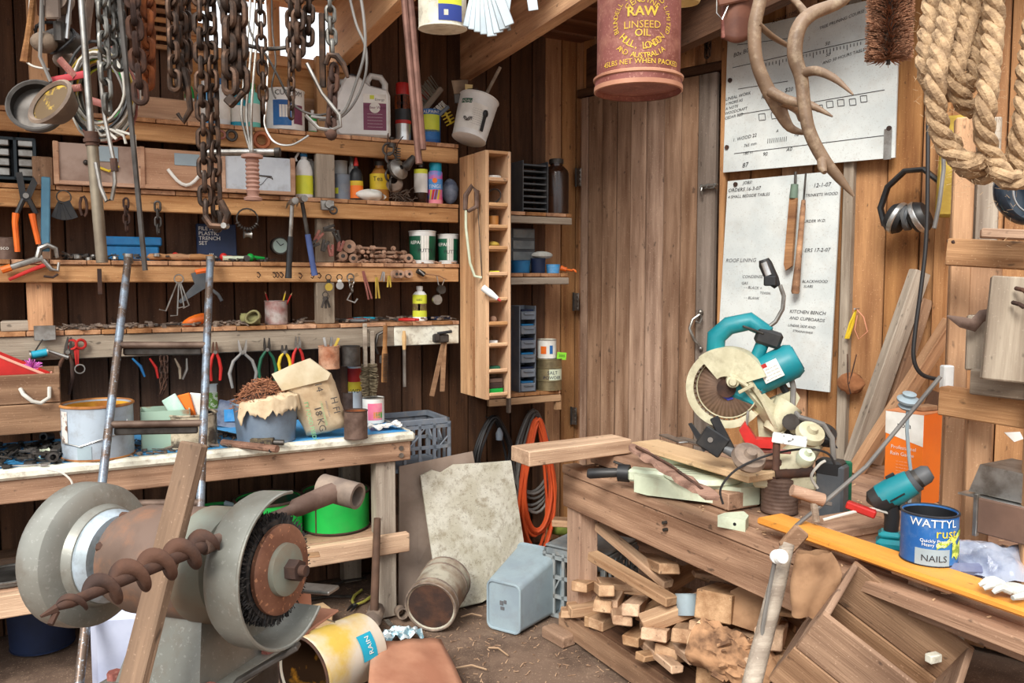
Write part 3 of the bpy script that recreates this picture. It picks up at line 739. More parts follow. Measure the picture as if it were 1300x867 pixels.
# tins at the foot of the corner
p, w_, h_ = on(LW, 680, 713, 457, .22, zs[2]+.011)
tz = 0
for k, (hh, lb) in enumerate(((.055, 'lowest flat brass tin of the stack on corner shelf'), (.075, 'brass tin marked as salt in the corner stack'), (.05, 'upper brass tin under the white labelled can'))):
    can('brass_tin', lb, 'tin', PM(p+Vector((0, 0, tz))), w_*.5, hh, mat('brass tin %d' % k, (168, 156, 120), (130, 118, 90), .4, .7, 8, dirt=.3), 24, lid=STEEL, txt=(('SALT', .028, .02, .04, NAVY), ('POWDER', .026, .02, .012, NAVY)) if k == 1 else (), bands=((.005, .07, CREAMG, (0, 75)),) if k == 1 else ()); tz += hh+.002
p2 = p+Vector((-.012, 0, tz))
can('labelled_can', 'white labelled can with orange squares on top of brass tins', 'can', PM(p2), w_*.37, zat(431, p.y)-p2.z, PAPERW, 24, lid=CREAMP, bands=((.03, .075, ORG, (-40, -5)), (.03, .08, BLUEL, (15, 35))), rim=STEEL)
tgm = solo('green_tag', MB().box(-.032, .032, -.002, .002, -.022, .022, .001), mat('lime tag', (140, 220, 60)), 'small lime green tag stuck on the corner post', 'tag', FM(LW, 713, 452, .27, 6))
ob('lettering', text_mb('2005', .022, flatM(0, -.0035, -.006)), INK, tgm)
# cups and gloves on the middle shelf
z = zs[1]+.011
can('plastic_tub', 'teal plastic tub at the left of middle corner shelf', 'tub', PM(LW.at(660, .2, z)), .055, .07, BLUE, 18, inner=NAVY, taper=1.1)
can('plastic_tub', 'dark blue cup behind the pale cloth on corner shelf', 'cup', PM(LW.at(683, .2, z)), .04, .085, NAVY, 18, taper=1.1)
can('plastic_cup', 'bright blue pleated cup on the middle corner shelf', 'cup', PM(LW.at(702, .22, z)), .036, .05, LBLUE, 18, taper=1.15, ribs=3)
solo('folded_cloth', MB().ball((0, 0, .0), .06, 12, sc=(1.2, .7, .4)), GLOVEW, 'pale crumpled cloth heaped over the dark blue cup', 'cloth', PM(LW.at(688, .2, z)+Vector((0, 0, .105)), 30))
def glove(name, label, M, m, sc=1.0, cuff=None):
    """limp glove lying palm down: palm, cuff and five separate fingers"""
    t = thing(name, label, 'glove', M)
    ob('palm', MB().ball((0, 0, .018), .05*sc, 12, sc=(1.0, .9, .35)), m, t)
    ob('cuff', MB().tube([(-.04*sc, 0, .018), (-.075*sc, 0, .02), (-.12*sc, .004, .022)], [.034*sc, .03*sc, .04*sc], 12, flat=1.1), cuff or m, t)
    for k, (y, l) in enumerate(((-.033, .062), (-.012, .078), (.011, .074), (.032, .055))):
        ob('finger', MB().tube([(.03*sc, y*sc, .018), (.06*sc, y*1.15*sc, .026), (.03*sc+l*.75*sc, y*1.25*sc, .022), (.03*sc+l*sc, y*1.3*sc, .012)], [.012*sc, .0125*sc, .011*sc, .007*sc], 8), m, t)
    ob('thumb', MB().tube([(-.01*sc, .035*sc, .016), (.012*sc, .065*sc, .018), (.04*sc, .078*sc, .014)], [.013*sc, .012*sc, .008*sc], 8), m, t)
    return t
glove('garden_glove', 'red orange glove drooping over edge of middle corner shelf', PM(LW.at(720, .25, z)+Vector((.01, 0, .0)), -10, 0, 10), ORG, .42)
# ---------------- things standing on the shelves ----------------
a_l = 28.5
# three wooden drawers-boxes on the second shelf
def dbox(x0, x1, yt, yb, label, face, frame, extra):
    z0 = zB+.002; pa, pb = LW.hit(x0, yb, OF+.02), LW.hit(x1, yb, OF+.02); w_ = (pb-pa).length-.004
    zt = LW.hit((x0+x1)/2, yt, OF+.02).z; h_ = zt-z0; p = (pa+pb)/2; p.z = z0
    p2 = p-LW.n*.10
    t = thing('wooden_drawer_box', label, 'box', PM(p2, a_l), 'wooden boxes on the second shelf')
    ob('front_panel', MB().box(-w_/2, w_/2, -.108, -.094, 0, h_, .002), face, t)
    for sx in (-1, 1): ob('side_board', MB().box(sx*w_/2-.011, sx*w_/2+.011, -.118, .1, 0, h_+.003, .003, .001), frame, t)
    ob('bottom_board', MB().box(-w_/2, w_/2, -.118, .1, 0, .018, .003), frame, t)
    ob('back_board', MB().box(-w_/2+.012, w_/2-.012, .09, .1, .02, h_), frame, t)
    extra(t, w_, h_); return t
def ex1(t, w_, h_):
    ob('label_card', MB().box(-.02, .08, -.112, -.109, h_*.6, h_-.005, .001), GREYT, t)
    ob('knob', MB().ball((-.05, -.115, h_*.55), .012, 8), STEELD, t)
    ob('rope_handle', MB().tube([(.0, -.112, h_*.45), (.04, -.13, h_*.36), (.08, -.112, h_*.5)], .006, 6), YEL, t, label='yellow twisted cord handle')
def ex2(t, w_, h_):
    ob('label_card', MB().box(-.03, .08, -.112, -.109, h_*.62, h_-.015, .001), GREYT, t)
    ob('rope_handle', MB().tube([(-.06+.15*k/8, -.118-.01*math.sin(pi*k/8), h_*.5-.07*math.sin(pi*k/8)) for k in range(9)], .008, 8), PAPERW, t, label='white rope handle')
def ex3(t, w_, h_):
    ob('wire_pull', MB().tube([(-.02, -.11, h_*.5), (.06, -.115, h_*.48), (.062, -.125, h_*.4)], .003, 6), STEELD, t)
    ob('pencil_scrawl', MB().tube([(-.04+.1*k/10, -.1095, h_*.35+.02*math.cos(k*.7)) for k in range(11)], .0012, 5), INK, t)
dbox(72, 178, 184, 236, 'leftmost wooden box on the second shelf, knob and yellow cord', mat('grey brown ply', (168, 146, 132), (136, 112, 98), .75, 0, 6), W_DBOX, ex1)
dbox(181, 279, 191, 243, 'middle wooden box on the second shelf with white rope handle', W_DBOX, W_DBOX, ex2)
dbox(283, 372, 199, 247, 'rightmost wooden box on the second shelf with white enamel front', WHITEB, W_DBOX, ex3)
# spray bottle
p, w_, h_ = on(LW, 375, 398, 181, .2, zB)
t = bottle('spray_bottle', 'white trigger spray bottle with blue collar beside the boxes', 'bottle', PM(p, 20), w_*.5, h_*.8, WHITE, .06, BLUE, .4, .35, [(.08, .5, LIME)], .95, .7)
ob('trigger_head', MB().box(-.055, .02, -.012, .012, h_*.82, h_*.95, .006).box(-.06, -.045, -.01, .01, h_*.88, h_*.95, .003).tube([(-.02, 0, h_*.84), (-.04, 0, h_*.72), (-.035, 0, h_*.66)], .006, 6).box(-.012, .014, -.012, .012, h_*.78, h_*.84, .003), WHITE, t)
p, w_, h_ = on(LW, 387, 400, 196, .12, zB)
bottle('plastic_bottle', 'white bottle with black print behind the spray bottle', 'bottle', PM(p), w_*.6, h_, PAPERW, .1, STEELD, .15, .5, [(.2, .8, PAPERW)])
# jars etc right of the grey post
p, w_, h_ = on(LW, 423, 445, 222, .18, zB)
can('clear_jar', 'squat grey jar with yellow sticker beside the grey post', 'jar', PM(p), w_*.5, h_, GREYP, 20, lid=CREAMP, bands=((.03, .06, LIME, (-60, -10)),))
p, w_, h_ = on(LW, 424, 440, 205, .08, zB)
can('clear_jar', 'white lidded jar behind the grey jar', 'jar', PM(p), w_*.6, h_, WHITE, 20, lid=WHITE)
p, w_, h_ = on(LW, 444, 461, 200, .2, zB)
t = bottle('oil_bottle', 'orange labelled oil bottle with red spout on second shelf', 'bottle', PM(p, 10), w_*.5, h_*.9, BLACK, .1, RED, .35, .3, [(.05, .38, ORG), (.38, .5, YEL)], 1, .8)
ob('spout', MB().tube([(0, 0, h_*.82), (.0, 0, h_)], [.014, .006], 8), RED, t)
aero('tube', 'thin white tube leaning behind the orange oil bottle', 'tube', PM(LW.at(447, .1, zB)), .016, .24, WHITE, STEELL)
p, w_, h_ = on(LW, 470, 494, 205, .16, zB)
bottle('brown_bottle', 'brown bottle with yellow label on the second shelf', 'bottle', PM(p), w_*.5, h_, AMBER, .1, STEELD, .35, .45, [(.3, .68, YEL)], 1, 1, (('Tea', .035, h_*.5, INK),))
p = LW.at(471, .22, zB)
solo('crumpled_bag', MB().grid(lambda u, v: (.075*math.cos(2*pi*u)*math.sin(pi*v)*(1+.2*math.sin(9*u+5*v)), .04*math.sin(2*pi*u)*math.sin(pi*v), .028-.028*math.cos(pi*v)*(1+.2*math.sin(14*u))), 20, 10), PAPERW, 'small crumpled white packet with red print on second shelf', 'packet', PM(p, a_l))
p = LW.at(508, .18, zB)
q = MB()
for k in range(46):
    a = Vector((RND.uniform(-.08, .08), RND.uniform(-.04, .04), RND.uniform(.004, .06))); b = a+Vector((RND.uniform(-.06, .06), RND.uniform(-.03, .03), RND.uniform(-.03, .03))); b.z = max(.003, b.z)
    q.tube([a, (a+b)/2+Vector((0, 0, .008)), b], .0022, 4)
solo('wire_nest', q, DUSTMET, 'tangled nest of rusty wire on second shelf', 'wire', PM(p, a_l))
p, w_, h_ = on(LW, 526, 543, 203, .18, zB)
bottle('dark_bottle', 'dark brown bottle with faded label beside the rainbow can', 'bottle', PM(p), w_*.5, h_, GLASSD, .12, BLACK, .2, .5, [(.25, .68, PAPERW), (.68, .78, LIME)])
p, w_, h_ = on(LW, 544, 562, 207, .2, zB)
t = aero('spray_can', 'blue spray can with rainbow pattern and teal cap', 'spray can', PM(p), w_*.5, h_, mat('rainbow blue', (90, 150, 220), (230, 80, 150), .4, 0, 14), TEALL, ((.35, .6, mat('can sky label', (88, 150, 214), rough=.4)), (.0, .1, PINK)), (('TINGE', .026, .38, WHITE),))
for k, m_ in enumerate((YEL, RED, PURPLE, YEL, PINK)):
    r_ = w_*.5*1.02; ob('stripe', MB().grid(lambda u, v: (r_*1.01*math.cos(-pi/2-.9+k*.38+.3*u+.25*v), r_*1.01*math.sin(-pi/2-.9+k*.38+.3*u+.25*v), h_*(.1+.24*v)), 3, 3), m_, t)
ob('sun_mark', MB().tube([(0, -r_*1.0, h_*.56), (0, -r_*1.04, h_*.56)], .014, 14), ORG, t)
p, w_, h_ = on(LW, 563, 580, 220, .14, zB)
solo('plastic_film', MB().ball((0, 0, h_*.45), .06, 12, sc=(.8, .6, 1.2)), PLAST, 'dull clump of clear film beside the rainbow can', 'film', PM(p))
# ---- top shelf ----
p, w_, h_ = on(LW, 339, 386, 117, .17, zA)
t = can('paint_tub', 'white paint tub with blue and purple label under the window', 'tub', PM(p, a_l), w_*.5, h_, WHITE, 28, lid=WHITE, bands=((.02, h_*.72, BLUEL, (-50, 5)), (h_*.15, h_*.62, PURPLE, (12, 45)), (h_*.3, h_*.6, PAPERW, (-30, 0))), txt=(('CUSTOM', .035, 0, h_*.84, INK),))
def jug(label, x0, x1, yt, o, lab=False):
    p, w_, h_ = on(LW, x0, x1, yt, o, zA); t = thing('jerry_can', label, 'jerry can', PM(p, 12)); d_ = w_*.62
    sh = h_*.74
    prof = [(-w_/2, .01), (-w_/2+.012, 0), (w_/2-.012, 0), (w_/2, .012), (w_/2, sh-.03), (w_/2-.012, sh), (w_*.12, sh+.02), (-.02, h_*.93), (-w_*.28, h_*.95), (-w_*.33, h_*.9), (-w_/2, sh-.05)]
    q = MB(); n = len(prof)
    for ins, y in ((.012, -d_/2), (0, -d_/2+.015), (0, d_/2-.015), (.012, d_/2)):
        cx, cz = 0, h_*.45
        q.v += [(cx+(x-cx)*(1-ins*2/w_), y, cz+(z-cz)*(1-ins*2/h_)) for x, z in prof]
    for a in range(3):
        for k in range(n): l = (k+1) % n; q.f.append((a*n+k, a*n+l, (a+1)*n+l, (a+1)*n+k))
    q.f += [tuple(range(n))[::-1], tuple(range(3*n, 4*n))]
    ob('body', q, WHITE, t)
    ob('handle', MB().tube([(w_*.1, 0, sh), (w_*.08, 0, h_*.9), (w_*.16, 0, h_), (w_*.34, 0, h_*.98), (w_*.42, 0, h_*.88), (w_*.42, 0, sh-.01)], .017, 10), WHITE, t)
    ob('cap', MB().tube([(-w_*.2, 0, h_*.93), (-w_*.2, 0, h_*1.0)], .028, 16), BLACK, t)
    if lab:
        L = ob('label', MB().box(-.0, w_*.42, -d_/2-.0015, -d_/2, h_*.1, h_*.62, 0), PURPLE, t)
        ob('label_top', MB().box(0, w_*.42, -d_/2-.003, -d_/2-.001, h_*.52, h_*.66), PAPERW, t)
        ob('lettering', text_mb('Timber Wash', .021, flatM(w_*.21, -d_/2-.0055, h_*.43)), PURPLE, t)
        ob('label_band', MB().tube([(w_*.21, -d_/2-.001, h_*.45), (w_*.21, -d_/2-.0042, h_*.45)], w_*.1, 20, M=TR(0, 0, 0)), PAPERW, t)
        tl = MB()
        for k in range(5): text_mb('-----------------', .014, flatM(w_*.21, -d_/2-.0022, h_*(.34-.05*k)), tl)
        ob('small_print', tl, PAPERW, t)
        ob('leaf_mark', MB().box(w_*.12, w_*.2, -d_/2-.004, -d_/2-.003, h_*.58, h_*.64), LIME, t)
        ob('lettering', text_mb('Energy', .018, flatM(w_*.3, -d_/2-.0035, h_*.56)), INKG, t)
    return t
jug('large white jerry can with plum label on the top shelf', 428, 494, 96, .17, True)
jug('plain white jerry can partly behind the plum labelled one', 412, 440, 100, .08)
p, w_, h_ = on(LW, 502, 522, 106, .18, zA)
aero('spray_can', 'black silver spray can with red cap on top shelf', 'spray can', PM(p), w_*.5, h_, STEELL, RED, ((.36, .78, BLACK), (.55, .78, ORG), (.3, .36, RED)), (('BLACK', .02, .62, INK),))
p, w_, h_ = on(LW, 534, 558, 141, .18, zA)
can('paint_tin', 'yellow and blue paint tin on the top shelf', 'tin', PM(p, 8), w_*.55, h_, BLUEL, 24, lid=STEELD, bands=((.06, h_*.85, LIME, (-60, 60)), (.02, .07, BLUEL, (-60, 60))), txt=(('GALPAINT', .024, 0, h_*.88, PAPERW),))
aero('spray_can', 'dark spray can with red top behind the yellow tin', 'spray can', PM(LW.at(539, .08, zA)), .03, .3, BLACK, RED)
# brooms and coarse brushes above the tins
t = thing('broom_head', 'dusty wooden broom head with pale bristles leaning on top shelf', 'brush', PM(LW.at(547, .14, zA)+Vector((0, 0, .24)), 30, 0, -50))
ob('block', MB().box(-.1, .1, -.02, .02, -.015, .015, .006), W_GREY, t)
q = MB()
for k in range(60): x = RND.uniform(-.09, .09); y = RND.uniform(-.016, .016); q.tube([(x, y, .012), (x*1.15, y*1.6, .09)], .0022, 3)
ob('bristles', q, mat('pale bristles', (170, 166, 150), (120, 116, 104), .9), t)['kind'] = 'stuff'
t = thing('scrubbing_brush', 'small scrubbing brush with white bristles beside broom head', 'brush', PM(LW.at(560, .2, zA)+Vector((0, 0, .17)), 30, 0, -42))
ob('block', MB().box(-.055, .055, -.02, .02, -.01, .01, .004), GREYP, t)
q = MB()
for k in range(40): x = RND.uniform(-.05, .05); q.tube([(x, RND.uniform(-.016, .016), .01), (x, 0, .045)], .0018, 3)
ob('bristles', q, PAPERW, t)['kind'] = 'stuff'
t = thing('yellow_rake', 'yellow toothed plastic spreader between the tin and bucket', 'rake', PM(LW.at(570, .2, zA)+Vector((-.01, 0, .16)), 20, 0, 60))
ob('spine', MB().box(-.05, .05, -.005, .005, -.006, .006, .002), YEL, t)
for k in range(6): ob('tooth', MB().tube([(-.045+.018*k, 0, -.03), (-.045+.018*k, 0, .03)], .004, 6), YEL, t)
# tilted white bucket with brushes at the end of the top shelf
p = LW.at(595, .33, zA+.04)
t = can('bucket', 'tilted white bucket of old paint brushes at shelf end', 'bucket', PM(p+Vector((.0, 0, -.025)), -8, -14, 12), .092, .235, WHITE, 28, taper=1.17, bands=((.03, .17, PAPERW, (-40, 45)), (.165, .19, DGREEN, (-42, -5))), txt=(('BONDALL', .02, -.045, .17, PAPERW),), inner=CREAMP)
q = MB()
for k in range(9): text_mb('- --- -- ---- --', .012, bend=wrapM(.1, -pi/2+.35, .15-k*.012, .003), mb=q)
ob('small_print', q, INK, t)
q = MB(); 
for k in range(3): q.tube([(.085*math.cos(-2.0+a*.1), .105*math.sin(-2.0+a*.1)-.004, .075+.013*math.sin(a*1.3+k)) for a in range(7)], .0016, 4)
ob('animal_sketch', q, INK, t)
ob('black_drips', MB().box(-.01, .01, -.003, .003, 0, .1, .002).ball((0, 0, .1), .018, 8, sc=(1, .4, 1.2)), BLACK, t, TR(.072, -.078, .03, 0, 0, 45))
def pbrush(label, M, L, bw, hm, bm):
    t = thing('paint_brush', label, 'brush', M)
    ob('handle', MB().tube([(0, 0, -L*.5), (0, 0, -L*.2), (0, 0, 0)], [.012, .008, bw*.3], 8, flat=.5), hm, t)
    ob('ferrule', MB().box(-bw/2, bw/2, -.01, .01, 0, .05, .003), STEELD, t)
    ob('bristles', MB().box(-bw/2, bw/2, -.009, .009, .05, .05+L*.28, .003).add([(-bw*.6, -.006, .05+L*.3), (bw*.6, -.006, .05+L*.3), (bw*.5, -.006, .06), (-bw*.5, -.006, .06)], [(0, 1, 2, 3)]), bm, t)
    return t
top = Vector((p.x-.045, p.y+.0, p.z+.235))
pbrush('wide dusty paint brush standing bristles up in the white bucket', PM(top+Vector((.005, .03, -.06)), 5, 0, -4), .24, .075, W_HANDLE, mat('dusty bristles', (150, 128, 106), (110, 92, 76), .9))
pbrush('narrow pale paint brush beside the wide one in bucket', PM(top+Vector((.04, -.01, -.08)), 5, 0, 4), .2, .035, W_HANDLE, mat('cream bristles', (206, 184, 130), rough=.9))
for k, (dx, dy, ry, l) in enumerate(((.09, .03, 10, .16), (.08, -.01, -6, .13))): pbrush('dark bristled brush '+('leaning right' if k == 0 else 'upright')+' in the tilted bucket', PM(top+Vector((dx, dy, -.1)), 5, 0, ry), .2, .05, BLACK, BRISTD)
solo('stirring_stick', MB().tube([(0, 0, -.12), (0, 0, .14)], .009, 8), W_GREY, 'stirring stick leaning out right of the white bucket', 'stick', PM(top+Vector((.15, 0, 0)), 0, 0, 28))
# bottles seen behind the chains
for x0, x1, yt, m_, cm, lb, n_ in ((236, 247, 98, GREEN, DGREEN, 'green and black bottle at left of the window shelf', 0), (252, 270, 103, LBLUE, WHITE, 'pale blue bottle with white cap behind the chains', 0), (273, 292, 100, WHITE, BLUE, 'white bottle with blue cap under the window', 0), (294, 312, 112, TEALL, WHITE, 'aqua bottle with white cap under the window', 0), (313, 330, 106, mat('aqua', (120, 214, 200)), GREEN, 'mint green bottle next to the paint tub', 0), (392, 402, 140, GREEN, WHITE, 'small green and white bottle right of paint tub', 0)):
    p, w_, h_ = on(LW, x0, x1, yt, .16, zA); bottle('cleaner_bottle', lb, 'bottle', PM(p), w_*.52, h_, m_, .12, cm, .3, .35, [(.15, .55, PAPERW)])
# lumber stacked at left end of top shelf
for k, (x0, x1, yy, dz) in enumerate(((0, 108, 132, 0), (15, 240, 141, .0), (183, 236, 118, .0))):
    pass
t = solo('short_beam', MB().box(-.17, .17, -.05, .05, 0, .11, .006, .003), W_PALLET, 'short thick timber block lying on top shelf by window', 'timber', PM(LW.at(206, .14, zA), a_l))
# ---- third shelf ----
p, w_, h_ = on(LW, 135, 200, 300, .13, zC)
t = thing('blue_box', 'blue plastic box with folded lid on the third shelf', 'box', PM(p, a_l))
ob('body', MB().box(-w_*.47, w_*.47, -.07, .07, 0, h_*.6, .006), BLUE, t); ob('lid', MB().box(-w_*.52, w_*.52, -.08, .08, h_*.6, h_*.95, .006), BLUE, t)
p, w_, h_ = on(LW, 252, 300, 284, .10, zC)
t = thing('blue_packet', 'navy packet with white print standing on the third shelf', 'packet', PM(p, a_l, -6))
ob('body', MB().box(-w_*.5, w_*.5, -.012, .012, 0, h_, .004), NAVY, t)
q = MB()
for k, s_ in enumerate(('FILE AND', 'PLASTIC', 'TRENCH', 'SET')): text_mb(s_, .026, flatM(-.085, -.014, h_*.82-k*.024), q, 'LEFT')
text_mb('III', .03, flatM(-.04, -.014, .02), q, 'LEFT')
ob('lettering', q, PAPERW, t)
t = thing('wind_up_clock', 'small round clock with cracked pale dial on third shelf', 'clock', FM(LW, 355, 312, .1))
ob('case', MB().tube([(0, -.015, 0), (0, .03, 0)], .044, 24), STEELD, t); ob('dial', MB().tube([(0, -.017, 0), (0, -.0155, 0)], .037, 24), mat('clock dial', (150, 168, 160)), t)
ob('hour_hand', MB().box(-.002, .002, -.019, -.0175, 0, .02, M=TR(0, 0, 0, 0, 60)), INK, t); ob('minute_hand', MB().box(-.0015, .0015, -.0205, -.019, 0, .03, M=TR(0, 0, 0, 0, -40)), INK, t)
# heap of turned wooden handles / rods
k = 0
rods = []
for row, (n_, zz) in enumerate(((13, .013), (11, .036), (8, .058), (4, .08))):
    for i in range(n_):
        pxx = 424+row*6+ (100-row*14)*i/max(1, n_-1); p = LW.at(pxx, .17+RND.uniform(-.02, .02), zC); rr = RND.uniform(.009, .014)
        M_ = PM(p+Vector((0, 0, zz)), a_l+RND.choice((62, 75, 95, 105, 120, 25))+RND.uniform(-10, 10), 0, RND.uniform(-5, 5)); L = RND.uniform(.06, .1)
        pr = RND.choice((0, 1, 1))
        q = MB().tube([(-L/2, 0, 0), (-L*.45, 0, 0), (0, 0, 0), (L*.45, 0, 0), (L/2, 0, 0)] if pr else [(-L/2, 0, 0), (L*.2, 0, 0), (L*.25, 0, 0), (L/2, 0, 0)], [rr*.7, rr, rr*.75, rr*.9, rr*.6] if pr else [rr*.55, rr*.5, rr*1.1, rr*1.15], 9)
        solo('wooden_peg', q, CORK, 'dusty turned wooden peg in the heap on third shelf', 'peg', M_, 'turned wooden pegs heaped on the third shelf')
for x_, y_, lb in ((443, 313, 'round wooden reel standing on edge in the peg heap, top left'), (435, 325, 'smaller wooden disc lying at left of peg heap'), (448, 328, 'wooden disc at bottom left of peg heap'), (518, 328, 'open wooden ring at right end of peg heap')):
    q = MB().tube([(0, -.018, 0), (0, .018, 0)], .034 if x_ == 443 else .024, 20)
    t = solo('wooden_reel', q, CORK, lb, 'reel', FM(LW, x_, y_, .21, 0, -10)); ob('hub_hole', MB().tube([(0, -.019, 0), (0, -.0185, 0)], .011, 14), STEELD, t)
for x0, x1, yt, lb in ((520, 553, 294, 'green and white tub on third shelf, left of two'), (556, 582, 298, 'green and white tub on third shelf, right of two')):
    p, w_, h_ = on(LW, x0, x1, yt, .15, zC)
    can('putty_tub', lb, 'tub', PM(p, 6), w_*.46, h_, WHITE, 24, lid=CREAMP, taper=1.12, bands=((.02, h_*.85, DGREEN, (-170, 170)), (.02, h_*.85, PAPERW, (-8, 30))), txt=(('REPAIR', .026, -.03, h_*.6, PAPERW), ('PUTTY', .028, .016, h_*.35, INK)))
# far left odds
p, w_, h_ = on(LW, 0, 20, 302, .15, zC); can('old_cup', 'dull brown cup with white script at far left', 'cup', PM(p), w_*.6, h_, TINB, 20, inner=STEELD, txt=(('Fosco', .024, 0, h_*.45, PAPERW),))
# ---- bottom shelf ----
p, w_, h_ = on(LW, 337, 365, 382, .16, zD)
t = can('pencil_tin', 'scuffed tin of pencils on the bottom shelf', 'tin', PM(p), w_*.5, h_, mat('worn pink tin', (176, 166, 160), (150, 104, 98), .6, .2, 12, dirt=.4), 22, inner=STEELD)
for dx, m_, ry, lb in ((-.025, RED, -18, 'red pencil leaning left in the pencil tin'), (.03, YEL, 14, 'yellow pencil leaning right in the pencil tin'), (.04, RED, 26, 'short red pencil at right in the tin')):
    t = thing('pencil', lb, 'pencil', PM(p+Vector((dx*.6, 0, .04)), 0, 0, ry)); ob('shaft', MB().tube([(0, 0, 0), (0, 0, .12)], .004, 6), m_, t); ob('tip', MB().tube([(0, 0, .12), (0, 0, .132)], [.004, .001], 6), W_PINE, t)
p, w_, h_ = on(LW, 524, 542, 363, .2, zD)
bottle('glue_bottle', 'white glue bottle with yellow purple label on bottom shelf', 'bottle', PM(p), w_*.5, h_, WHITE, .1, WHITE, .2, .4, [(.12, .75, LIME), (.3, .5, PURPLE)], 1, .8, (('Bostik', .022, h_*.58, INK),))
solo('rolled_hose', MB().tube([(0, -.0, 0), (.09, 0, 0)], .03, 18).tube([(-.004, 0, 0), (.001, 0, 0)], .021, 16), mat('moss coil', (146, 142, 92), (110, 104, 70), .8), 'short green roll lying on the bottom shelf', 'roll', PM(LW.at(306, .2, zD)+Vector((0, 0, .03)), 20))
solo('coiled_strap', coil(.03, .012, 3), mat('olive strap', (130, 124, 84), rough=.8), 'olive coil standing beside the pencil tin', 'strap', PM(LW.at(322, .22, zD)+Vector((0, 0, .036)), 10, 80))
solo('orange_cloth', MB().ball((0, 0, 0), .06, 12, sc=(1.2, .6, .45)), ORG, 'orange cloth crumpled on the bottom shelf behind ladder', 'cloth', PM(LW.at(250, .16, zD)+Vector((0, 0, .03)), a_l, 0, -18))
solo('blue_notebook', MB().box(-.06, .06, -.04, .04, 0, .018, .003), NAVY, 'small blue book at right end of bottom shelf', 'book', PM(LW.at(556, .12, zD), a_l))
# hand tools lying on the bottom shelf
def spanner(label, M, L, m, group=None, name='spanner'):
    t = MB().box(-L*.36, L*.36, -L*.035, L*.035, 0, .006, .002)
    for sx in (-1, 1):
        t.prism([(sx*L*.34, -L*.04), (sx*L*.40, -L*.085), (sx*L*.5, -L*.07), (sx*L*.43, -L*.02), (sx*L*.43, L*.02), (sx*L*.5, L*.07), (sx*L*.40, L*.085), (sx*L*.34, L*.04)][::sx], 0, .009)
    return solo(name, t, m, label, 'spanner', M, group)
def lay_pliers(label, p, rz, L, hm, group=None, jaw=None): return pliers(label, Matrix.Translation(p+Vector((0, 0, .012))) @ Matrix.Rotation(math.radians(rz), 4, 'Z') @ Matrix.Rotation(math.radians(90), 4, 'Y') @ Matrix.Rotation(math.radians(90), 4, 'Z'), L, hm, jaw, .2, group=group)
lay_pliers('red handled pliers lying left of the glue bottle on the shelf', LW.at(470, .2, zD), -5, .17, RED)
lay_pliers('red pliers lying nearest the glue bottle', LW.at(505, .22, zD), 160, .16, RED)
lay_pliers('pliers with teal grips lying behind the red ones', LW.at(478, .12, zD+.004), 20, .17, TEALL)
lay_pliers('dark pliers at the shelf edge below hanging keys', LW.at(440, .19, zD), 170, .15, DKGREY)
g = 'loose spanners on the bottom shelf'
for i, x_ in enumerate((75, 96, 120, 176, 196, 214, 390, 425, 458, 490)):
    spanner('dusty loose spanner lying on the bottom shelf', PM(LW.at(x_, RND.uniform(.1, .2), zD+.002+.001*i), RND.uniform(-40, 60)), RND.uniform(.09, .15), STEELD if i % 2 else DUSTMET, g)
# short clutter, too small to count
def clutter(name, label, fr, x0, x1, o0, o1, z, n, m, zmax=.02, s=.012):
    q = MB()
    for k in range(n):
        c = fr.at(RND.uniform(x0, x1), RND.uniform(o0, o1), z); t_ = RND.random(); M_ = Matrix.Translation(c+Vector((0, 0, RND.uniform(.004, zmax)))) @ Matrix.Rotation(RND.uniform(0, 6.3), 4, 'Z') @ Matrix.Rotation(RND.uniform(-.3, .3), 4, 'Y')
        a = s*RND.uniform(.6, 1.5)
        if t_ < .4: q.tube([(-a*2, 0, 0), (a*2, 0, 0)], a*.22, 5, M=M_)
        elif t_ < .7: q.tube([(0, 0, -a*.4), (0, 0, a*.4)], a*.9, 8, M=M_)
        else: q.box(-a*1.6, a*1.6, -a*.6, a*.6, -a*.3, a*.3, .001, M=M_)
    o = solo(name, q, m, label, 'hardware'); o['kind'] = 'stuff'
clutter('loose_hardware', 'dusty loose nuts and offcuts strewn along bottom shelf, left half', LW, 62, 330, .08, .25, zD, 150, DUSTMET)
clutter('loose_hardware', 'dusty loose screws and bits on bottom shelf, right half', LW, 372, 575, .06, .24, zD, 90, DUSTMET)
clutter('loose_hardware', 'grey fittings and bolts strewn along third shelf', LW, 66, 350, .08, .24, zC, 130, STEELD, .025)
clutter('loose_hardware', 'bright metal bits mixed along the third shelf', LW, 66, 240, .12, .25, zC, 40, STEEL, .03)
clutter('sawdust_crumbs', 'crumbs of dusty wood along right of third shelf', LW, 420, 580, .1, .25, zC, 60, CORK, .01, .008)
for x_, m_, lb in ((223, RED, 'red capped bottle lying on the third shelf'), (284, RED, 'red plastic knob at ladder top on the third shelf'), (318, GREEN, 'green fitting on the third shelf right of the ladder')):
    solo('small_fitting', MB().ball((0, 0, 0), .02, 10).tube([(0, 0, 0), (.07, 0, -.004)], [.012, .008], 8), m_, lb, 'fitting', PM(LW.at(x_, .2, zC)+Vector((0, 0, .022)), a_l+10))
for x_, lb in ((205, 'wooden file handle on third shelf, left of the row'), (232, 'middle wooden file handle on the third shelf'), (257, 'pale wooden knob handle on third shelf by the ladder')):
    solo('wooden_handle', MB().tube([(-.06, 0, 0), (-.05, 0, 0), (-.01, 0, 0), (.02, 0, 0), (.045, 0, 0), (.05, 0, 0)], [.006, .014, .017, .012, .016, .008], 10), W_HANDLE, lb, 'handle', PM(LW.at(x_, .23, zC)+Vector((0, 0, .019)), a_l+5))  # loose turned wooden handles, mostly from files
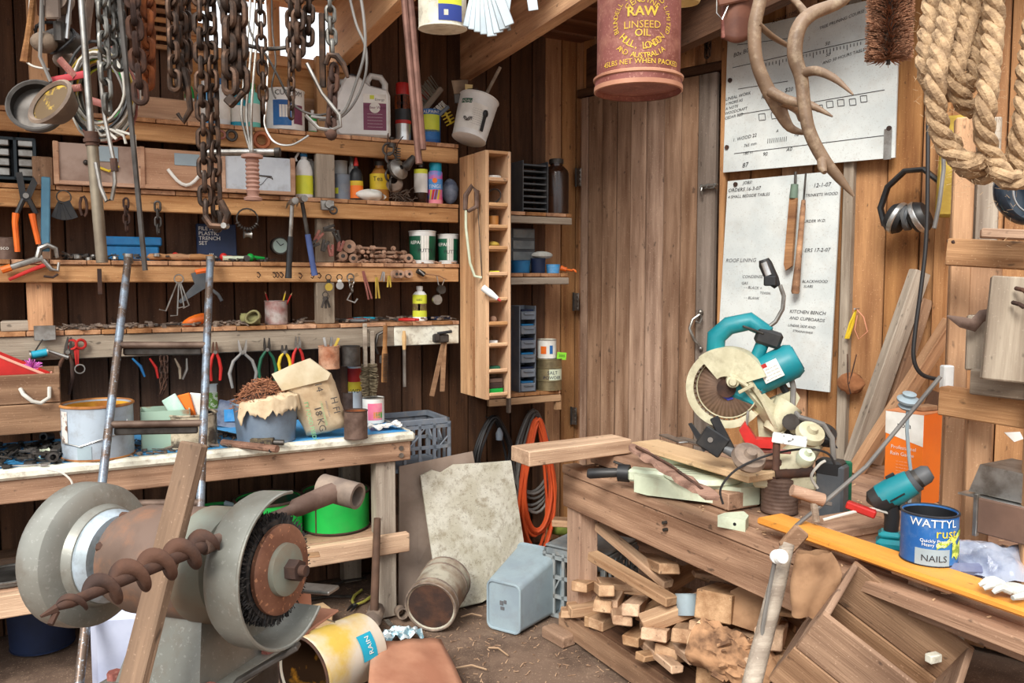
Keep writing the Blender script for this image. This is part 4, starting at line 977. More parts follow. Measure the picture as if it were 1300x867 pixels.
t = thing('white_tool', 'white handled tool lying on third shelf right of ladder', 'tool', PM(LW.at(302, .22, zC)+Vector((0, 0, .016)), a_l)); ob('handle', MB().tube([(-.07, 0, 0), (.04, 0, 0)], .012, 8), CREAMG, t); ob('head', MB().tube([(.04, -.02, 0), (.04, .02, 0)], .016, 10), STEELD, t)
t = thing('plank_stub', 'short dark wooden slab at left end of bottom shelf', 'timber', PM(LW.at(22, .17, zD), a_l)); ob('block', MB().box(-.06, .06, -.05, .05, 0, .045, .004), W_GREY, t)
# small glass block cabinet at the far left
t = thing('glass_drawer_cabinet', 'small dark framed cabinet of glass drawers at far left shelf', 'cabinet', LW.M(LW.s_at(12, .2, 2.2), .2, LW.hit(12, 228, .2).z))
cw, chh = .2, LW.hit(12, 174, .2).z-LW.hit(12, 228, .2).z
ob('frame', MB().box(-cw/2, cw/2, -.01, .14, 0, .012).box(-cw/2, cw/2, -.01, .14, chh-.012, chh).box(cw/2-.012, cw/2, -.01, .14, 0, chh).box(-cw/2, -cw/2+.012, -.01, .14, 0, chh).box(.015, .027, -.01, .14, 0, chh).box(-cw/2, cw/2, .12, .14, 0, chh), mat('dark teal frame', (20, 34, 40), rough=.4), t)
for i in range(2):
    for k in range(4): ob('drawer', MB().box(-.085+i*.115, -.0+i*.09, -.004, .1, .016+k*chh*.235, .01+(k+1)*chh*.225, .004), STEEL, t)
# ---------------- tools hung along the shelf rails ----------------
OH = OF+.03
def nail(parent, m=None): return ob('nail', MB().tube([(0, .028, 0), (0, -.012, .002)], .0025, 6), m or STEELD, parent)
P1 = 4.25/F    # metres per photo pixel at the shelf rails
# hammers on the second rail
t = hammer('steel claw hammer with black grip hanging from second rail', FM(LW, 371, 257, OH+.06, 4), 91*P1, BLACK, STEEL, group='claw hammers hung from the second rail'); nail(t)
t = hammer('claw hammer with blue grip beside the black gripped one', FM(LW, 383, 254, OH+.06, -9), 92*P1, mat('blue grip', (74, 92, 140), (60, 74, 120), .6), STEELD, group='claw hammers hung from the second rail'); nail(t)
# lever loppers with orange handles, blue strip, keys
t = thing('bolt_snips', 'black snips with bright orange handles hanging at far left', 'snips', FM(LW, 33, 250, OH, 0))
ob('blades', MB().prism([(-.035, .1), (-.01, .105), (.0, .02), (.03, .09), (.045, .06), (.012, -.02), (-.02, -.02)], -.005, .005, TR(0, 0, 0, 90)), BLACK, t)
for sx in (-1, 1):
    ob('arm', MB().tube([(sx*.01, 0, -.01), (sx*.035, 0, -.07)], .011, 8), BLACK, t)
    ob('handle', MB().tube([(sx*.03-.01, 0, -.07), (sx*.035-.01, 0, -.11), (sx*.04, 0, -.2 if sx > 0 else -.235)], [.014, .012, .011], 8), ORG, t)
ob('pivot', MB().tube([(0, -.012, .005), (0, .008, .005)], .012, 10), STEEL, t)
a_ = LW.s_at(56, OH, 2)
beam_ = beam('metal_strip', LW.pt(a_-.004, OH, zat(322, 3.9)), LW.pt(a_+.01, OH, zat(234, 3.9)), .035, .006, mat('faded blue', (84, 132, 152), (70, 112, 134)), None, LW.u); tag(beam_, 'narrow flat strip painted light blue hanging beside orange snips', 'strip')
t = thing('key_bunch', 'dark bunch of keys on a split ring below the wooden boxes', 'keys', FM(LW, 81, 250, OH))
ob('ring', ring(.028, .003), STEELD, t)
for k in range(5): ob('key', MB().box(-.014, .014, -.003+k*.004, -.001+k*.004, -.1, -.02, .001, M=TR(0, 0, 0, 0, -24+12*k)), BLACK, t)
t = thing('snap_ring', 'brassy oval snap ring hanging right of the key bunch', 'ring', FM(LW, 106, 262, OH)); ob('ring', MB().tube([(.014*math.cos(a*.7), 0, .045*math.sin(a*.7)) for a in range(9)], .006, 6, True), RUST, t)
for px_, y_, n_, lb, m_ in ((160, 258, 4, 'short rusty chain with shackle hung from the second rail', RUST), (200, 262, 4, 'steel ring and short link strap hung left of the long chain', STEELD)):
    p = LW.hit(px_, y_, OH); chain(lb, [p, p+Vector((0, 0, -.13))], .055, .010, m_, 'short pieces hung on the second rail', 'short_chain')
t = thing('ring_collar', 'ring with blackened washers and steel bobbin right of long chains', 'ring', FM(LW, 314, 278, OH))
ob('ring', ring(.05, .004), STEELD, t)
for k in range(9): ob('washer', MB().tube([(-.003, 0, 0), (.003, 0, 0)], .011, 10), STEELD, t, TR(.05*math.cos(pi+.4+k*.28), 0, .05*math.sin(pi+.4+k*.28), 0, -(pi+.4+k*.28)*57.3+90))
ob('bobbin', MB().lathe([(0, -.018), (.018, -.018), (.012, -.008), (.012, .008), (.018, .018), (0, .018)], 14), STEEL, t, TR(0, 0, -.075, 0, 90))
# clip cluster by the grey post
g = 'metal spring clips bunched on a nail by the grey post'
for i, (x_, y_, rl) in enumerate(((404, 300, 35), (398, 310, 60), (412, 312, 20), (420, 318, -5), (428, 300, -20), (418, 290, 80), (432, 312, 15))):
    t = thing('spring_clip', 'small metal and red spring clip bunched beside the grey post', 'clip', FM(LW, x_, y_, OH, rl), g)
    for sx in (-1, 1): ob('jaw', MB().box(-.007, .007, -.006, .006, 0, .06, .002, M=TR(sx*.004, 0, -.03, 0, sx*8)), STEELD if i % 3 else TINR, t)
    ob('spring', ring(.011, .003, 10), STEEL, t)
t = thing('pulley_cleat', 'small steel cleat bolted on the second rail above the clips', 'cleat', FM(LW, 417, 262, OH)); ob('plate', MB().box(-.04, .03, -.006, .01, -.02, .03, .004), STEEL, t); ob('wheel', MB().tube([(0, -.02, .01), (0, -.006, .01)], .02, 14), STEEL, t); ob('eye', ring(.018, .005, 12), STEELD, t, TR(.02, -.02, -.02))
# rings and washers under the top shelf rail
for x_, y_, r_, m_, lb in ((281, 171, .017, TINR, 'rusty eye bolt on the top rail, leftmost of three'), (294, 172, .022, STEELD, 'dark stacked washer on top rail right of eye bolt'), (332, 178, .034, mat('copper ring', (176, 106, 70), (140, 80, 52), .5, .5, 10), 'large copper coloured ring on the top rail')):
    t = solo('rail_ring', ring(r_, r_*.35, 18), m_, lb, 'ring', FM(LW, x_, y_, OH)); 
# third rail: hex keys, snips, locking pliers
t = thing('locking_pliers', 'large locking pliers with red tips clamped on the third rail', 'pliers', FM(LW, 48, 333, OH+.01, 0))
ob('upper_jaw', MB().tube([(.0, 0, .02), (.01, 0, .06), (.04, 0, .075), (.07, 0, .06), (.075, 0, .02)], [.012, .013, .012, .011, .008], 8), STEEL, t)
ob('body', MB().tube([(.02, 0, .02), (-.04, 0, 0), (-.12, 0, -.03)], [.016, .014, .012], 8, flat=.6), STEEL, t)
ob('grip', MB().tube([(-.1, 0, -.022), (-.135, 0, -.035)], .015, 8), ORG, t, label='orange grip end')
ob('lever', MB().tube([(.03, 0, -.01), (-.03, 0, -.035), (-.11, 0, -.075)], [.009, .008, .007], 8, flat=.6), RED, t, label='red lever')
ob('lower_jaw', MB().tube([(.02, 0, .01), (.05, 0, -.03), (.075, 0, -.035), (.08, 0, .0)], [.011, .01, .008, .006], 8), STEEL, t)
ob('adjusting_screw', MB().tube([(.02, 0, -.06), (.055, 0, -.065), (.075, 0, -.05)], .005, 6), RUST, t)
t = thing('hex_key_ring', 'ring of hex keys hanging from the third rail behind ladder', 'hex keys', FM(LW, 227, 354, OH))
ob('ring', ring(.02, .003), STEEL, t)
for k, (ry, L) in enumerate(((22, .16), (4, .17), (-8, .13), (-18, .13))): ob('key', MB().tube([(0, 0, -.015), (0, 0, -L), (-.03, 0, -L-.004)], .0038, 6), STEEL, t, TR(0, -.004*k, 0, 0, ry))
t = thing('pipe_cutter', 'grey and orange ratchet pipe cutter hanging behind the ladder', 'cutter', FM(LW, 257, 358, OH, 0))
ob('body', MB().prism([(-.05, .04), (.0, .055), (.035, .02), (.01, -.03), (-.1, -.1), (-.11, -.09), (-.035, -.01)], -.009, .009, TR(0, 0, 0, 90)), DKGREY, t)
ob('grip', MB().tube([(-.03, 0, .045), (.02, 0, .055)], .013, 8), ORG, t); ob('handle', MB().tube([(.01, 0, -.01), (.07, 0, -.06), (.085, 0, -.09)], .008, 8), DKGREY, t); ob('blade', MB().prism([(0, .01), (.03, .0), (.02, -.03)], -.012, -.009, TR(0, 0, 0, 90)), STEELL, t)
t = solo('flat_file', MB().box(-.009, .009, -.004, .002, -.115, 0, .001), RUST, 'narrow rusty strip hanging from third rail left of ladder', 'strip', FM(LW, 126, 341, OH))
# row of little things on the third rail
def keyring(label, x_, y_, L, n_, m_=STEELD, tagm=None):
    t = thing('key_ring', label, 'keys', FM(LW, x_, y_, OH)); ob('ring', ring(.014, .0025, 12), STEELD, t)
    for k in range(n_): ob('key', MB().box(-.006, .006, -.002, .001, -L, -.012, .001).tube([(0, -.003, -.02), (0, .002, -.02)], .011, 8), m_, t, TR(0, -.004*k, 0, 0, 18*(k-(n_-1)/2)))
    if tagm: ob('tag', MB().tube([(0, -.006, -L*.7), (0, -.002, -L*.7)], .02, 14), tagm, t)
    return t
for i, x_ in enumerate((328, 348, 352, 357, 381, 396, 405)): t = solo('cup_hook', MB().tube([(0, .03, .012), (0, -.008, .012), (.008, -.01, 0), (0, -.01, -.014), (-.008, -.01, -.006)], .0028, 6), RUST, 'small rusty screw hook on the third rail', 'hook', FM(LW, x_, 349 if i < 4 else 350, OH), 'rusty hooks along the third rail')
keyring('keys with round yellowed tag left of grey post, third rail', 417, 352, .07, 1, STEELD, YSOFT); keyring('pair of dark keys hung low against the grey post', 413, 374, .07, 3)
keyring('white ring and fob hanging right of the grey post', 431, 352, .06, 1, PAPERW, STEELL)
t = thing('shackle_clip', 'large bright steel clip with hooked end, third rail', 'clip', FM(LW, 445, 352, OH))
for k in range(4): ob('loop', ring(.018-.002*k, .004, 10), STEEL, t, TR(.004*(k % 2), -.004*k, -.022*k, 0, 0, 20*k))
ob('hook', MB().tube([(0, 0, -.08), (-.02, 0, -.115), (.02, 0, -.13), (.035, 0, -.11)], .005, 6), STEELL, t)
for x_, y_, rl, L, m_, lb in ((461, 344, -14, .15, TINR, 'rusty pink scissors handle hung on third rail'), (478, 352, -3, .11, YSOFT, 'yellowed wooden peg on third rail, second of the pegs'), (494, 350, 0, .06, YSOFT, 'short yellow key tag on the third rail'), (487, 345, 10, .05, STEELL, 'bright hook at the middle of the third rail')):
    t = thing('rail_peg', lb, 'peg', FM(LW, x_, y_, OH, rl))
    for sx in (-1, 1): ob('leg', MB().tube([(sx*.003, 0, 0), (sx*.009, 0, -L)], .005, 6), m_, t)
for x_, lb in ((500, 'left of the three wooden spools on the third rail'), (505, 'middle wooden spool pushed on third rail nail'), (516, 'right wooden spool with dark hole on third rail')):
    t = solo('wooden_spool', MB().lathe([(0, 0), (.02, 0), (.022, .008), (.014, .014), (.014, .03), (.022, .036), (.02, .044), (0, .044)], 14), CORK, lb, 'spool', FM(LW, x_, 348, OH-.0, 0, 0, 90)); ob('hole', MB().tube([(0, 0, .0435), (0, 0, .0445)], .008, 10), BLACK, t)
t = thing('brass_tap', 'small grey tap fitting on third rail beside the spools', 'tap', FM(LW, 534, 346, OH)); ob('body', MB().tube([(-.02, 0, .01), (.02, 0, -.01)], .014, 10), STEELD, t); ob('wing', MB().box(-.02, .02, -.02, -.012, -.004, .004, .002, M=TR(0, 0, 0, 0, 40)), STEELL, t)
t = thing('spring_balance', 'round spring gauge with dish hanging below the third rail', 'scale', FM(LW, 561, 350, OH))
ob('arm', MB().tube([(-.1, 0, .01), (-.02, -.004, .0), (.03, 0, -.02)], .004, 6), W_HANDLE, t); ob('hanger', MB().tube([(-.03, 0, 0), (-.02, 0, -.05), (0, 0, -.055), (.015, 0, -.02)], .003, 6), STEELL, t)
ob('dial', MB().tube([(-.004, -.01, -.075), (-.004, .01, -.075)], .024, 16), STEELD, t); ob('dish', MB().tube([(-.03, -.01, -.13), (-.03, .006, -.13)], .027, 16), STEEL, t); ob('link', MB().tube([(-.01, 0, -.1), (-.02, 0, -.11)], .003, 6), STEEL, t)
# ---- bottom grey rail ----
pl = 'pliers hung on the bottom grey rail'
pliers('small red cushioned pliers with brown jaws right of the ladder', FM(LW, 273, 447, OH), .19, RED, RUST, .1, group=pl)
pliers('bright needle pliers with long grey handles on grey rail', FM(LW, 308, 447, OH), .24, mat('grey grips', (138, 136, 132)), STEELL, .55, group=pl)
pliers('pliers with dark green handles on the grey rail', FM(LW, 339, 444, OH), .23, DGREEN, STEELD, .28, group=pl)
pliers('small pincers with yellow handles next to the green pliers', FM(LW, 361, 447, OH), .14, YEL, STEELD, .35, group=pl)
pliers('locking pliers with red handles partly behind the paper sack', FM(LW, 378, 440, OH), .2, RED, STEEL, .15, group=pl)
pliers('rusty nippers at left end of the grey rail', FM(LW, 86, 447, OH, 8), .26, RUST, STEELD, .06, group=pl)
t = thing('scissors', 'red handled scissors with steel ring left of the ladder', 'scissors', FM(LW, 97, 440, OH, 0))
for sx in (-1, 1): ob('handle', ring(.02, .006, 12), RED, t, TR(sx*.018, 0, .01, 0, 0, 15*sx)); ob('blade', MB().box(-.006, .006, -.002, .002, -.09, -.005, .001, M=TR(sx*.006, 0, 0, 0, sx*4)), RED, t)
ob('ring', ring(.02, .003, 12), STEELL, t, TR(.01, -.004, -.1))
for x_, m_, rl, lb in ((168, BLUE, -30, 'blue handle tip under the ladder rung'), (190, RED, -20, 'red handle tip under the ladder rung'), (222, W_GREY, -12, 'pale bent wire left behind ladder'), (237, STEELL, 12, 'steel bent pick hanging behind the ladder')):
    t = solo('hand_tool', MB().tube([(0, 0, 0), (.01, 0, -.05), (0, 0, -.1)], [.004, .007, .005], 6), m_, lb, 'tool', FM(LW, x_, 455, OH, rl))
t = thing('tag_plate', 'small grey metal plate hung over edge of bottom shelf', 'plate', FM(LW, 57, 422, OH)); ob('plate', MB().box(-.042, .042, -.003, .003, -.035, .03, .002), STEEL, t); ob('wire', MB().tube([(-.01, -.002, -.03), (-.04, -.002, -.08)], .003, 6), STEELD, t)
t = thing('wire_spool', 'small teal thread spool hung at the left of grey rail', 'spool', FM(LW, 50, 449, OH, 80)); ob('thread', MB().tube([(0, 0, -.03), (0, 0, .03)], .017, 12), TEALL, t); ob('end', MB().tube([(0, 0, .03), (0, 0, .036)], .022, 12).tube([(0, 0, -.036), (0, 0, -.03)], .022, 12), STEEL, t)
solo('spindle', MB().tube([(-.04, 0, .02), (.05, 0, -.02)], [.004, .011], 8), STEEL, 'steel tapered pin beside the teal spool', 'pin', FM(LW, 70, 449, OH))
p = LW.hit(206, 441, OH); chain('rusty doubled light chain hanging under the ladder rung', [p, p+Vector((0, -.02, -.2))], .04, .007, RUST, name='short_chain'); chain('second strand of rusty light chain under the ladder rung', [p+Vector((.025, -.02, 0)), p+Vector((.028, -.03, -.15)), p+Vector((.002, -.035, -.22))], .04, .007, RUST, name='short_chain')
# two tins screwed on the rail
q = LW.hit(418, 468, OH+.04)
can('hanging_tin', 'rusty orange tin fixed on bottom rail with bits sticking up', 'tin', PM(q), .052, .115, mat('flaky tin', (196, 150, 120), (160, 100, 70), .7, .1, 12, dirt=.6, dirtc=(110, 70, 50), bump=.4), 20, inner=STEELD)
q2 = LW.hit(445, 464, OH+.03)
can('hanging_tin', 'dull grey tin fixed on bottom rail beside the orange one', 'tin', PM(q2), .05, .1, STEELD, 20, inner=BLACK)
for k, (dx, m_, rl, lb) in enumerate(((-.015, STEELL, -10, 'bright blade standing in the rusty orange rail tin'), (.01, STEEL, 5, 'steel pin standing in the rusty orange rail tin'), (.03, YSOFT, 25, 'yellow stub leaning right in the rusty rail tin'))): solo('small_tool', MB().box(-.007, .007, -.003, .003, -.05, .05, .001), m_, lb, 'tool', PM(q+Vector((dx, 0, .11)), 0, 0, rl))
# brushes
t = thing('bottle_brush', 'round worn tube brush on twin sticks hanging on the grey rail', 'brush', FM(LW, 468, 425, OH+.02))
for sx, zt in ((-1, .06), (1, .02)): ob('stick', MB().box(-.011, .011, -.005, .005, -.17, zt, .002, M=TR(sx*.02, 0, 0)), W_GREY, t)
q = MB()
for k in range(420):
    z = RND.uniform(-.32, -.15); a = RND.uniform(0, 2*pi); r_ = .045*(1-abs(z+.22)*3.2)+.006
    q.tube([(0, 0, z), (r_*math.cos(a), r_*math.sin(a), z+RND.uniform(-.006, .006))], .0016, 3, caps=False)
ob('bristles', q, mat('grimy bristle', (132, 118, 92), (84, 72, 54), .9), t)['kind'] = 'stuff'
t = thing('wire_brush', 'wire brush with orange brown wooden back on the white rail', 'brush', FM(LW, 489, 420, OH+.03, 2))
ob('back', MB().tube([(0, 0, .03), (0, 0, -.09), (0, 0, -.12), (0, 0, -.27)], [.012, .012, .016, .016], 8, flat=.45), W_HANDLE, t)
q = MB()
for i in range(22):
    for j in (-1, 0, 1): q.tube([(j*.008, -.006, -.12-i*.0068), (j*.01, -.026, -.12-i*.0068)], .0018, 4)
ob('bristles', q, STEELD, t)['kind'] = 'stuff'
t = thing('leaf_spring', 'curved strip of dark rubber behind the wire brush', 'strip', FM(LW, 484, 432, OH)); ob('strip', MB().tube([(.02, 0, .05), (-.02, 0, .03), (-.035, 0, -.03), (-.02, 0, -.07)], .009, 8, flat=1.5), STEELD, t); ob('tab', MB().box(-.01, .02, -.004, .004, -.12, -.08, .002), STEEL, t)
t = thing('long_chisel', 'thin chisel with yellow wooden handle on the white rail', 'chisel', FM(LW, 513, 432, OH)); ob('handle', MB().tube([(0, 0, .05), (0, 0, .02), (0, 0, -.05)], [.008, .013, .009], 8), W_PINE, t); ob('blade', MB().box(-.008, .008, -.003, .003, -.25, -.05, .001), STEEL, t)
t = thing('timber_clamp', 'dark iron clamp gripping two thin wooden strips at shelf end', 'clamp', FM(LW, 560, 430, OH+.02))
ob('body', MB().box(-.045, .04, -.02, .02, -.02, .025, .006).box(-.05, -.02, -.03, -.01, -.01, .03, .004), STEELD, t); ob('screw', MB().tube([(-.03, -.02, .03), (.05, -.03, .04)], .008, 8), BLACK, t)
for rl, lb in ((14, 'left strip'), (3, 'right strip')): ob('wood_strip', MB().box(-.014, .014, -.004, .004, -.29 if rl < 9 else -.32, -.01, .002, M=TR(.02, 0, 0, 0, rl)), W_CRATE, t)
# tap cluster on the top rail
t = thing('pipe_fittings', 'cluster of grey pipe fittings strung on wire under top shelf', 'fittings', FM(LW, 505, 215, OH+.05))
ob('elbow', MB().tube([(.09, 0, .07), (.05, 0, .02), (.0, 0, 0)], [.016, .026, .022], 10), STEELD, t); ob('flange', MB().lathe([(.012, -.02), (.052, -.02), (.056, 0), (.03, .01), (.012, .02)], 20), STEEL, t, TR(0, -.02, -.0, 70, 0, 20))
for k in range(5): ob('ring', ring(.03-.003*(k % 2), .006, 14), STEELD, t, TR(-.05+.012*(k % 3), 0, .1-.045*k, 0, 0, 25*k-40))
ob('spring', MB().tube([(.014*math.cos(k*.8), .014*math.sin(k*.8), .04+k*.0017) for k in range(44)], .003, 5), STEELD, t)
ob('cap', MB().tube([(-.03, 0, .11), (-.03, 0, .13)], .022, 12).tube([(-.03, 0, .15), (-.03, 0, .16)], .016, 12), STEELD, t); ob('wire', MB().tube([(-.05, 0, .18), (-.06, 0, .08), (-.04, 0, -.03)], .003, 5).tube([(.03, 0, .17), (.0, 0, .13), (-.01, 0, .08)], .003, 5), RUST, t)
ob('collar', MB().lathe([(.012, -.03), (.04, -.03), (.044, -.01), (.03, .01), (.02, .02)], 16), DUSTMET, t, TR(-.02, 0, -.07, 60, 0, -30))
# spiral stud
t = thing('threaded_stud', 'pale ribbed stud with end flange hanging over the white box', 'stud', D(320, 196, 2.35))
q = [(.0, .0)]
q = [(.022, .0), (.03, -.002), (.03, -.01)]+[(.0165+.0035*(k % 2), -.012-.006*k) for k in range(17)]+[(.016, -.118), (.026, -.122), (.024, -.13), (0, -.13)]
ob('shaft', MB().lathe([(0, 0)]+q, 16), mat('dusty pink plastic', (172, 132, 116), (140, 104, 90), .7), t)
t2 = thing('iron_bar', 'straight grey iron bar held level through wires', 'bar', D(318, 194, 2.37)); ob('rod', MB().tube([(-.135, 0, .0), (.075, 0, .002)], .010, 10), STEEL, t2); ob('end_cap', MB().tube([(.07, 0, .002), (.085, 0, .002)], .013, 10), STEELD, t2)
# ---------------- things hung from the pole overhead ----------------
pole_z = {}
def top_rail(name, label, px0, px1, d, z):
    a = Vector(((px0-650)/F*d, d, z)); b = Vector(((px1-650)/F*d, d, z)); t = thing(name, label, 'pole', a)
    ob('pole', MB().tube([(0, 0, 0), b-a], .022, 12), STEELD, t); return t
ZR = 2.44
top_rail('hanging_pole', 'iron pole above the frame carrying chains and hooks', -90, 560, 2.05, 2.52)
top_rail('hanging_pole', 'second iron pole above the frame carrying tins and rope', 480, 1600, 2.0, 2.58)
def hangchain(label, px_, yb, L, d, m, dist=2.05, px2=None, name='hanging_chain', y0=-25, group=None):
    a = D(px_, y0, dist); b = D(px2 if px2 is not None else px_, yb, dist); b.y = a.y; a2 = a.copy()
    return chain(label, [a, b], L, d, m, group, name)
# grey galvanised chain strands
G1 = 'grey galvanised chain strands at left'
hangchain('grey galvanised chain, leftmost strand beside the iron pipe', 127, 148, .058, .011, CHAIN_G, 1.95, 131, group=G1)
hangchain('grey galvanised chain, second strand from the pipe', 136, 74, .052, .010, CHAIN_G, 1.98, 138, group=G1)
hangchain('grey galvanised chain, third strand from the pipe', 145, 80, .052, .010, CHAIN_G, 2.0, 147, group=G1)
hangchain('grey galvanised chain, strand against the thin rod', 150, 74, .050, .010, CHAIN_G, 2.03, 152, group=G1)
hangchain('orange rust chain, left strand of the rusted pair', 166, 132, .066, .014, RUST, 2.0, 174)
hangchain('bright orange rusted chain, right strand of the pair', 188, 105, .066, .016, RUSTO, 2.05, 184)
hangchain('dark rust chain between the two orange strands', 178, 92, .06, .012, RUST, 2.1, 178)
G2 = 'dark steel chains left of the window'
hangchain('short dark chain left of the long twin chains', 217, 105, .06, .013, CHAIN_D, 2.0, 218, group=G2)
hangchain('dark chain ending in an open hook', 227, 108, .062, .014, CHAIN_D, 2.04, 228, group=G2)
hangchain('dark chain third from the rusted pair', 234, 82, .058, .012, CHAIN_D, 2.08, 236, group=G2)
solo('chain_hook', MB().tube([(0, 0, .06), (.012, 0, .0), (.016, 0, -.04), (-.002, 0, -.07), (-.016, 0, -.05)], [.010, .009, .008, .007, .005], 8), CHAIN_D, 'open dark hook below the short chain', 'hook', D(233, 118, 2.04))
hangchain('long dark chain reaching the third shelf, left of two', 252, 270, .056, .0115, CHAIN_D, 1.92, 253)
hangchain('long dark chain reaching the third shelf, right of two', 266, 282, .056, .0115, CHAIN_D, 1.94, 268)
t = thing('bow_shackle', 'ribbed iron shackle joining ends of the long chains', 'shackle', D(276, 280, 1.94)); ob('bow', MB().tube([(-.03, 0, .01), (-.015, 0, -.012), (.015, 0, -.014), (.024, 0, .015), (.008, 0, .045)], .009, 8), CHAIN_D, t); ob('pin', MB().tube([(.018, -.012, -.012), (.018, .012, -.012)], .007, 8), STEEL, t)
G3 = 'heavy chain strands in front of the window'
hangchain('heavy chain in front of window, left strand', 289, 118, .072, .017, CHAIN_D, 1.9, 289, group=G3)
hangchain('heavy chain in front of window, right strand', 303, 105, .072, .017, CHAIN_D, 1.92, 303, group=G3)
hangchain('heavy chain strand hanging between the two', 297, 92, .066, .015, CHAIN_D, 2.0, 298, group=G3)
t = thing('toggle_bar', 'dark toggle bar at the end of the heavy chain', 'toggle', D(303, 128, 1.92)); ob('bar', MB().tube([(.012, 0, .02), (-.012, 0, -.006)], .007, 8), CHAIN_D, t); ob('end_block', MB().box(-.02, .004, -.01, .01, -.012, .012, .003, M=TR(-.012, 0, -.006, 0, 45)), CHAIN_D, t)
hangchain('thin chain between window chains and bar', 329, 132, .045, .008, CHAIN_D, 1.95, 331)
G4 = 'dark chains right of the window'
hangchain('dark chain bundle right of the window, leftmost strand', 368, 84, .052, .011, CHAIN_D, 1.95, 370, group=G4)
hangchain('dark chain bundle right of the window, second strand', 378, 78, .056, .013, CHAIN_D, 1.92, 377, group=G4)
hangchain('dark chain bundle right of the window, looped strand', 393, 48, .05, .012, CHAIN_D, 1.95, 390, group=G4)
hangchain('thin lower chain hanging below the dark bundle', 370, 148, .036, .007, CHAIN_D, 1.93, 368, y0=70)
hangchain('grey chain with hook, right of the dark bundle', 417, 72, .046, .010, CHAIN_G, 1.95, 421, group=G4)
solo('hook_bar', MB().tube([(0, 0, .05), (0, 0, -.12)], .008, 8), CHAIN_D, 'dark straight iron bar beside hooked chain', 'bar', D(409, 45, 1.96))
solo('grab_hook', MB().tube([(-.012, 0, .0), (-.004, 0, .022), (.014, 0, .02), (.03, 0, .0), (.04, 0, -.03)], [.006, .008, .008, .007, .004], 8), CHAIN_D, 'open grab hook at the end of grey chain', 'hook', D(420, 82, 1.95))
hangchain('rusty link chain below the grab hook', 424, 170, .05, .012, RUST, 1.97, 418, y0=92)
t = thing('steel_karabiner', 'long steel wire loop around the rusty chain', 'loop', D(420, 130, 1.95)); ob('wire', MB().tube([(-.055+0, 0, .09), (-.02, 0, .02), (.02, 0, -.03), (.022, 0, -.055), (.0, 0, -.065), (-.03, 0, -.06), (-.06, 0, -.03)], .0045, 7), STEEL, t); ob('rope_knot', MB().ball((0, 0, -.075), .014, 8), RUST, t)
# pipes and rods
t = thing('iron_pipe', 'long grey iron pipe hanging at left with threaded socket', 'pipe', D(105, 40, 2.0))
b = D(119, 333, 2.0)-D(105, 40, 2.0); b.y = 0; b0 = D(99, -60, 2.0)-D(105, 40, 2.0)
ob('upper_rod', MB().tube([b0, b*.44], .008, 10), STEEL, t); ob('socket', MB().tube([b*.43, b*.49], .016, 12).tube([b*.46, b*.475], .019, 12), RUST, t); ob('lower_pipe', MB().tube([b*.48, b], .0135, 14), mat('dull pipe', (140, 130, 112), (110, 98, 84), .5, .6, 9), t)
t = thing('steel_rod', 'thin dark steel rod hanging right of the iron pipe', 'rod', D(152, 0, 1.95)); b = D(173, 343, 1.95)-D(152, 0, 1.95); b.y = 0
ob('rod', MB().tube([-b*.2, b], .0065, 8), STEELD, t)
t = thing('stirrup_hook', 'slender iron stirrup hook with yellow cord hanging at left', 'hook', D(132, 110, 1.97)); s_ = 1.97/F
ob('rod', MB().tube([(-.01, 0, .06), (0, 0, -40*s_), (9*s_, 0, -92*s_), (10*s_, 0, -120*s_), (5*s_, 0, -142*s_), (-2*s_, 0, -144*s_), (-9*s_, 0, -126*s_), (-14*s_, 0, -95*s_)], .005, 7), STEEL, t); ob('ferrule', MB().tube([(9*s_, 0, -90*s_), (10*s_, 0, -106*s_)], .009, 8), RUST, t)
# twin rusty rods
t = thing('rusty_rod_pair', 'pair of long rusty rods hanging down to the top rail', 'rods', D(512, 0, 2.6))
for x0, x1, y1 in ((508, 532, 208), (516, 537, 190)):
    a = D(x0, -60, 2.6)-D(512, 0, 2.6); b = D(x1, y1, 2.6)-D(512, 0, 2.6); ob('rod', MB().tube([a, b], .011, 9), mat('rod rust %d' % x0, (118, 84, 72), (88, 60, 50), .6, .4, 14), t)
# wire loops
def wire(label, pts, d, r, m=HOSEG, name='wire_loop', n=6):
    P = [D(x, y, d) for x, y in pts]; Q = []
    for i in range(len(P)-1):
        p0, p1, p2, p3 = P[max(i-1, 0)], P[i], P[i+1], P[min(i+2, len(P)-1)]
        for k in range(5):
            u = k/5; Q.append(.5*((2*p1)+(p2-p0)*u+(2*p0-5*p1+4*p2-p3)*u*u+(3*p1-p0-3*p2+p3)*u**3))
    Q.append(P[-1]); o = Q[0].copy()
    return solo(name, MB().tube([q-o for q in Q], r, n), m, label, 'wire', o)
wire('grey wire looping down in front of the white jerry can', [(455, -20), (462, 25), (463, 65), (452, 105), (438, 140), (420, 150), (395, 148)], 2.1, .004)
wire('second grey wire curving behind the first by jerry can', [(440, -20), (452, 30), (464, 60), (464, 95), (450, 130), (430, 150), (405, 152)], 2.14, .0035)
wire('thin wire sagging between the window chains and paint tub', [(300, -40), (318, 40), (338, 70), (352, 95), (372, 132), (400, 146), (432, 140)], 2.12, .003, STEELD)
wire('thin wire curling below the paint tub', [(334, -40), (340, 60), (338, 130), (336, 158), (348, 180), (370, 184), (392, 172)], 2.3, .003, STEELL)
wire('dark bent wire crossing the window front', [(270, -30), (290, 40), (310, 56), (340, 62), (366, 60)], 2.0, .005, STEELD)
wire('thin wire drooping left of the paint tub', [(345, 0), (346, 40), (350, 80), (345, 110), (350, 125)], 2.2, .0025, STEELD)
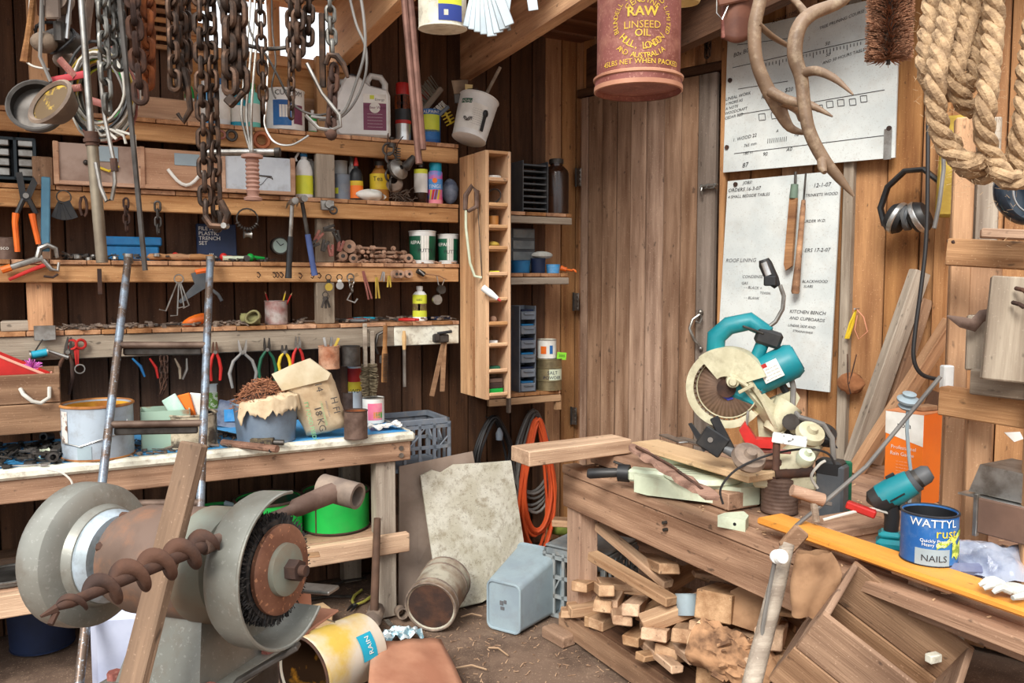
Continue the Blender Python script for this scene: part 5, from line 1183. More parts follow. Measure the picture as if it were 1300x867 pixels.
for i, (x_, lb) in enumerate(((308, 'bright steel wire strand falling onto the stud, left'), (314, 'bright steel wire strand falling onto the stud, middle'), (320, 'bright steel wire strand falling onto the stud, right'))): wire(lb, [(x_+14, -60), (x_+6, 50), (x_+1, 110), (x_-1, 150), (318+i, 192)], 2.34, .004, STEEL)
# cable coil
t = thing('cable_coil', 'big tangled coil of mixed coloured cables tied with red tape', 'cable', D(129, 118, 2.25)); s_ = 2.25/F
cols = [CABW, BLACK, HOSEG, CABW, CABW, STEELD, CABW, YSOFT, CABW, CABW, GREEN, CABW, YEL, HOSEG, CABW, TINR, TEALL, CABW, BLACK, CABW, LIME, HOSEG]
for k, m_ in enumerate(cols):
    r_ = RND.uniform(35, 46)*s_; cx, cz = RND.uniform(-4, 4)*s_, RND.uniform(-6, 4)*s_; e = RND.uniform(1.1, 1.35)
    ob('cable', MB().tube([(cx+r_*.92*math.cos(2*pi*i/30)*(1+.03*math.sin(i*.9+k)), RND.uniform(-.002, .002)+(k-11)*.003, cz+r_*e*math.sin(2*pi*i/30)*(1+.03*math.cos(i*.6+k))) for i in range(30)], .0042, 6, True), m_, t)
for a, b_ in (((-52, 18), (28, 38)), ((-48, -2), (-2, 4)), ((10, -30), (36, -28)), ((-42, 62), (-26, 30))):
    ob('red_tie', MB().tube([(a[0]*s_, -.04, -a[1]*s_ if 0 else a[1]*s_*.6), (b_[0]*s_*.3-.03, -.045, b_[1]*s_*.5)], .010, 7, flat=.5), mat('red tie', (170, 54, 60), rough=.6) if a[0] == -52 else TINR, t)
for k in range(5): ob('cable_tail', MB().tube([(-.03+.02*k, -.03, -.085-.005*k), (-.02+.03*k, -.03, -.12), (0+.025*k, -.03, -.105-.012*k)], .004, 6), CABW, t)
# round metal pans at far left
t = thing('sieve_pan', 'round grey metal pan hanging on its side at far left', 'pan', D(50, 140, 2.3)); ob('pan', MB().lathe([(0, .0), (.068, 0), (.07, .03), (.076, .032), (.072, .034), (.064, .03), (.064, .004), (0, .004)], 28), STEELD, t, TR(0, 0, 0, 75, 0, 12))
t = thing('head_lamp', 'battered round lamp with yellowed glass hanging over the pan', 'lamp', Matrix.Translation(D(68, 132, 2.15)) @ Matrix.Scale(1.3, 4)); ob('shell', MB().lathe([(0, -.04), (.03, -.035), (.05, 0), (.056, .01), (.05, .014), (.044, .008)], 24, sy=.7), DUSTMET, t, TR(0, 0, 0, 65, -40, 0)); ob('lens', MB().lathe([(.045, .006), (.0, .008)], 20, sy=.7), mat('lamp reflector', (96, 76, 48), (206, 170, 60), .4, .2, 22, lo=.5, hi=.58), t, TR(0, 0, 0, 65, -40, 0)); ob('cord', MB().tube([(-.02, .03, .05), (-.04, .03, .1), (-.02, .02, .3)], .004, 6), HOSEG, t)
# junk hanging above them
def lump(name, label, cat, x_, y_, d, r, m, sc, rx=0, rz=0): return solo(name, MB().ball((0, 0, 0), r, 12, sc=sc), m, label, cat, Matrix.Translation(D(x_, y_, d)) @ TR(0, 0, 0, rx, 0, rz))
t = thing('pulley_block', 'dusty pulley block with iron hook hanging above the lamp', 'pulley', D(75, 38, 2.2))
ob('sheave', MB().lathe([(0, -.02), (.035, -.02), (.024, 0), (.035, .02), (0, .02)], 20), DUSTMET, t, TR(0, 0, .08, 90)); ob('cheek', MB().box(-.02, .02, -.03, -.024, .02, .13, .004).box(-.02, .02, .024, .03, .02, .13, .004), DUSTMET, t); ob('shank', MB().tube([(0, 0, .02), (0, 0, -.03)], .014, 8), STEELD, t)
t = thing('wound_motor', 'oily dark gear lump bound in wire hanging at far left', 'gear', D(78, 52, 2.25)); ob('core', MB().ball((0, 0, 0), .042, 12, sc=(1.4, .8, .8)), STEELD, t); ob('winding', MB().tube([(.05*math.cos(k*.5), -.03+.02*math.sin(k), .04*math.sin(k*.5)) for k in range(40)], .004, 5), BLACK, t)
t = thing('iron_weight', 'rounded grey iron weight hanging behind red ties', 'weight', D(82, 76, 2.3)); ob('body', MB().ball((0, 0, 0), .03, 14, sc=(1.05, .8, .8)), DUSTMET, t); ob('stem', MB().tube([(0, 0, .02), (0, 0, .08)], .009, 8), STEELD, t)
t = thing('cloth_pouch', 'grimy rag bundle tied up at far left', 'rag', D(56, 54, 2.2)); ob('bundle', MB().ball((0, 0, -.0), .035, 12, sc=(1, .8, .8)), mat('grimy rag', (120, 104, 88), (84, 72, 60), .95, 0, 9, bump=.6), t); ob('string', MB().tube([(0, 0, .02), (.005, 0, .2)], .003, 5), HOSEG, t)
for x_, y_, L, lb in ((36, 50, .12, 'long dull wooden handle hanging at far left edge'), (88, 10, .16, 'bright bent steel rod above the gear lump'), (112, 20, .14, 'grey leather strap hanging beside the iron pipe')):
    t = solo('hung_piece', MB().tube([(.02, 0, .12), (0, 0, 0), (-.01, 0, -L*.5)], [.007, .010, .014] if x_ == 36 else .006, 8, flat=1 if x_ < 100 else 3), W_HANDLE if x_ == 36 else STEELL if x_ == 88 else DUSTMET, lb, 'tool', D(x_, y_, 2.2))
wire('thin white wire loop at far left above the pan', [(40, -30), (34, 62), (32, 75), (42, 84), (62, 88)], 2.2, .003, CABW)
# ---- hanging tin, spanner bunch ----
p = D(562, 38, 2.35); 
can('hanging_paint_tin', 'white paint tin with yellow and blue label hanging overhead', 'tin', PM(p, 0, 4), .068, .165, CREAMP, 28, inner=STEELD, rim=CREAMP, bands=((.012, .055, mat('royal blue', (44, 64, 140), rough=.5), (-5, 55)), (.055, .16, LIME, (-5, 55)), (.025, .04, CREAMP, (8, 18))), handle=(60, STEELD))
t = thing('plate_bunch', 'fan of pale metal plates hanging beside the paint tin', 'plates', D(612, -5, 2.3))
for k in range(8): ob('plate', MB().box(-.014, .014, -.002, .002, -.115+.007*abs(k-4), .03, .002), mat('pale plate', (190, 204, 210), (170, 180, 184), .4, .4, 9) if k == 0 else bpy.data.materials['pale plate'], t, TR(-.02+.009*k, -.004*k, 0, 0, 14-5*k))
for k in range(2): ob('key', MB().box(-.006, .006, -.012, -.008, -.1, 0, .002), STEEL, t, TR(.045+.01*k, 0, 0, 0, -6-6*k))
t = thing('paper_tag', 'pale printed tag hanging right of the plate bunch', 'tag', D(642, 8, 2.3)); ob('card', MB().box(-.013, .013, -.001, .001, -.026, .03, .001, M=TR(0, 0, 0, 0, 8)), bpy.data.materials['pale plate'], t)
t = thing('paper_tag', 'small pale tag hanging against the rafter', 'tag', D(676, 4, 2.3)); ob('card', MB().box(-.014, .014, -.001, .001, -.02, .02, .001, M=TR(0, 0, 0, 0, -8)), bpy.data.materials['pale plate'], t)
# ---------------- left workbench ----------------
OB = .70
zT = LW.hit(520, 549, OB).z; zTb = LW.hit(524, 559, OB).z; zAp = LW.hit(526, 584, OB).z
sBR = LW.s_at(527, OB, zT); sBL = -2.7
bn = thing('left_workbench', 'long timber workbench with chipped blue top and cream edge', 'workbench', LW.M(0, 0, 0))
beam('top_panel', LW.pt(sBL, OB/2+.02, zT-.012), LW.pt(sBR-.01, OB/2+.02, zT-.012), OB-.08, .022, LBLUE, bn, LW.n)
beam('edge_strip', LW.pt(sBL, OB-.015, (zT+zTb)/2), LW.pt(sBR, OB-.015, (zT+zTb)/2), zT-zTb+.004, .05, CREAMP, bn, None, .012)
beam('edge_strip', LW.pt(sBR-.012, .05, (zT+zTb)/2), LW.pt(sBR-.012, OB-.05, (zT+zTb)/2), zT-zTb+.002, .03, CREAMP, bn, None, .008)
beam('apron_board', LW.pt(sBL, OB-.03, (zTb+zAp)/2), LW.pt(sBR-.02, OB-.03, (zTb+zAp)/2), zTb-zAp-.003, .04, W_BENCH, bn)
beam('apron_board', LW.pt(sBR-.03, .05, (zTb+zAp)/2), LW.pt(sBR-.03, OB-.06, (zTb+zAp)/2), zTb-zAp-.003, .03, W_SHELF, bn)
zs_ = LW.hit(518, 676, OB).z; zsb = LW.hit(507, 701, OB).z
for s_ in (LW.s_at(494, OB, .4), -2.4):
    for o_ in (OB-.075, .08): beam('leg', LW.pt(s_, o_, 0), LW.pt(s_, o_, zAp), .1, .08, W_GREY, bn, LW.u)
beam('lower_rail', LW.pt(sBL, OB-.01, (zs_+zsb)/2), LW.pt(LW.s_at(519, OB, zs_), OB-.01, (zs_+zsb)/2), zs_-zsb, .045, W_OFF, bn)
for k in range(4): beam('shelf_board', LW.pt(sBL, .12+k*.15, zs_-.015), LW.pt(sBR-.14, .12+k*.15, zs_-.015), .145, .022, W_BENCH, bn, LW.n)
for dx, dz in ((-.04, .0), (-.04, -.035)): ob('coach_bolt', MB().tube([(0, 0, 0), (0, -.008, 0)], .012, 10), STEEL, bn, Matrix.Translation(LW.pt(sBR+dx-.03, OB-.01, (zTb+zAp)/2+dz+.015)) @ LW.M(0, 0, 0).to_3x3().to_4x4(), True)
def ong(x0, x1, yt, yb, z, back=1.0):
    f = G((x0+x1)/2, yb, z); r = (x1-x0)*f.y/F/2; p = f+Vector((f.x, f.y, 0)).normalized()*r*back; return p, r*(p.y/f.y), zat(yt, p.y)-z
# wooden box with rope handle (on the junk), red tray inside
pb = LW.hit(20, 553, .60); wb = .46
t = boardbox('wooden_box', 'old two board wooden box with rope handle at left of bench', 'box', Matrix.Translation(LW.pt(LW.s_at(79, .6, 1)-wb/2, .42, pb.z)) @ LW.M(0, 0, 0).to_3x3().to_4x4(), wb, .34, LW.hit(60, 479, .6).z-LW.hit(60, 555, .6).z, W_CRATE, t=.02)
hb = LW.hit(60, 479, .6).z-LW.hit(60, 555, .6).z
ob('rope_handle', MB().tube([(.09, -.168, hb*.76), (.10, -.19, hb*.68), (.13, -.2, hb*.56), (.16, -.198, hb*.52), (.19, -.19, hb*.6), (.192, -.168, hb*.76)], .008, 8), CABW, t)
zbx = pb.z
t = thing('red_tray', 'bright red plastic tray tilted inside the wooden box', 'tray', Matrix.Translation(LW.pt(LW.s_at(0, .45, 1.2), .45, zbx+hb*.62)) @ Matrix.Rotation(LW.a, 4, 'Z') @ Matrix.Rotation(math.radians(28), 4, 'Y'))
ob('body', MB().box(-.13, .13, -.1, .1, 0, .01).box(-.13, .13, -.1, -.092, 0, .15).box(-.13, .13, .092, .1, 0, .15).box(.122, .13, -.1, .1, 0, .15), RED, t)
ob('rolled_edge', MB().tube([(-.13, -.1, .15), (.13, -.1, .15), (.13, .1, .15)], .006, 6), mat('pale red edge', (230, 160, 140)), t)
q = MB()
for k in range(120):
    v = Vector((RND.gauss(0, 1), RND.gauss(0, 1), RND.gauss(0, 1))).normalized(); q.tube([(0, 0, 0), v*RND.uniform(.025, .045)], .0018, 3, caps=False)
solo('pompom', q, PINKF, 'pink tinsel pompom poking over the wooden box', 'pompom', LW.pt(LW.s_at(43, .45, 1.1), .45, zbx+hb+.01))
# junk under the box
for i, (x_, y_, rz, m_, L, lb) in enumerate(((20, 592, 12, STEELL, .24, 'long bright steel spanner lying under the wooden box'), (52, 585, -14, STEEL, .2, 'dull spanner crossing under the wooden box'), (62, 578, 40, STEELD, .14, 'short dark spanner near the big paint tin'), (14, 580, 60, STEELD, .14, 'dark spanner at far left bench edge'))): spanner(lb, PM(G(x_, y_, zT+.004), rz), L, m_)
solo('blue_strap', MB().tube([(-.1, 0, .03), (0, .01, .035), (.08, -.01, .02), (.11, -.03, .01)], .012, 8, flat=1.6), BLUE, 'blue plastic strap squashed under the wooden box', 'strap', PM(G(24, 582, zT), 10))
solo('round_disc', MB().tube([(0, 0, 0), (0, 0, .01)], .028, 18), CREAMG, 'pale round disc leaning in the junk left of paint tin', 'disc', PM(G(56, 582, zT)+Vector((0, 0, .02)), 0, 40))
for k, (x_, y_) in enumerate(((60, 563), (75, 575), (66, 590))): solo('pipe_offcut', MB().lathe([(.012, -.03), (.02, -.03), (.02, .03), (.012, .03), (.012, -.03)], 12), STEELD, 'short dark pipe piece in the junk, '+('uppermost', 'middle', 'lowest')[k]+' of three', 'pipe', PM(G(x_, y_, zT)+Vector((0, 0, .03)), 20*k, 80))
q0 = G(66, 596, zT+.006)
wire('white cord trailing over the bench edge', [(60, 596), (78, 600), (90, 610), (93, 622)], (q0.y-0)*1.0, .004, CABW, 'cord')
clutter('metal_scrap', 'greasy heap of small metal scrap under the wooden box', LW, -20, 84, .36, .66, zT, 110, STEELD, .05, .018)
clutter('metal_scrap', 'dusty chips and swarf along the bench between the tins', LW, 150, 300, .3, .68, zT, 110, DUSTMET, .012, .010)
# big paint tin
p, r, h = ong(84, 168, 512, 586, zT)
t = can('large_paint_tin', 'large pale grey paint tin with ochre inside and wire handle', 'tin', PM(p, -12), r, h, mat('pale grey tin', (172, 184, 194), (156, 166, 176), .4, .1, 5, dirt=.3, dirtc=(110, 96, 84)), 36, inner=OCHRE, rim=mat('ochre rim', (190, 130, 70), (150, 96, 54), .6, .2, 12), fill=(.45, OCHRE), bands=((h*.35, h*.92, mat('dripping rust paint', (206, 200, 192), (110, 76, 56), .7, 0, 24, lo=.5, hi=.56), (-32, -14)), (h*.05, h*.3, GREYT, (5, 28))))
ob('wire_handle', MB().tube([(-r*.95, -.02, h*.78), (-r*.85, -r*.6, h*.55), (-r*.4, -r*1.0, h*.35), (r*.2, -r*1.04, h*.3), (r*.75, -r*.75, h*.42), (r*1.02, -.02, h*.5), (r*1.02, .0, h*.72)], .003, 6), STEELL, t)
# tin lid upright, rectangular tin, stained tin
t = thing('tin_lid', 'round white splattered tin lid standing behind the grey tin', 'lid', PM(G(166, 536, zT)+Vector((0, .08, .07)), 20, 75)); ob('disc', MB().lathe([(0, 0), (.075, 0), (.08, .006), (.09, .006), (.092, .014), (.08, .012), (0, .008)], 30), STEELL, t); ob('print', MB().lathe([(0, .009), (.07, .009)], 24), WHITEB, t)
p = G(200, 572, zT)
t = thing('square_tin', 'open rectangular tin in faded green with rusty corner', 'tin', PM(p+Vector((0, .09, 0)), 24)); hh = zat(520, p.y+.05)-zT
for s4 in ((-.1, .1, -.08, -.076), (-.1, .1, .076, .08), (-.1, -.096, -.08, .08), (.096, .1, -.08, .08)): ob('wall', MB().box(s4[0], s4[1], s4[2], s4[3], 0, hh), mat('faded green tin', (160, 186, 166), (150, 110, 76), .6, .1, 9, lo=.5, hi=.6) if s4 == (-.1, .1, -.08, -.076) else bpy.data.materials['faded green tin'], t)
ob('base', MB().box(-.1, .1, -.08, .08, 0, .004), bpy.data.materials['faded green tin'], t)
p, r, h = ong(214, 275, 524, 571, zT)
t = can('stained_tin', 'stained cream and black tin behind the ladder holding packets', 'tin', PM(p, 5), r, h, mat('stained cream tin', (196, 182, 156), (90, 78, 64), .7, .1, 9, lo=.5, hi=.58, dirt=.5), 28, inner=STEELD, bands=((h*.5, h*.9, YSOFT, (-15, 12)),))
for k, (dx, m_, ry, lb) in enumerate(((-.05, mat('mint packet', (150, 200, 180), (210, 220, 210), .5), -30, 'mint green folded packet sticking out of stained tin'), (-.02, ORG, -14, 'orange packet sticking out of the stained tin'), (.01, PAPERW, 8, 'white folded card sticking out of the stained tin'))):
    solo('packet', MB().box(-.035, .035, -.006+k*.0, .006, -.05, .085, .004), m_, lb, 'packet', PM(p+Vector((dx, -.02+.02*k, h)), 10*k, 0, ry))
p, r, h = ong(238, 272, 490, 545, zT); can('floral_can', 'white tall can with green plant picture behind the ladder', 'can', PM(p+Vector((0, .12, 0)), 0), r*1.0, h, PAPERW, 24, lid=STEELL, bands=((h*.4, h*.8, mat('leaf print', (120, 160, 70), (220, 226, 200), .6, 0, 40, lo=.48, hi=.52), (-60, 60)),))
t = thing('plastic_bag', 'clear blue printed plastic bag behind the nail bucket', 'bag', PM(G(284, 545, zT)+Vector((0, .1, 0)), 20)); ob('film', MB().grid(lambda u, v: (.075*math.cos(2*pi*u)*(1-.25*v+.06*math.sin(11*u+6*v)), .045*math.sin(2*pi*u)*(1-.5*v), .13*v+.008*math.sin(13*u)), 28, 8), PLAST, t); ob('print', MB().grid(lambda u, v: (-.03+.07*u, -.047+.01*v, .03+.06*v), 4, 3), LBLUE, t)
# grey bucket full of nails with torn bag
p, r, h = ong(299, 378, 510, 566, zT)
bk = can('nail_bucket', 'grey plastic bucket overflowing with rusty nails', 'bucket', PM(p), r*.9, h, mat('bucket grey', (120, 134, 148), (104, 118, 134), .5, 0, 6, dirt=.2), 30, inner=STEELD, taper=1.14)
q = MB()
for k in range(620):
    a = RND.uniform(0, 2*pi); rr = r*.98*math.sqrt(RND.random()); z = h*.9+.115*(1-(rr/r)**2)+RND.uniform(-.012, .012)
    c = Vector((rr*math.cos(a)-.01, rr*math.sin(a), z)); d_ = Vector((RND.gauss(0, 1), RND.gauss(0, 1), RND.gauss(0, .5))).normalized()*.02; q.tube([c-d_, c+d_], .0017, 3)
stuff('rusty_nails', q, NAILR, 'heap of small rusty nails filling the grey bucket', 'nails', PM(p))
q = MB().lathe([(r*.98, h*.8), (r*.7, h*.9+.03), (0, h*.9+.10)], 20); ob('nail_core', q, RUST, bk)
t = thing('torn_paper', 'torn brown paper bag rim folded over the nail bucket', 'paper', PM(p))
def tornf(u, v):
    a = -2.1+u*2.0; jag = .03*noise.noise(Vector((u*9, 0, 0)))+.02*noise.noise(Vector((u*23, 2, 0)))
    if v < .5: w_ = v*2; rr = r*(.6+.46*w_); z = h+.02-.01*w_+.03*u
    else: w_ = v*2-1; rr = r*1.08+.012*w_; z = h+.01+.03*u-(.06+jag*1.6)*w_
    return Vector((rr*math.cos(a), rr*math.sin(a), z+.014*noise.noise(Vector((u*7, v*6, 1)))))
solidify(ob('paper', MB().grid(tornf, 40, 10), KRAFT, t), .0025)
# paper sack
sk = thing('paper_sack', 'crumpled cream paper sack with green print leaning on bucket', 'sack', PM(G(402, 556, zT)+Vector((0, .03, 0)), 4))
k1 = 3.75/F
def XZ(x, y): return ((x-402)*k1, (557-y)*k1)
outl = [(388, 556), (378, 535), (368, 505), (357, 485), (350, 470), (375, 462), (396, 453), (404, 458), (422, 472), (428, 490), (436, 520), (441, 538), (436, 545), (410, 552)]
pol = [XZ(*q_) for q_ in outl]
cx, cz_ = sum(a for a, b in pol)/len(pol), sum(b for a, b in pol)/len(pol)
q = MB(); rings = []
sub = []
for i in range(len(pol)):
    a, b = pol[i], pol[(i+1) % len(pol)]
    for k in range(3): sub.append((a[0]+(b[0]-a[0])*k/3, a[1]+(b[1]-a[1])*k/3))
n = len(sub)
for sgn in (-1, 1):
    for lv, (f, dp) in enumerate(((1, 0), (.93, .035), (.8, .052), (.5, .06), (.2, .062))):
        if sgn == 1 and lv == 0: continue
        for x, z in sub:
            X, Z = cx+(x-cx)*f, cz_+(z-cz_)*f
            q.v.append((X+.004*noise.noise(Vector((X*30, Z*30, 5))), sgn*dp+.010*noise.noise(Vector((X*22, Z*22, sgn*3)))-Z*.12, max(0.0, Z+.004*noise.noise(Vector((X*40, Z*40, 9))))))
def rid(sg, lv): return 0 if lv == 0 else (lv*n if sg < 0 else (4+lv)*n)
for sg in (-1, 1):
    for lv in range(4):
        A, B = rid(sg, lv), rid(sg, lv+1)
        for k in range(n):
            l = (k+1) % n; q.f.append((A+k, A+l, B+l, B+k) if sg < 0 else (A+l, A+k, B+k, B+l))
    A = rid(sg, 4); q.f.append(tuple(A+k for k in range(n))[::-1] if sg > 0 else tuple(A+k for k in range(n)))
o = ob('body', q, KRAFT, sk)
for tx, x, y in (('14', 405, 488), ('H FI', 425, 512), ('18 KG', 405, 530)): ob('lettering', text_mb(tx, .045, TR(((x-402)*3.75/F), -.073-((557-y)*3.75/F)*.12-.004, (557-y)*3.75/F, 83) @ Matrix.Rotation(-1.33, 4, 'Z')), mat('sack black', (66, 62, 58), rough=.9), sk)
# flap fold and print
yl = lambda x, z: -.066-z*.12
fl_pts = [XZ(*c) for c in ((350, 470), (376, 458), (398, 450), (424, 470), (420, 478), (362, 492))]
q = MB(); q.add([(x, yl(x, z)-.006, z) for x, z in fl_pts]+[(x, yl(x, z)+.012, z) for x, z in fl_pts], [tuple(range(6)), tuple(range(6, 12))[::-1]]+[(i, (i+1) % 6, 6+(i+1) % 6, 6+i) for i in range(6)])
ob('folded_flap', q, mat('pale kraft flap', (216, 202, 172), (196, 178, 144), .85, 0, 8, bump=.4, bscale=20), sk)
def sackM(x, y, rot, dy=0): X, Z = XZ(x, y); return TR(X, yl(X, Z)-.007-dy, Z, 83, 0, 0) @ Matrix.Rotation(math.radians(rot), 4, 'Z')
for tx, x, y, sz, m_ in (('QUALITY FOOD FEEDS', 392, 522, .026, mat('sack green', (110, 170, 120), rough=.8)), ('PET FOOD COMPLETE', 412, 520, .013, bpy.data.materials['sack green']), ('WHOLE GRAIN', 418, 516, .011, INKG)):
    ob('lettering', text_mb(tx, sz, sackM(x, y, -76)), m_, sk)
# tins right of the sack
p, r, h = ong(437, 467, 521, 559, zT); can('rusted_tin', 'dented brown rusted tin right of the paper sack', 'tin', PM(p), r, h, TINB, 20, inner=RUSTO, rim=RUST)
p, r, h = ong(459, 487, 507, 540, zT); can('pink_can', 'open food can with pink and green label on bench end', 'can', PM(p+Vector((0, .03, 0))), r, h*1.05, PAPERW, 24, inner=STEEL, rim=STEELL, bands=((.02, h*.85, PINK, (-20, 60)), (.03, h*.5, mat('melon print', (80, 150, 70), (230, 130, 80), .6, 0, 40), (10, 60))))
p, r, h = ong(438, 455, 465, 530, zT); p = p+Vector((0, .1, 0))
can('spray_can', 'tall red yellow and white canister behind the sack', 'canister', PM(p), r*1.05, zat(465, p.y)-zT, WHITE, 22, lid=RED, bands=(((zat(484, p.y)-zT), (zat(467, p.y)-zT), RED), ((zat(496, p.y)-zT), (zat(484, p.y)-zT), YEL), (.03, .09, RED, (-70, -35))), txt=(('WD', .03, .01, .12, INK),))
bottle('dark_green_bottle', 'dark green glass bottle behind the paper sack', 'bottle', PM(p+Vector((-.062, .02, 0))), .032, .3, mat('dark green glass', (20, 44, 34), rough=.2), .06, BLACK, .35, .4)
can('brown_mug', 'brown enamel mug partly behind the rusted tin', 'mug', PM(G(445, 528, zT)+Vector((-.02, .07, 0))), .035, .12, TINB, 18, inner=BLACK)
solo('crumpled_paper', solidify and MB().grid(lambda u, v: (-.08+.16*u, -.06+.12*v, .012+.022*noise.noise(Vector((u*5, v*5, 0)))+.012*u), 14, 12), mat('printed paper', (224, 222, 218), (150, 148, 146), .8, 0, 30, lo=.55, hi=.6), 'crumpled sheet of printed paper at the bench corner', 'paper', PM(G(487, 546, zT)+Vector((.0, .03, 0)), 15))
# iron bars and handles in front of the bucket
for (x0, y0, x1, y1, r_, m_, lb) in ((283, 562, 352, 570, .016, W_BARK, 'thick brown wooden wedge bar lying before the bucket'), (276, 548, 330, 560, .010, STEELD, 'round dark bar lying behind the wooden wedge'), (318, 553, 344, 572, .009, BLACK, 'black file tang pointing at the bucket')):
    a, b = G(x0, y0, zT+r_), G(x1, y1, zT+r_); solo('bar', MB().tube([(0, 0, 0), b-a], r_, 9), m_, lb, 'bar', a)
t = thing('sharpening_block', 'black and brown sharpening block with handle by the sack', 'block', PM(G(336, 566, zT), 2)); ob('stone', MB().box(-.06, .04, -.02, .02, 0, .035, .003), mat('speckled stone', (60, 52, 46), (110, 96, 70), .8, 0, 60), t); ob('handle', MB().tube([(.04, 0, .016), (.085, 0, .014)], .013, 10), STEELD, t)
# ---- ladder ----
def lad(x0, y0, sl):
    a = LW.hit(x0, y0, .31); y = 800
    while True:
        b = G(x0-sl*(y-y0), y, 0)
        if (b-LW.O).dot(LW.n) > 1.45 or y > 1500: return a, b
        y += 4
tl, bl_ = lad(163, 326, .116)
tr, br_ = lad(267, 329, .041)
ld = thing('pipe_ladder', 'worn blue grey pipe ladder leaning on the wall shelves', 'ladder', (bl_+br_)/2)
for a, b in ((tl, bl_), (tr, br_)):
    ob('rail', MB().tube([(0, 0, 0), b-a], .017, 12), LADD, ld, Matrix.Translation(a), True); ob('end_cap', MB().tube([(0, 0, .014), (0, 0, -.03)], .02, 12), STEEL, ld, Matrix.Translation(a), True)
def lp(a, b, y):
    lo, hi = 0, 1
    for _ in range(40):
        m_ = (lo+hi)/2
        if ypx(a+(b-a)*m_) < y: lo = m_
        else: hi = m_
    return a+(b-a)*lo
for y0, y1 in ((438, 438), (539, 537), (640, 638), (742, 740)):
    a, b = lp(tl, bl_, y0), lp(tr, br_, y1); rg = ob('rung', MB().tube([(0, 0, 0), b-a], .015, 10), LADR, ld, Matrix.Translation(a), True)
    if y0 < 600: x_ = (b-a); mm = rotm(Vector(), x_); ob('tread', MB().box(.02, x_.length-.02, .0, .045, -.045, -.012, .006, M=mm), STEELD, ld, Matrix.Translation(a), True)
# ---- under the bench ----
for x0, x1, yt, yb, lb, m_ in ((384, 469, 622, 680, 'bright green round steel tub under bench, rightmost', GREEN), (300, 384, 632, 694, 'bright green tub partly behind the grinder guard', GREEN)):
    p, r, h = ong(x0, x1, yt, yb, zs_); t = can('green_tub', lb, 'tub', PM(p), r, h, m_, 36, inner=mat('tub inside', (24, 84, 56), (90, 70, 50), .7, 0, 9), rim=RUST, group='green tubs on the lower shelf')
    ob('seam', MB().box(-.003, .003, -r-.003, -r+.003, 0, h, M=TR(0, 0, 0, 0, 0, -22)), RUST, t)
p = G(262, 640, zs_+.1); can('green_tub', 'darker green tub at left behind the plank', 'tub', PM(LW.at(275, .35, zs_)), .12, .14, GREEN, 30, inner=DGREEN, group='green tubs on the lower shelf')
solo('white_peg', MB().tube([(-.04, 0, 0), (.05, 0, -.02)], [.012, .008], 8), GREYT, 'white peg resting on the green tub rim', 'peg', LW.at(296, .4, zs_+.175))
solo('cardboard_chip', MB().box(-.06, .04, -.03, .03, 0, .008, .002), HESS, 'thin brown chip on the lower shelf edge', 'chip', PM(G(394, 706, zs_+.002), 20))
t = can('pan_lid', 'shallow grey dish with scraps at left of lower shelf', 'dish', PM(LW.at(12, .5, zs_)), .12, .02, STEEL, 28, inner=STEELD)
can('blue_bin', 'dark blue round tub on the floor under bench at left', 'tub', PM(G(28, 838, 0)+Vector((0, .16, .0))), .13, .27, NAVY, 28, inner=BLACK, taper=1.1)
t = thing('white_drum', 'white plastic container standing behind the ladder foot', 'container', PM(Vector((-1.46, 3.02, 0)), 10)); ob('body', MB().box(-.10, .10, -.08, .08, 0, .44, .03), mat('milky plastic', (176, 182, 200), (156, 162, 184), .4), t); ob('cap', MB().tube([(0.05, 0, .43), (.05, 0, .47)], .03, 16), WHITE, t)
# sledge hammer leaning on the lower rail
a, b = G(474, 800, .0)+Vector((0, .02, .05)), LW.hit(479, 658, OB+.05)
t = thing('sledge_hammer', 'sledge hammer standing head down against the bench rail', 'hammer', a)
ob('shaft', MB().tube([(0, 0, 0), b-a], [.021, .017], 10), mat('dark shaft', (104, 78, 62), (78, 58, 46), .7), t); ob('head', MB().tube([(0, -.08, 0), (0, -.07, .0), (0, .07, .012), (0, .08, .012)], [.036, .042, .042, .036], 8), DUSTMET, t)
solo('sawn_block', MB().box(-.09, .09, -.05, .05, 0, .08, .008, .006), W_PINE, 'rough sawn yellow block on the floor behind grinder', 'timber', PM(G(392, 800, 0)+Vector((0, .05, 0)), 35))
t = pliers('pliers with pale yellow handles lying on the floor', Matrix.Translation(G(450, 768, .015)) @ Matrix.Rotation(math.radians(-100), 4, 'Z') @ Matrix.Rotation(math.radians(90), 4, 'Y') @ Matrix.Rotation(math.radians(90), 4, 'Z'), .28, mat('pale yellow grips', (196, 190, 90)), BLACK, .2)
for x_, y_, rz, lb in ((420, 762, 10, 'dark bent iron rod on the floor under the bench'), (440, 742, 40, 'black tapered bar in the shadow under the bench')): solo('iron_bar', MB().tube([(-.12, 0, .012), (0, .02, .015), (.12, 0, .012)], .008, 6), STEELD, lb, 'bar', PM(G(x_, y_, 0), rz))
# crate behind the bench end with a timber box under it
c0 = LW.pt(LW.s_at(519, .26, 1), .26, 0); hC = zat(524, c0.y+.1); 
boardbox('timber_box', 'plain timber box under the grey crate behind boards', 'box', Matrix.Translation(c0) @ LW.M(0, 0, 0).to_3x3().to_4x4(), .33, .3, hC-.27, W_DARK, nb=3)
crate('milk_crate', 'blue grey plastic milk crate behind the right end of bench', 'crate', Matrix.Translation(c0+Vector((0, 0, hC-.27))) @ LW.M(0, 0, 0).to_3x3().to_4x4(), .35, .3, .27, GREYP, 5, 2)
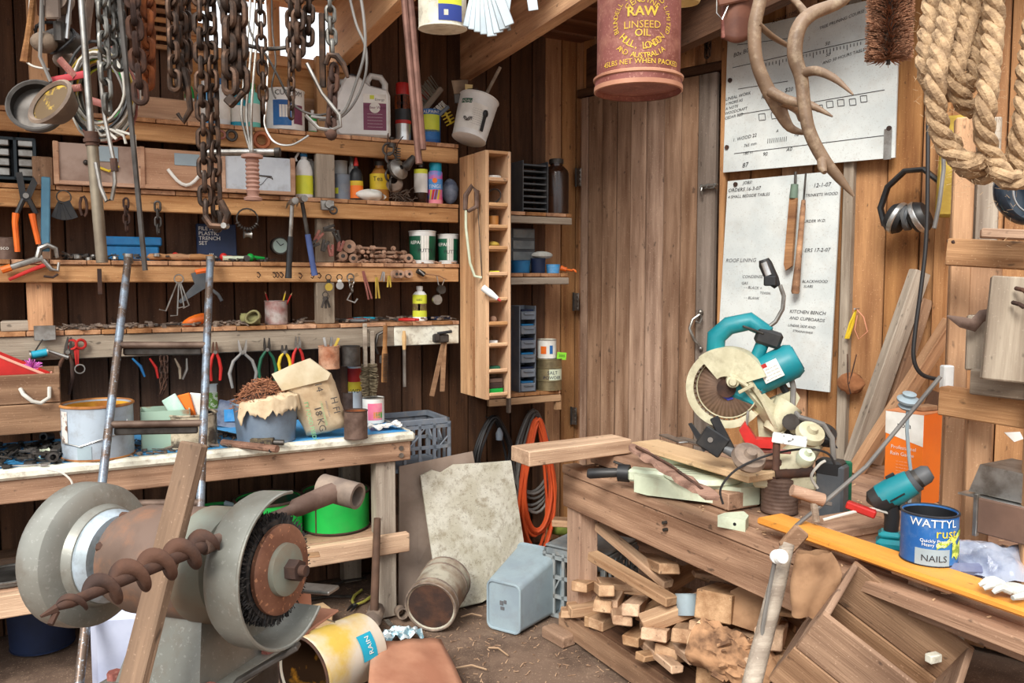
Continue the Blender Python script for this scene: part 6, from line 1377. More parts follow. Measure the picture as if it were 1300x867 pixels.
# boards leaning on the wall
def panel(name, label, pts, m, t_=.012, sub=1):
    """four world corners, order round; thickness away"""
    c = sum(pts, Vector())/len(pts); nrm = (pts[1]-pts[0]).cross(pts[2]-pts[1]).normalized(); n = len(pts)
    q = MB().add([p_-c for p_ in pts]+[p_-c+nrm*t_ for p_ in pts], [tuple(range(n)), tuple(range(n, 2*n))[::-1]]+[(i, n+i, n+(i+1) % n, (i+1) % n) for i in range(n)])
    return solo(name, q, m, label, 'board', c)
pw = [LW.hit(534, 604, .47), LW.hit(549, 597, .47), LW.hit(560, 600, .47), LW.hit(576, 590, .47), LW.hit(612, 588, .47), LW.hit(649, 585, .47), G(671, 727, 0.0), G(612, 766, .0), G(560, 779, 0)]
for i in (6, 7, 8): pw[i].z = .005
panel('leaning_sheet', 'scratched white panel leaning against the corner wall', pw, WPANEL)
panel('leaning_sheet', 'grey brown sheet leaning behind the scratched white panel', [LW.hit(507, 592, .43), LW.hit(600, 573, .43), G(630, 742, .004), G(506, 772, .004)], GPANEL)
# ---- floor things ----
p = G(546, 806, 0); r_ = .122
t = thing('round_tin', 'rusted round tin lying on its side facing the camera', 'tin', Matrix.Translation(p+Vector((0, .03, r_))) @ Matrix.Rotation(math.radians(-12), 4, 'Z') @ Matrix.Rotation(math.radians(-82), 4, 'X'))
ob('body', MB().lathe([(r_*.9, .004), (r_, .0), (r_, .26), (r_*.9, .262), (0, .262)], 32), mat('stained pale tin', (190, 184, 166), (130, 104, 84), .6, .2, 6, dirt=.4), t); ob('end_disc', MB().lathe([(0, .006), (r_*.93, .006)], 32), RUST, t)
for z_ in (.0, .045, .2, .26): ob('hoop', MB().tube([(r_*1.0*math.cos(2*pi*k/32), r_*1.0*math.sin(2*pi*k/32), z_) for k in range(32)], .005, 6, True), DUSTMET, t)
t = thing('waste_bin', 'grey plastic waste bin lying on its side by the crate', 'bin', Matrix.Translation(G(640, 800, 0)+Vector((0, .0, .0))) @ Matrix.Rotation(math.radians(-32), 4, 'Z'))
# local: bottom end near (-y), mouth away (+y)
def binr(w_, h_, y, r_=.03, n_=6):
    o_ = []
    for cx_, cz2, a0 in ((w_/2-r_, h_-r_, 0), (-w_/2+r_, h_-r_, 90), (-w_/2+r_, r_, 180), (w_/2-r_, r_, 270)):
        for k in range(n_): a = math.radians(a0+90*k/(n_-1)); o_.append((cx_+r_*math.cos(a), y, cz2+r_*math.sin(a)))
    return o_
q = MB(); R1, R2, R3, R4 = binr(.185, .235, 0), binr(.19, .24, .01), binr(.25, .31, .33), binr(.235, .295, .33)
R5 = [(x*.93, .02, .015+z*.9) for x, y, z in R1]; n = len(R1); q.v = R1+R2+R3+R4+R5
for A in range(4):
    for k in range(n): l = (k+1) % n; q.f.append((A*n+k, A*n+l, (A+1)*n+l, (A+1)*n+k))
q.f += [tuple(range(n))[::-1], tuple(range(4*n, 5*n))]
ob('body', q, GREYT, t); ob('foot_rim', MB().tube([(x, -.004, z) for x, y, z in binr(.18, .23, 0)], .006, 6, True), GREYT, t); ob('mouth_rim', MB().tube(R3, .008, 6, True), GREYT, t)
ob('recycling_mark', MB().box(-.022, -.004, -.004, 0, .12, .14).box(.0, .014, -.004, 0, .13, .146).box(-.018, .002, -.004, 0, .098, .112), INKG, t)
c1 = G(720, 795, 0)+Vector((.05, .03, 0))
crate('milk_crate', 'dusty grey crate upside down under right bench end', 'crate', Matrix.Translation(c1+Vector((.08, .16, 0))) @ Matrix.Rotation(math.radians(-36), 4, 'Z'), .34, .34, zat(700, c1.y+.05), CRATEG, 6, 3)
solo('crate_lid', MB().box(-.165, .165, -.165, .165, 0, .012, .004), CRATEG, 'mesh base plate topping the dusty grey crate', 'plate', PM(c1+Vector((.08, .16, zat(700, c1.y+.05)+.004)), -36))
t = thing('foil_packet', 'crumpled silver blue packet on the floor before the round tin', 'packet', PM(G(512, 812, 0), 20))
ob('body', MB().grid(lambda u, v: (-.09+.18*u*(1-.2*v), -.05+.1*v, .03+.035*noise.noise(Vector((u*6, v*6, 4)))+.03*math.sin(pi*u)*math.sin(pi*v)), 16, 12), mat('foil print', (196, 206, 208), (110, 140, 150), .35, .3, 30, lo=.5, hi=.55), t)
t = thing('grey_stick', 'perforated grey strip beside the foil packet', 'strip', PM(G(495, 792, .03), -60)); ob('strip', MB().box(-.05, .05, -.012, .012, 0, .004, .001), STEEL, t)
for k in range(4): ob('hole', MB().tube([(-.03+.02*k, 0, .0038), (-.03+.02*k, 0, .0045)], .003, 8), BLACK, t)
solo('pipe_end', MB().lathe([(.02, 0), (.028, 0), (.028, .08), (.02, .08), (.02, 0)], 14), DUSTMET, 'short grey pipe end beside bench leg foot', 'pipe', PM(G(507, 775, .03), 20, 80))
t = thing('rusty_sheet', 'curved rust brown metal sheet lying on floor in front', 'sheet', (0, 0, 0)); o0 = G(472, 818, .16); o1_ = G(560, 812, .12); o2 = G(600, 900, .02); o3 = G(465, 905, .10)
solidify(ob('sheet', MB().grid(lambda u, v: (o0*(1-u)+o1_*u)*(1-v)+(o3*(1-u)+o2*u)*v+Vector((0, 0, .012*math.sin(pi*u)+.012*math.sin(pi*v)+.01*noise.noise(Vector((u*4, v*3, 0))))), 14, 10), RTAN, t), .004)
# big tin lying with its mouth to the left
t = thing('tipped_paint_bucket', 'white and yellow bucket tipped on floor, mouth to the left', 'bucket', Matrix.Translation(Vector((-.705, 3.2, .142))) @ Matrix.Rotation(math.radians(54), 4, 'Z') @ Matrix.Rotation(math.radians(-90), 4, 'Y'))
BODY = mat('cream and yellow bucket', (236, 224, 204), (232, 196, 92), .4, 0, 4, lo=.52, hi=.68, dirt=.15, dirtc=(196, 120, 50))
ob('body', MB().lathe([(0, -.16), (.128, -.16), (.132, -.155), (.14, .14), (.146, .15), (.146, .165), (.138, .165), (.136, .15), (.126, -.15), (0, -.15)], 40), BODY, t)
ob('inside', MB().lathe([(.1355, .155), (.1255, -.149), (0, -.149)], 40), mat('dark amber residue', (60, 40, 24), (206, 140, 40), .5, 0, 9, lo=.55, hi=.65), t)
ob('rolled_rim', MB().tube([(.144*math.cos(2*pi*k/36), .144*math.sin(2*pi*k/36), .166) for k in range(36)], .006, 6, True), RUST, t)
lbm = wrapM(.138, math.radians(-120+180), 0, .002)
ob('label', MB().grid(lambda u, v: (.139*math.cos(math.radians(-85)+.75*u), .139*math.sin(math.radians(-85)+.75*u), -.10+.075*v), 6, 2), TEALL, t)
t['label'] = 'white and yellow bucket tipped on floor, mouth to the left'
ob('lettering', text_mb('RAIN', .032, TR(0, 0, 0), bend=lambda x, y: Vector((.1412*math.cos(math.radians(-62)+x/.139), .1412*math.sin(math.radians(-62)+x/.139), -.078+y))), PAPERW, t)
ob('bail_wire', MB().tube([(.14, .02, .12), (.175, .03, .1), (.18, .02, .05), (.15, 0, .0)], .003, 6), STEEL, t); ob('bail_grip', MB().ball((.145, .03, .12), .014, 8), TINR, t)
# hoses on the wall
def hosecoil(name, label, x_, y_, wpx, hpx, o_, m, n_, r_, fr=LW, tail=0):
    c = fr.hit(x_, y_, o_); k_ = c.y/F; t = thing(name, label, 'hose', Matrix.Translation(c) @ Matrix.Rotation(fr.a, 4, 'Z'))
    for k in range(n_):
        a_, b_ = wpx*k_/2*RND.uniform(.75, 1.08), hpx*k_/2*RND.uniform(.8, 1.06); pts = []
        for i in range(28):
            a = 2*pi*i/28; nar = .45+.55*min(1, (1-math.sin(a))*.75)
            pts.append((a_*math.cos(a)*nar+.01*math.sin(k*2.3), -.012*(k % 4)+.006*math.sin(3*a+k), b_*math.sin(a)-b_+.01*math.cos(k)))
        ob('loop', MB().tube(pts, r_, 7, True), m, t)
    ob('nail', MB().tube([(0, .1, -.01), (0, -.04, -.005)], .004, 6), STEELD, t); return t
hosecoil('orange_hose', 'orange extension hose coiled on the corner wall', 680, 533, 52, 180, .16, HOSEO, 9, .010)
hosecoil('grey_cable', 'grey cable coil behind the orange hose', 676, 522, 62, 128, .08, HOSEG, 6, .009)
hosecoil('black_cable', 'dark cable coil hanging below the pigeonhole box', 625, 530, 62, 90, .10, CABB, 9, .008)
t = thing('cable_plug', 'grey plug hanging in middle of the dark cable coil', 'plug', LW.hit(634, 552, .16)); ob('plug', MB().lathe([(0, -.03), (.02, -.03), (.022, .01), (.008, .04), (0, .045)], 12), GREYP, t)
solo('moss_patch', MB().ball((0, 0, 0), .09, 14, sc=(1.0, .5, .45)), GRASSG, 'green moss clump showing behind the dusty grey crate', 'moss', PM(G(716, 700, .05)+Vector((0, .25, .06))))
# ---------------- grinder ----------------
gx = Vector((-.392, 1.30, 1.188)); n_ = Vector((math.cos(math.radians(-20)), math.sin(math.radians(-20)), 0))
gm = Matrix((n_, Vector((-n_.y, n_.x, 0)), Vector((0, 0, 1)))).transposed().to_4x4(); gm.translation = gx; gm = gm @ Matrix.Rotation(math.radians(-3), 4, 'Y')
gr = thing('bench_grinder', 'large old grey green bench grinder with wire wheel on a stand', 'grinder', gm)
LX = TR(0, 0, 0, 0, 90, 0)    # lathe z axis -> local x
GL = .385
ob('motor_body', MB().lathe([(0, -.30), (.06, -.30), (.078, -.285), (.09, -.25), (.092, -.11), (.088, -.075), (.074, -.06), (.05, -.055), (.045, -.03), (0, -.03)], 40), GRN_B, gr, LX)
ob('end_bell', MB().lathe([(.0, -.118), (.094, -.118), (.094, -.09), (.085, -.066), (.06, -.055), (0, -.055)], 40), GRN_G, gr, LX)
for a in (100, 150, 205): ob('body_bolt', MB().tube([(-.262, 0, 0), (-.282, 0, 0)], .009, 8, M=TR(0, .075*math.cos(math.radians(a)), .075*math.sin(math.radians(a)))), RUST, gr)
lg = ob('left_guard', MB().lathe([(0, -.36-.06), (.10, -.36-.06), (.114, -.36-.055), (.125, -.36-.04), (.125, -.36-.02), (.122, -.36+.004), (.108, -.36+.012), (.088, -.36+.014), (.082, -.36+.03), (.055, -.36+.034), (.05, -.36+.06), (0, -.36+.06)], 56), GRN_S, gr, LX)
ob('guard_collar', MB().lathe([(.048, -.345), (.078, -.345), (.080, -.325), (.07, -.31), (.048, -.31)], 40), mat('pale blue grey collar', (176, 190, 200), (150, 160, 164), .4, .3, 20, dirt=.3), gr, LX)
# right guard: band open to the far side
def band(u, v):
    prof = [(.045, -.036), (.10, -.036), (.116, -.030), (.1225, -.018), (.1235, .036), (.1195, .036), (.118, -.012), (.11, -.026), (.045, -.030)]
    return prof
prof = band(0, 0); q = MB(); N = 40; a0, a1 = math.radians(78), math.radians(312)
for i in range(N+1):
    a = a0+(a1-a0)*i/N
    for rr, x in prof: q.v.append((x, rr*math.cos(a), rr*math.sin(a)))
m_ = len(prof)
for i in range(N):
    for k in range(m_-1): q.f.append((i*m_+k, (i+1)*m_+k, (i+1)*m_+k+1, i*m_+k+1))
q.f += [tuple(range(m_)), tuple(N*m_+k for k in range(m_))[::-1]]
rg = ob('right_guard', q, GRN_S, gr)
ob('guard_lip', MB().tube([(.036, .1215*math.cos(a0+(a1-a0)*i/N), .1215*math.sin(a0+(a1-a0)*i/N)) for i in range(N+1)], .003, 6), GRN_S, gr)
ob('spark_tray', MB().box(-.03, .03, .03, .15, -.127, -.122, .002, M=TR(0, 0, 0, 0, 0, 0)).box(-.032, -.026, .04, .15, -.125, -.08, .002), RTAN, gr)
ob('tool_rest', MB().box(-.02, .05, .09, .125, -.075, -.068, .002), STEEL, gr)
# wire wheel
q = MB().lathe([(.03, -.012), (.078, -.014), (.082, 0), (.078, .018), (.03, .016)], 40, LX)
ob('wire_core', q, WIRE, gr)
q = MB()
for k in range(1500):
    a = RND.uniform(0, 2*pi); x = RND.uniform(-.015, .019); r0 = .07; r1 = RND.uniform(.083, .090); a2 = a+RND.uniform(-.05, .05)
    q.tube([(x, r0*math.cos(a), r0*math.sin(a)), (x+RND.uniform(-.004, .004), r1*math.cos(a2), r1*math.sin(a2))], .0009, 3, caps=False)
o = ob('wire_bristles', q, WIRE, gr); o['kind'] = 'stuff'
ob('flange', MB().lathe([(0, .030), (.066, .030), (.071, .027), (.071, .020), (.0, .016)], 44), mat('rusty flange', (142, 100, 78), (112, 74, 56), .6, .3, 12, fine=((210, 150, 110), .5)), gr, LX)
ob('washer', MB().lathe([(0, .041), (.030, .041), (.041, .038), (.042, .030), (0, .030)], 36), GRN_G, gr, LX)
ob('nut', MB().tube([(.041, 0, 0), (.061, 0, 0)], .0175, 6), RUST, gr); ob('shaft_end', MB().tube([(.06, 0, 0), (.072, 0, 0)], .009, 12), RUST, gr)
# base casting and stand
q = MB().add([(-.22, -.045, -.07), (-.10, -.045, -.07), (-.10, .045, -.07), (-.22, .045, -.07), (-.25, -.085, -.18), (-.08, -.085, -.18), (-.08, .085, -.18), (-.25, .085, -.18)], [(0, 1, 2, 3), (7, 6, 5, 4), (0, 4, 5, 1), (1, 5, 6, 2), (2, 6, 7, 3), (3, 7, 4, 0)])
ob('base_casting', q, GRN_S, gr); ob('base_flange', MB().box(-.28, -.05, -.1, .1, -.195, -.178, .006), GRN_S, gr)
ob('rest_arm', MB().box(-.06, .06, -.012, .012, -.004, .004, .002, M=TR(.0, -.02, -.15, 0, -28, 20)), STEELD, gr)
for x, y in ((-.07, -.075), (-.26, -.075), (-.07, .075), (-.26, .075)): ob('hold_down_bolt', MB().tube([(x, y, -.178), (x, y, -.166)], .012, 6), TINR, gr)
ob('pedestal', MB().box(-.26, -.06, -.09, .09, -.24, -.195, .004).box(-.2, -.14, -.03, .03, -1.15, -.24, .004).box(-.32, -.02, -.15, .15, -1.188, -1.15, .006), STEELD, gr)
# dark apron sheet below the wheel
solo('dark_bin', MB().lathe([(0, 0), (.11, 0), (.135, .40), (.125, .40), (.10, .01), (0, .01)], 28), mat('blue black plastic', (44, 52, 66), (60, 66, 76), .5, 0, 6, dirt=.2, dirtc=(110, 108, 104)), 'dark blue black bin standing behind the grinder stand', 'bin', Vector((-.96, 2.75, 0)))
# ---- auger ----
tip, end = D(60, 777, 1.0), D(428, 623, 1.5); ax = (end-tip).normalized(); LA = (end-tip).length
am = rotm(tip, end); t = thing('post_auger', 'rusty spiral post auger with socket end laid across grinder', 'auger', am)
q = MB(); fl_L = .245; turns = 5.6; N = 150
for i in range(N+1):
    u = i/N; a = turns*2*pi*u; x = .012+fl_L*u; rr = .027*min(1, .35+u*2.2)*(1 if u < .93 else 1-(u-.93)*6)
    for r2, dx in ((.006, 0), (rr*.6, .002), (rr, .006)): q.v.append((x+dx, r2*math.cos(a), r2*math.sin(a)))
for i in range(N):
    for k in range(2): q.f.append((i*3+k, (i+1)*3+k, (i+1)*3+k+1, i*3+k+1))
solidify(ob('flighting', q, RUST, t), .0022); ob('core', MB().tube([(0.01, 0, 0), (.03, 0, 0), (fl_L, 0, 0)], [.003, .007, .009], 12), RUST, t)
ob('shaft', MB().tube([(fl_L, 0, 0), (fl_L+.05, 0, 0), (LA-.12, 0, 0), (LA-.11, 0, 0), (LA-.01, 0, 0)], [.013, .0095, .0095, .016, .019], 10), TINB, t)
ob('cutting_tip', MB().tube([(.012, 0, 0), (-.006, .004, -.004)], [.006, .002], 6).tube([(.012, 0, -.004), (.0, -.004, -.015)], [.004, .004], 6), RUST, t)
inv = (Matrix.Rotation(0, 4, 'X')); dv = am.to_3x3().inverted() @ (D(445, 627, 1.47)-D(400, 615, 1.5)).normalized()
c_ = Vector((LA, 0, 0)); q = MB(); 
mm = rotm(c_-dv*.033, c_+dv*.033)
q.lathe([(.018, 0), (.024, 0), (.024, .078), (.018, .078), (.018, 0)], 20, mm @ TR(0, 0, 0, 0, 90, 0)); ob('socket', q, DUSTMET, t)
# plank leaning in front of the motor
a, b = D(247, 562, 1.25), D(170, 867, 1.2); b2 = a+(b-a)*((a.z-.02)/(a.z-b.z)); vd = (b-a).cross(Vector((0.55, 1, 0))).normalized()
pk = beam('leaning_plank', a, b2, .046, .018, wood('split brown plank', (158, 124, 92), (88, 66, 48), .05), None, vd, .003, .001); tag(pk, 'split brown plank leaning across the front of the grinder', 'plank')
# ---------------- right workbench ----------------
ZB = .80; a_r = -62.4
rb = thing('right_workbench', 'rough heavy timber workbench along the right wall under mitre saw', 'workbench', RB.M(0, 0, 0))
Lr = 2.75; sc_ = RB.s_at(1040, 0, .75)
beam('top_rail', RB.pt(-.01, -.03, ZB-.02), RB.pt(Lr, -.03, ZB-.02), .08, .04, W_BENCH, rb, RB.n)
beam('front_board', RB.pt(-.005, -.015, ZB-.118), RB.pt(sc_, -.015, ZB-.118), .15, .045, W_BENCH, rb)
beam('front_board', RB.pt(sc_, -.07, ZB-.062), RB.pt(Lr, -.07, ZB-.062), .04, .04, W_BENCH, rb)
o_ = -.075; k = 0
while o_ > -1.25:
    wd = RND.uniform(.12, .17); so = RND.uniform(-.03, .05)
    sw = (-(.25+(-o_-wd)*.0)) if 0 else 0
    # the wall comes in at an angle: start each plank clear of it
    st = so
    while (RB.pt(st, o_-wd, 0)-RW.O).dot(RW.n) < .10: st += .03
    zt = ZB-.022
    beam('deck_plank', RB.pt(st, o_-wd/2, zt), RB.pt(Lr, o_-wd/2, zt), wd-.006, .035, W_BENCH, rb, RB.n); o_ -= wd
beam('raised_beam', RB.pt(.02, -.20, ZB+.035), RB.pt(.95, -.20, ZB+.035), .15, .065, W_BENCH, rb, RB.n)
beam('raised_beam', RB.pt(.10, -.38, ZB+.03), RB.pt(1.0, -.38, ZB+.03), .13, .055, W_BENCH, rb, RB.n)
for s_, o_ in ((.06, -.06), (.06, -.7), (Lr-.1, -.06)): beam('leg', RB.pt(s_, o_, 0), RB.pt(s_, o_, ZB-.195 if o_ > -.5 else ZB-.04), .11, .1, W_BENCH, rb, RB.u)
beam('lower_rail', RB.pt(-.01, .0, .055), RB.pt(1.9, .0, .06), .09, .05, W_CRATE, rb)
beam('lower_rail', RB.pt(0, -.65, .05), RB.pt(1.9, -.65, .06), .08, .05, W_DARK, rb)
for k in range(5): beam('shelf_slat', RB.pt(-.0, -.08-.13*k, .10), RB.pt(1.9, -.08-.13*k, .10), .12, .022, W_DARK, rb, RB.n)
for x_, y_ in ((846, 663), (847, 672)): ob('bolt', MB().tube([(0, .0, 0), (0, -.018, 0)], .007, 8), STEELD, rb, FM(RB, x_, y_, .008), True)
solo('timber_pad', MB().box(-.08, .08, -.04, .04, -.01, .045, .008), W_CRATE, 'flat timber pad under the near foot of right bench', 'timber', PM(RB.pt(.05, .06, .0), a_r+8))
# things laid on the bench, far end first
def lay(name, label, cat, x0, y0, z0, x1, y1, z1, wd, th, m, o3=None):
    a, b = G(x0, y0, z0), G(x1, y1, z1); o = beam(name, a, b, wd, th, m, None, (b-a).cross(Vector((0, 0, 1))), .004, .001); return tag(o, label, cat)
lay('timber_block', 'thick sawn timber block jutting out past end of right bench', 'timber', 660, 579, .905, 789, 563, .905, .15, .065, W_OFF)
lay('pale_plank', 'wide pale shaped pine board lying over the saw table', 'plank', 818, 563, .95, 968, 606, .945, .14, .028, W_PINE)
t = thing('bark_slab', 'rough split bark edged stick lying across the saw table', 'timber', G(802, 566, 1.0)); b = G(905, 632, .95)-G(802, 566, 1.0); mm = rotm(Vector(), b); LL = b.length
q = MB(); N = 16
for i in range(N+1):
    u = i/N; ww = .034*(1-.4*abs(u-.5))*(.5 if i == 0 else 1)
    for k, (y, z) in enumerate(((-1, -.3), (-.8, .35), (.2, .5), (1, .3), (.9, -.35))):
        nz = .012*noise.noise(Vector((u*9, k*3.1, 2))); q.v.append(tuple(mm @ Vector((LL*u, ww*y+nz, .018*z+nz))))
for i in range(N):
    for k in range(5): l = (k+1) % 5; q.f.append((i*5+k, i*5+l, (i+1)*5+l, (i+1)*5+k))
q.f += [tuple(range(5))[::-1], tuple(N*5+k for k in range(5))]
ob('slab', q, W_BARK, t); ob('split_edge', MB().tube([mm @ Vector((LL*.1, -.01, .014)), mm @ Vector((LL*.5, .01, .014)), mm @ Vector((LL*.9, -.005, .01))], .006, 5), RUST, t)
# saw table with black handle
p = G(893, 632, ZB+.0); sm_ = Matrix.Translation(Vector((p.x, p.y, ZB+.012))) @ Matrix.Rotation(math.radians(-25), 4, 'Z')
t = thing('saw_table', 'pale green cast saw table with black grip lying on bench', 'saw table', sm_)
ob('base', MB().prism([(-.26, -.07), (-.2, -.10), (.16, -.11), (.22, -.05), (.22, .1), (-.2, .1)], 0, .07), CREAMG, t)
ob('turntable', MB().lathe([(0, .07), (.15, .07), (.155, .075), (.15, .095), (0, .095)], 40), CREAMG, t)
for k in range(5): ob('table_slot', MB().box(-.13, .13, -.0012, .0012, .0945, .0962, M=TR(0, -.06+.03*k, 0, 0, 0, 8)), STEELD, t)
ob('arm', MB().box(-.30, -.14, -.035, .035, .03, .08, .01), CREAMG, t); 
ob('collar', MB().tube([(-.30, 0, .055), (-.345, -.004, .055)], .036, 18), BLACK, t); ob('grip', MB().tube([(-.34, -.004, .055), (-.36, -.006, .054), (-.46, -.03, .045), (-.47, -.032, .045)], [.016, .02, .022, .016], 12), BLACK, t); ob('lever', MB().tube([(-.32, 0, .085), (-.37, .01, .095)], .006, 8), STEELD, t)
ob('fence', MB().box(-.2, .2, .085, .095, .07, .13, .004), CREAMG, t)
lay('steel_offcut', 'bright pointed steel fence piece behind the pale plank', 'metal', 842, 552, .93, 868, 562, .93, .05, .008, STEELL); lay('steel_offcut', 'second bright steel piece behind the pale plank', 'metal', 862, 556, .93, 905, 568, .93, .05, .012, STEELL)
# cream wedge bracket on the front edge
t = thing('cream_wedge', 'small cream wedge shaped bracket with a hole on bench edge', 'bracket', PM(G(935, 668, ZB), -38)); ob('body', MB().prism([(-.05, -.045), (.05, -.045), (.035, .02), (0, .06), (-.045, -.0)], 0, .04), CREAMG, t); ob('hole', MB().tube([(.012, -.0455, .02), (.012, -.0445, .02)], .006, 10), BLACK, t)
# ---- mitre saw head ----
d0 = 3.05; K = d0/F; rt = D(960, 480, d0)
ms = thing('mitre_saw', 'teal and cream mitre saw tilted back with bent work lamp', 'saw', Matrix.Translation(rt) @ Matrix.Rotation(math.radians(-16), 4, 'Z'))
def S_(x, y, dy=0): return Vector(((x-960)*K, dy, (480-y)*K))
bc = S_(925, 492, -.03); tilt = Matrix.Translation(bc) @ Matrix.Rotation(math.radians(-10), 4, 'Z')
q = MB(); N = 40; vs = [(0, 0, 0)]
for k in range(N*2): a = pi*k/N; r_ = .126 if k % 2 else .112; vs.append((r_*math.cos(a), 0, r_*math.sin(a)))
q.add(vs, [(0, 1+k, 1+(k+1) % (N*2)) for k in range(N*2)]); solidify(ob('blade', q, mat('worn blade steel', (150, 122, 102), (112, 92, 80), .45, .5, 8), ms, tilt), .003)
ob('blade_teeth_ring', MB().tube([(.112*math.cos(pi*k/18), -.003, .112*math.sin(pi*k/18)) for k in range(36)], .003, 5, True), CREAM, ms, tilt)
def arc_band(r0, r1, a0, a1, y0, y1, n=26):
    q = MB()
    for i in range(n+1):
        a = math.radians(a0+(a1-a0)*i/n)
        for r_, y in ((r0, y0), (r1, y0), (r1, y1), (r0, y1)): q.v.append((r_*math.cos(a), y, r_*math.sin(a)))
    for i in range(n):
        for k in range(4): q.f.append((i*4+k, i*4+(k+1) % 4, (i+1)*4+(k+1) % 4, (i+1)*4+k))
    q.f += [(0, 1, 2, 3), tuple(n*4+k for k in (3, 2, 1, 0))]; return q
ob('lower_guard', arc_band(.126, .146, 128, 320, -.03, .025), mat('dusty clear guard', (214, 200, 168), (196, 180, 146), .35, 0, 10), ms, tilt)
ob('guard_face', arc_band(.118, .146, 128, 322, -.034, -.028), CREAM, ms, tilt)
ob('upper_guard', arc_band(.045, .150, 20, 132, -.035, .05), CREAM, ms, tilt)
ob('blue_sticker', MB().prism([(-.02, 0), (.0, .012), (.02, -.004), (0, -.012)], -.001, .001, TR(.005, -.006, -.035, 90, 0, 0)), mat('royal sticker', (60, 70, 170)), ms, tilt)
ob('arbor', MB().tube([(0, -.02, 0), (0, .02, 0)], .035, 20), RUST, ms, tilt)
q = MB().tube([S_(951, 408), S_(925, 414), S_(910, 428), S_(909, 448), S_(922, 462), S_(944, 470), S_(958, 460), S_(966, 438), S_(970, 420)], [.034, .034, .036, .036, .032, .028, .026, .024, .030], 12, True)
ob('handle', q, TEAL, ms)
ob('motor', MB().tube([S_(948, 486, .0), S_(955, 482, 0), S_(1002, 457, .0), S_(1009, 453, 0)], [.055, .066, .066, .054], 24), TEAL, ms)
ob('gear_case', MB().box(-.06, .06, -.05, .05, -.055, .055, .015, M=Matrix.Translation(S_(950, 492, 0)) @ TR(0, 0, 0, 0, 28, 0)), TEAL, ms)
ob('motor_cap', MB().tube([S_(1003, 456.5), S_(1010, 452.5)], [.05, .046], 24), mat('teal cap', (24, 96, 106), rough=.5), ms)
mlb = Matrix.Translation(S_(977, 468, -.068)) @ TR(0, 0, 0, 0, -28, 0)
lb_ = ob('rating_label', MB().box(-.036, .036, -.001, .001, -.034, .034, .0005), PAPERW, ms, mlb)
ob('red_stripe', MB().box(-.036, -.004, -.0025, -.001, .02, .034), RED, lb_); q = MB()
for k in range(4): text_mb('== === == ===', .0085, flatM(0, -.003, .008-.012*k), q)
ob('small_print', q, INK, lb_)
ob('switch_box', MB().box(-.045, .05, -.035, .035, -.03, .03, .01, M=Matrix.Translation(S_(973, 428, .0)) @ TR(0, 0, 0, 0, 18, 0)), BLACK, ms)
ob('trigger_plate', MB().box(-.04, .04, -.03, .03, -.004, .004, .003, M=Matrix.Translation(S_(955, 418, -.01)) @ TR(0, 0, 0, 0, 20, 0)), STEELD, ms)
ob('lamp_neck', MB().tube([S_(970, 418), S_(982, 408), S_(990, 392), S_(991, 376), S_(986, 362)], .0075, 8), STEEL, ms)
ob('lamp_head', MB().tube([S_(966, 330), S_(968, 336), S_(977, 356), S_(983, 364)], [.018, .024, .024, .013], 12, flat=.7), BLACK, ms); ob('lamp_lens', MB().tube([S_(966, 334, -.015), S_(972, 350, -.017)], .012, 10, flat=.6), STEELL, ms)
ob('lamp_clamp', MB().box(-.022, .022, -.02, .02, -.018, .018, .004, M=Matrix.Translation(S_(974, 357, -.008))), BLACK, ms)
ob('screw_knob', MB().tube([S_(948, 402), S_(948, 408)], .012, 8), STEELD, ms)
# frame of the saw
ob('arm', MB().tube([S_(930, 468, -.02), S_(950, 492, -.03), S_(975, 520, -.03), S_(992, 545, -.0)], [.030, .034, .036, .034], 4), CREAM, ms)
ob('arm_rib', MB().tube([S_(938, 462, -.06), S_(968, 505, -.07), S_(985, 540, -.05)], .010, 6), CREAM, ms)
ob('arm_boss', MB().tube([S_(932, 482, -.09), S_(932, 482, -.02)], [.022, .03], 16).tube([S_(932, 482, -.11), S_(932, 482, -.08)], [.012, .018], 10), CREAM, ms)
ob('clamp_screw', MB().tube([S_(928, 474, -.08), S_(950, 487, -.09)], .008, 8).box(-.03, .03, -.008, .008, -.006, .006, .002, M=Matrix.Translation(S_(948, 490, -.09)) @ TR(0, 0, 0, 0, -30, 0)), CREAM, ms)
ob('spring_strut', MB().tube([S_(985, 478, .02), S_(1004, 508, .02)], .014, 8), BLACK, ms); ob('cream_bracket', MB().prism([(0, 0), (.10, .05), (.12, .02), (.06, -.12), (-.02, -.14), (-.03, -.05)], -.03, .03, Matrix.Translation(S_(972, 510, .03)) @ TR(0, 0, 0, 90, 0, 0)), CREAM, ms)
ob('pivot_shell', MB().tube([S_(978, 545, -.03), S_(1000, 512, .0)], [.03, .055], 16), CREAM, ms); ob('pivot_bolt', MB().tube([S_(1002, 531, -.06), S_(1002, 531, .04)], .030, 14), STEELD, ms)
ob('rib_plate', MB().prism([(-.10, -.01), (.0, .05), (.10, .03), (.16, -.06), (.02, -.05)], -.008, .008, Matrix.Translation(S_(1005, 545, .02)) @ TR(0, 0, 0, 90, 0, 0)), BLACK, ms)
for k in range(5): ob('rib', MB().tube([S_(1005, 548, .0), S_(995+14*k, 531+3*k*(k-1)*.4, .0)], .005, 5), CREAM, ms)
ob('base_casting', MB().tube([S_(1000, 600, -.0), S_(1008, 585, 0), S_(1022, 566, .0), S_(1032, 560, .04)], [.07, .065, .05, .04], 14), CREAM, ms)
ob('slide_tube', MB().tube([S_(968, 588, -.05), S_(1020, 583, -.02)], .018, 12).tube([S_(985, 597, -.07), S_(1030, 592, -.05)], .018, 12), RUST, ms)
ob('foot_casting', MB().box(-.12, .1, -.06, .1, -.04, .02, .01, M=Matrix.Translation(S_(1000, 603, .0))), CREAM, ms)
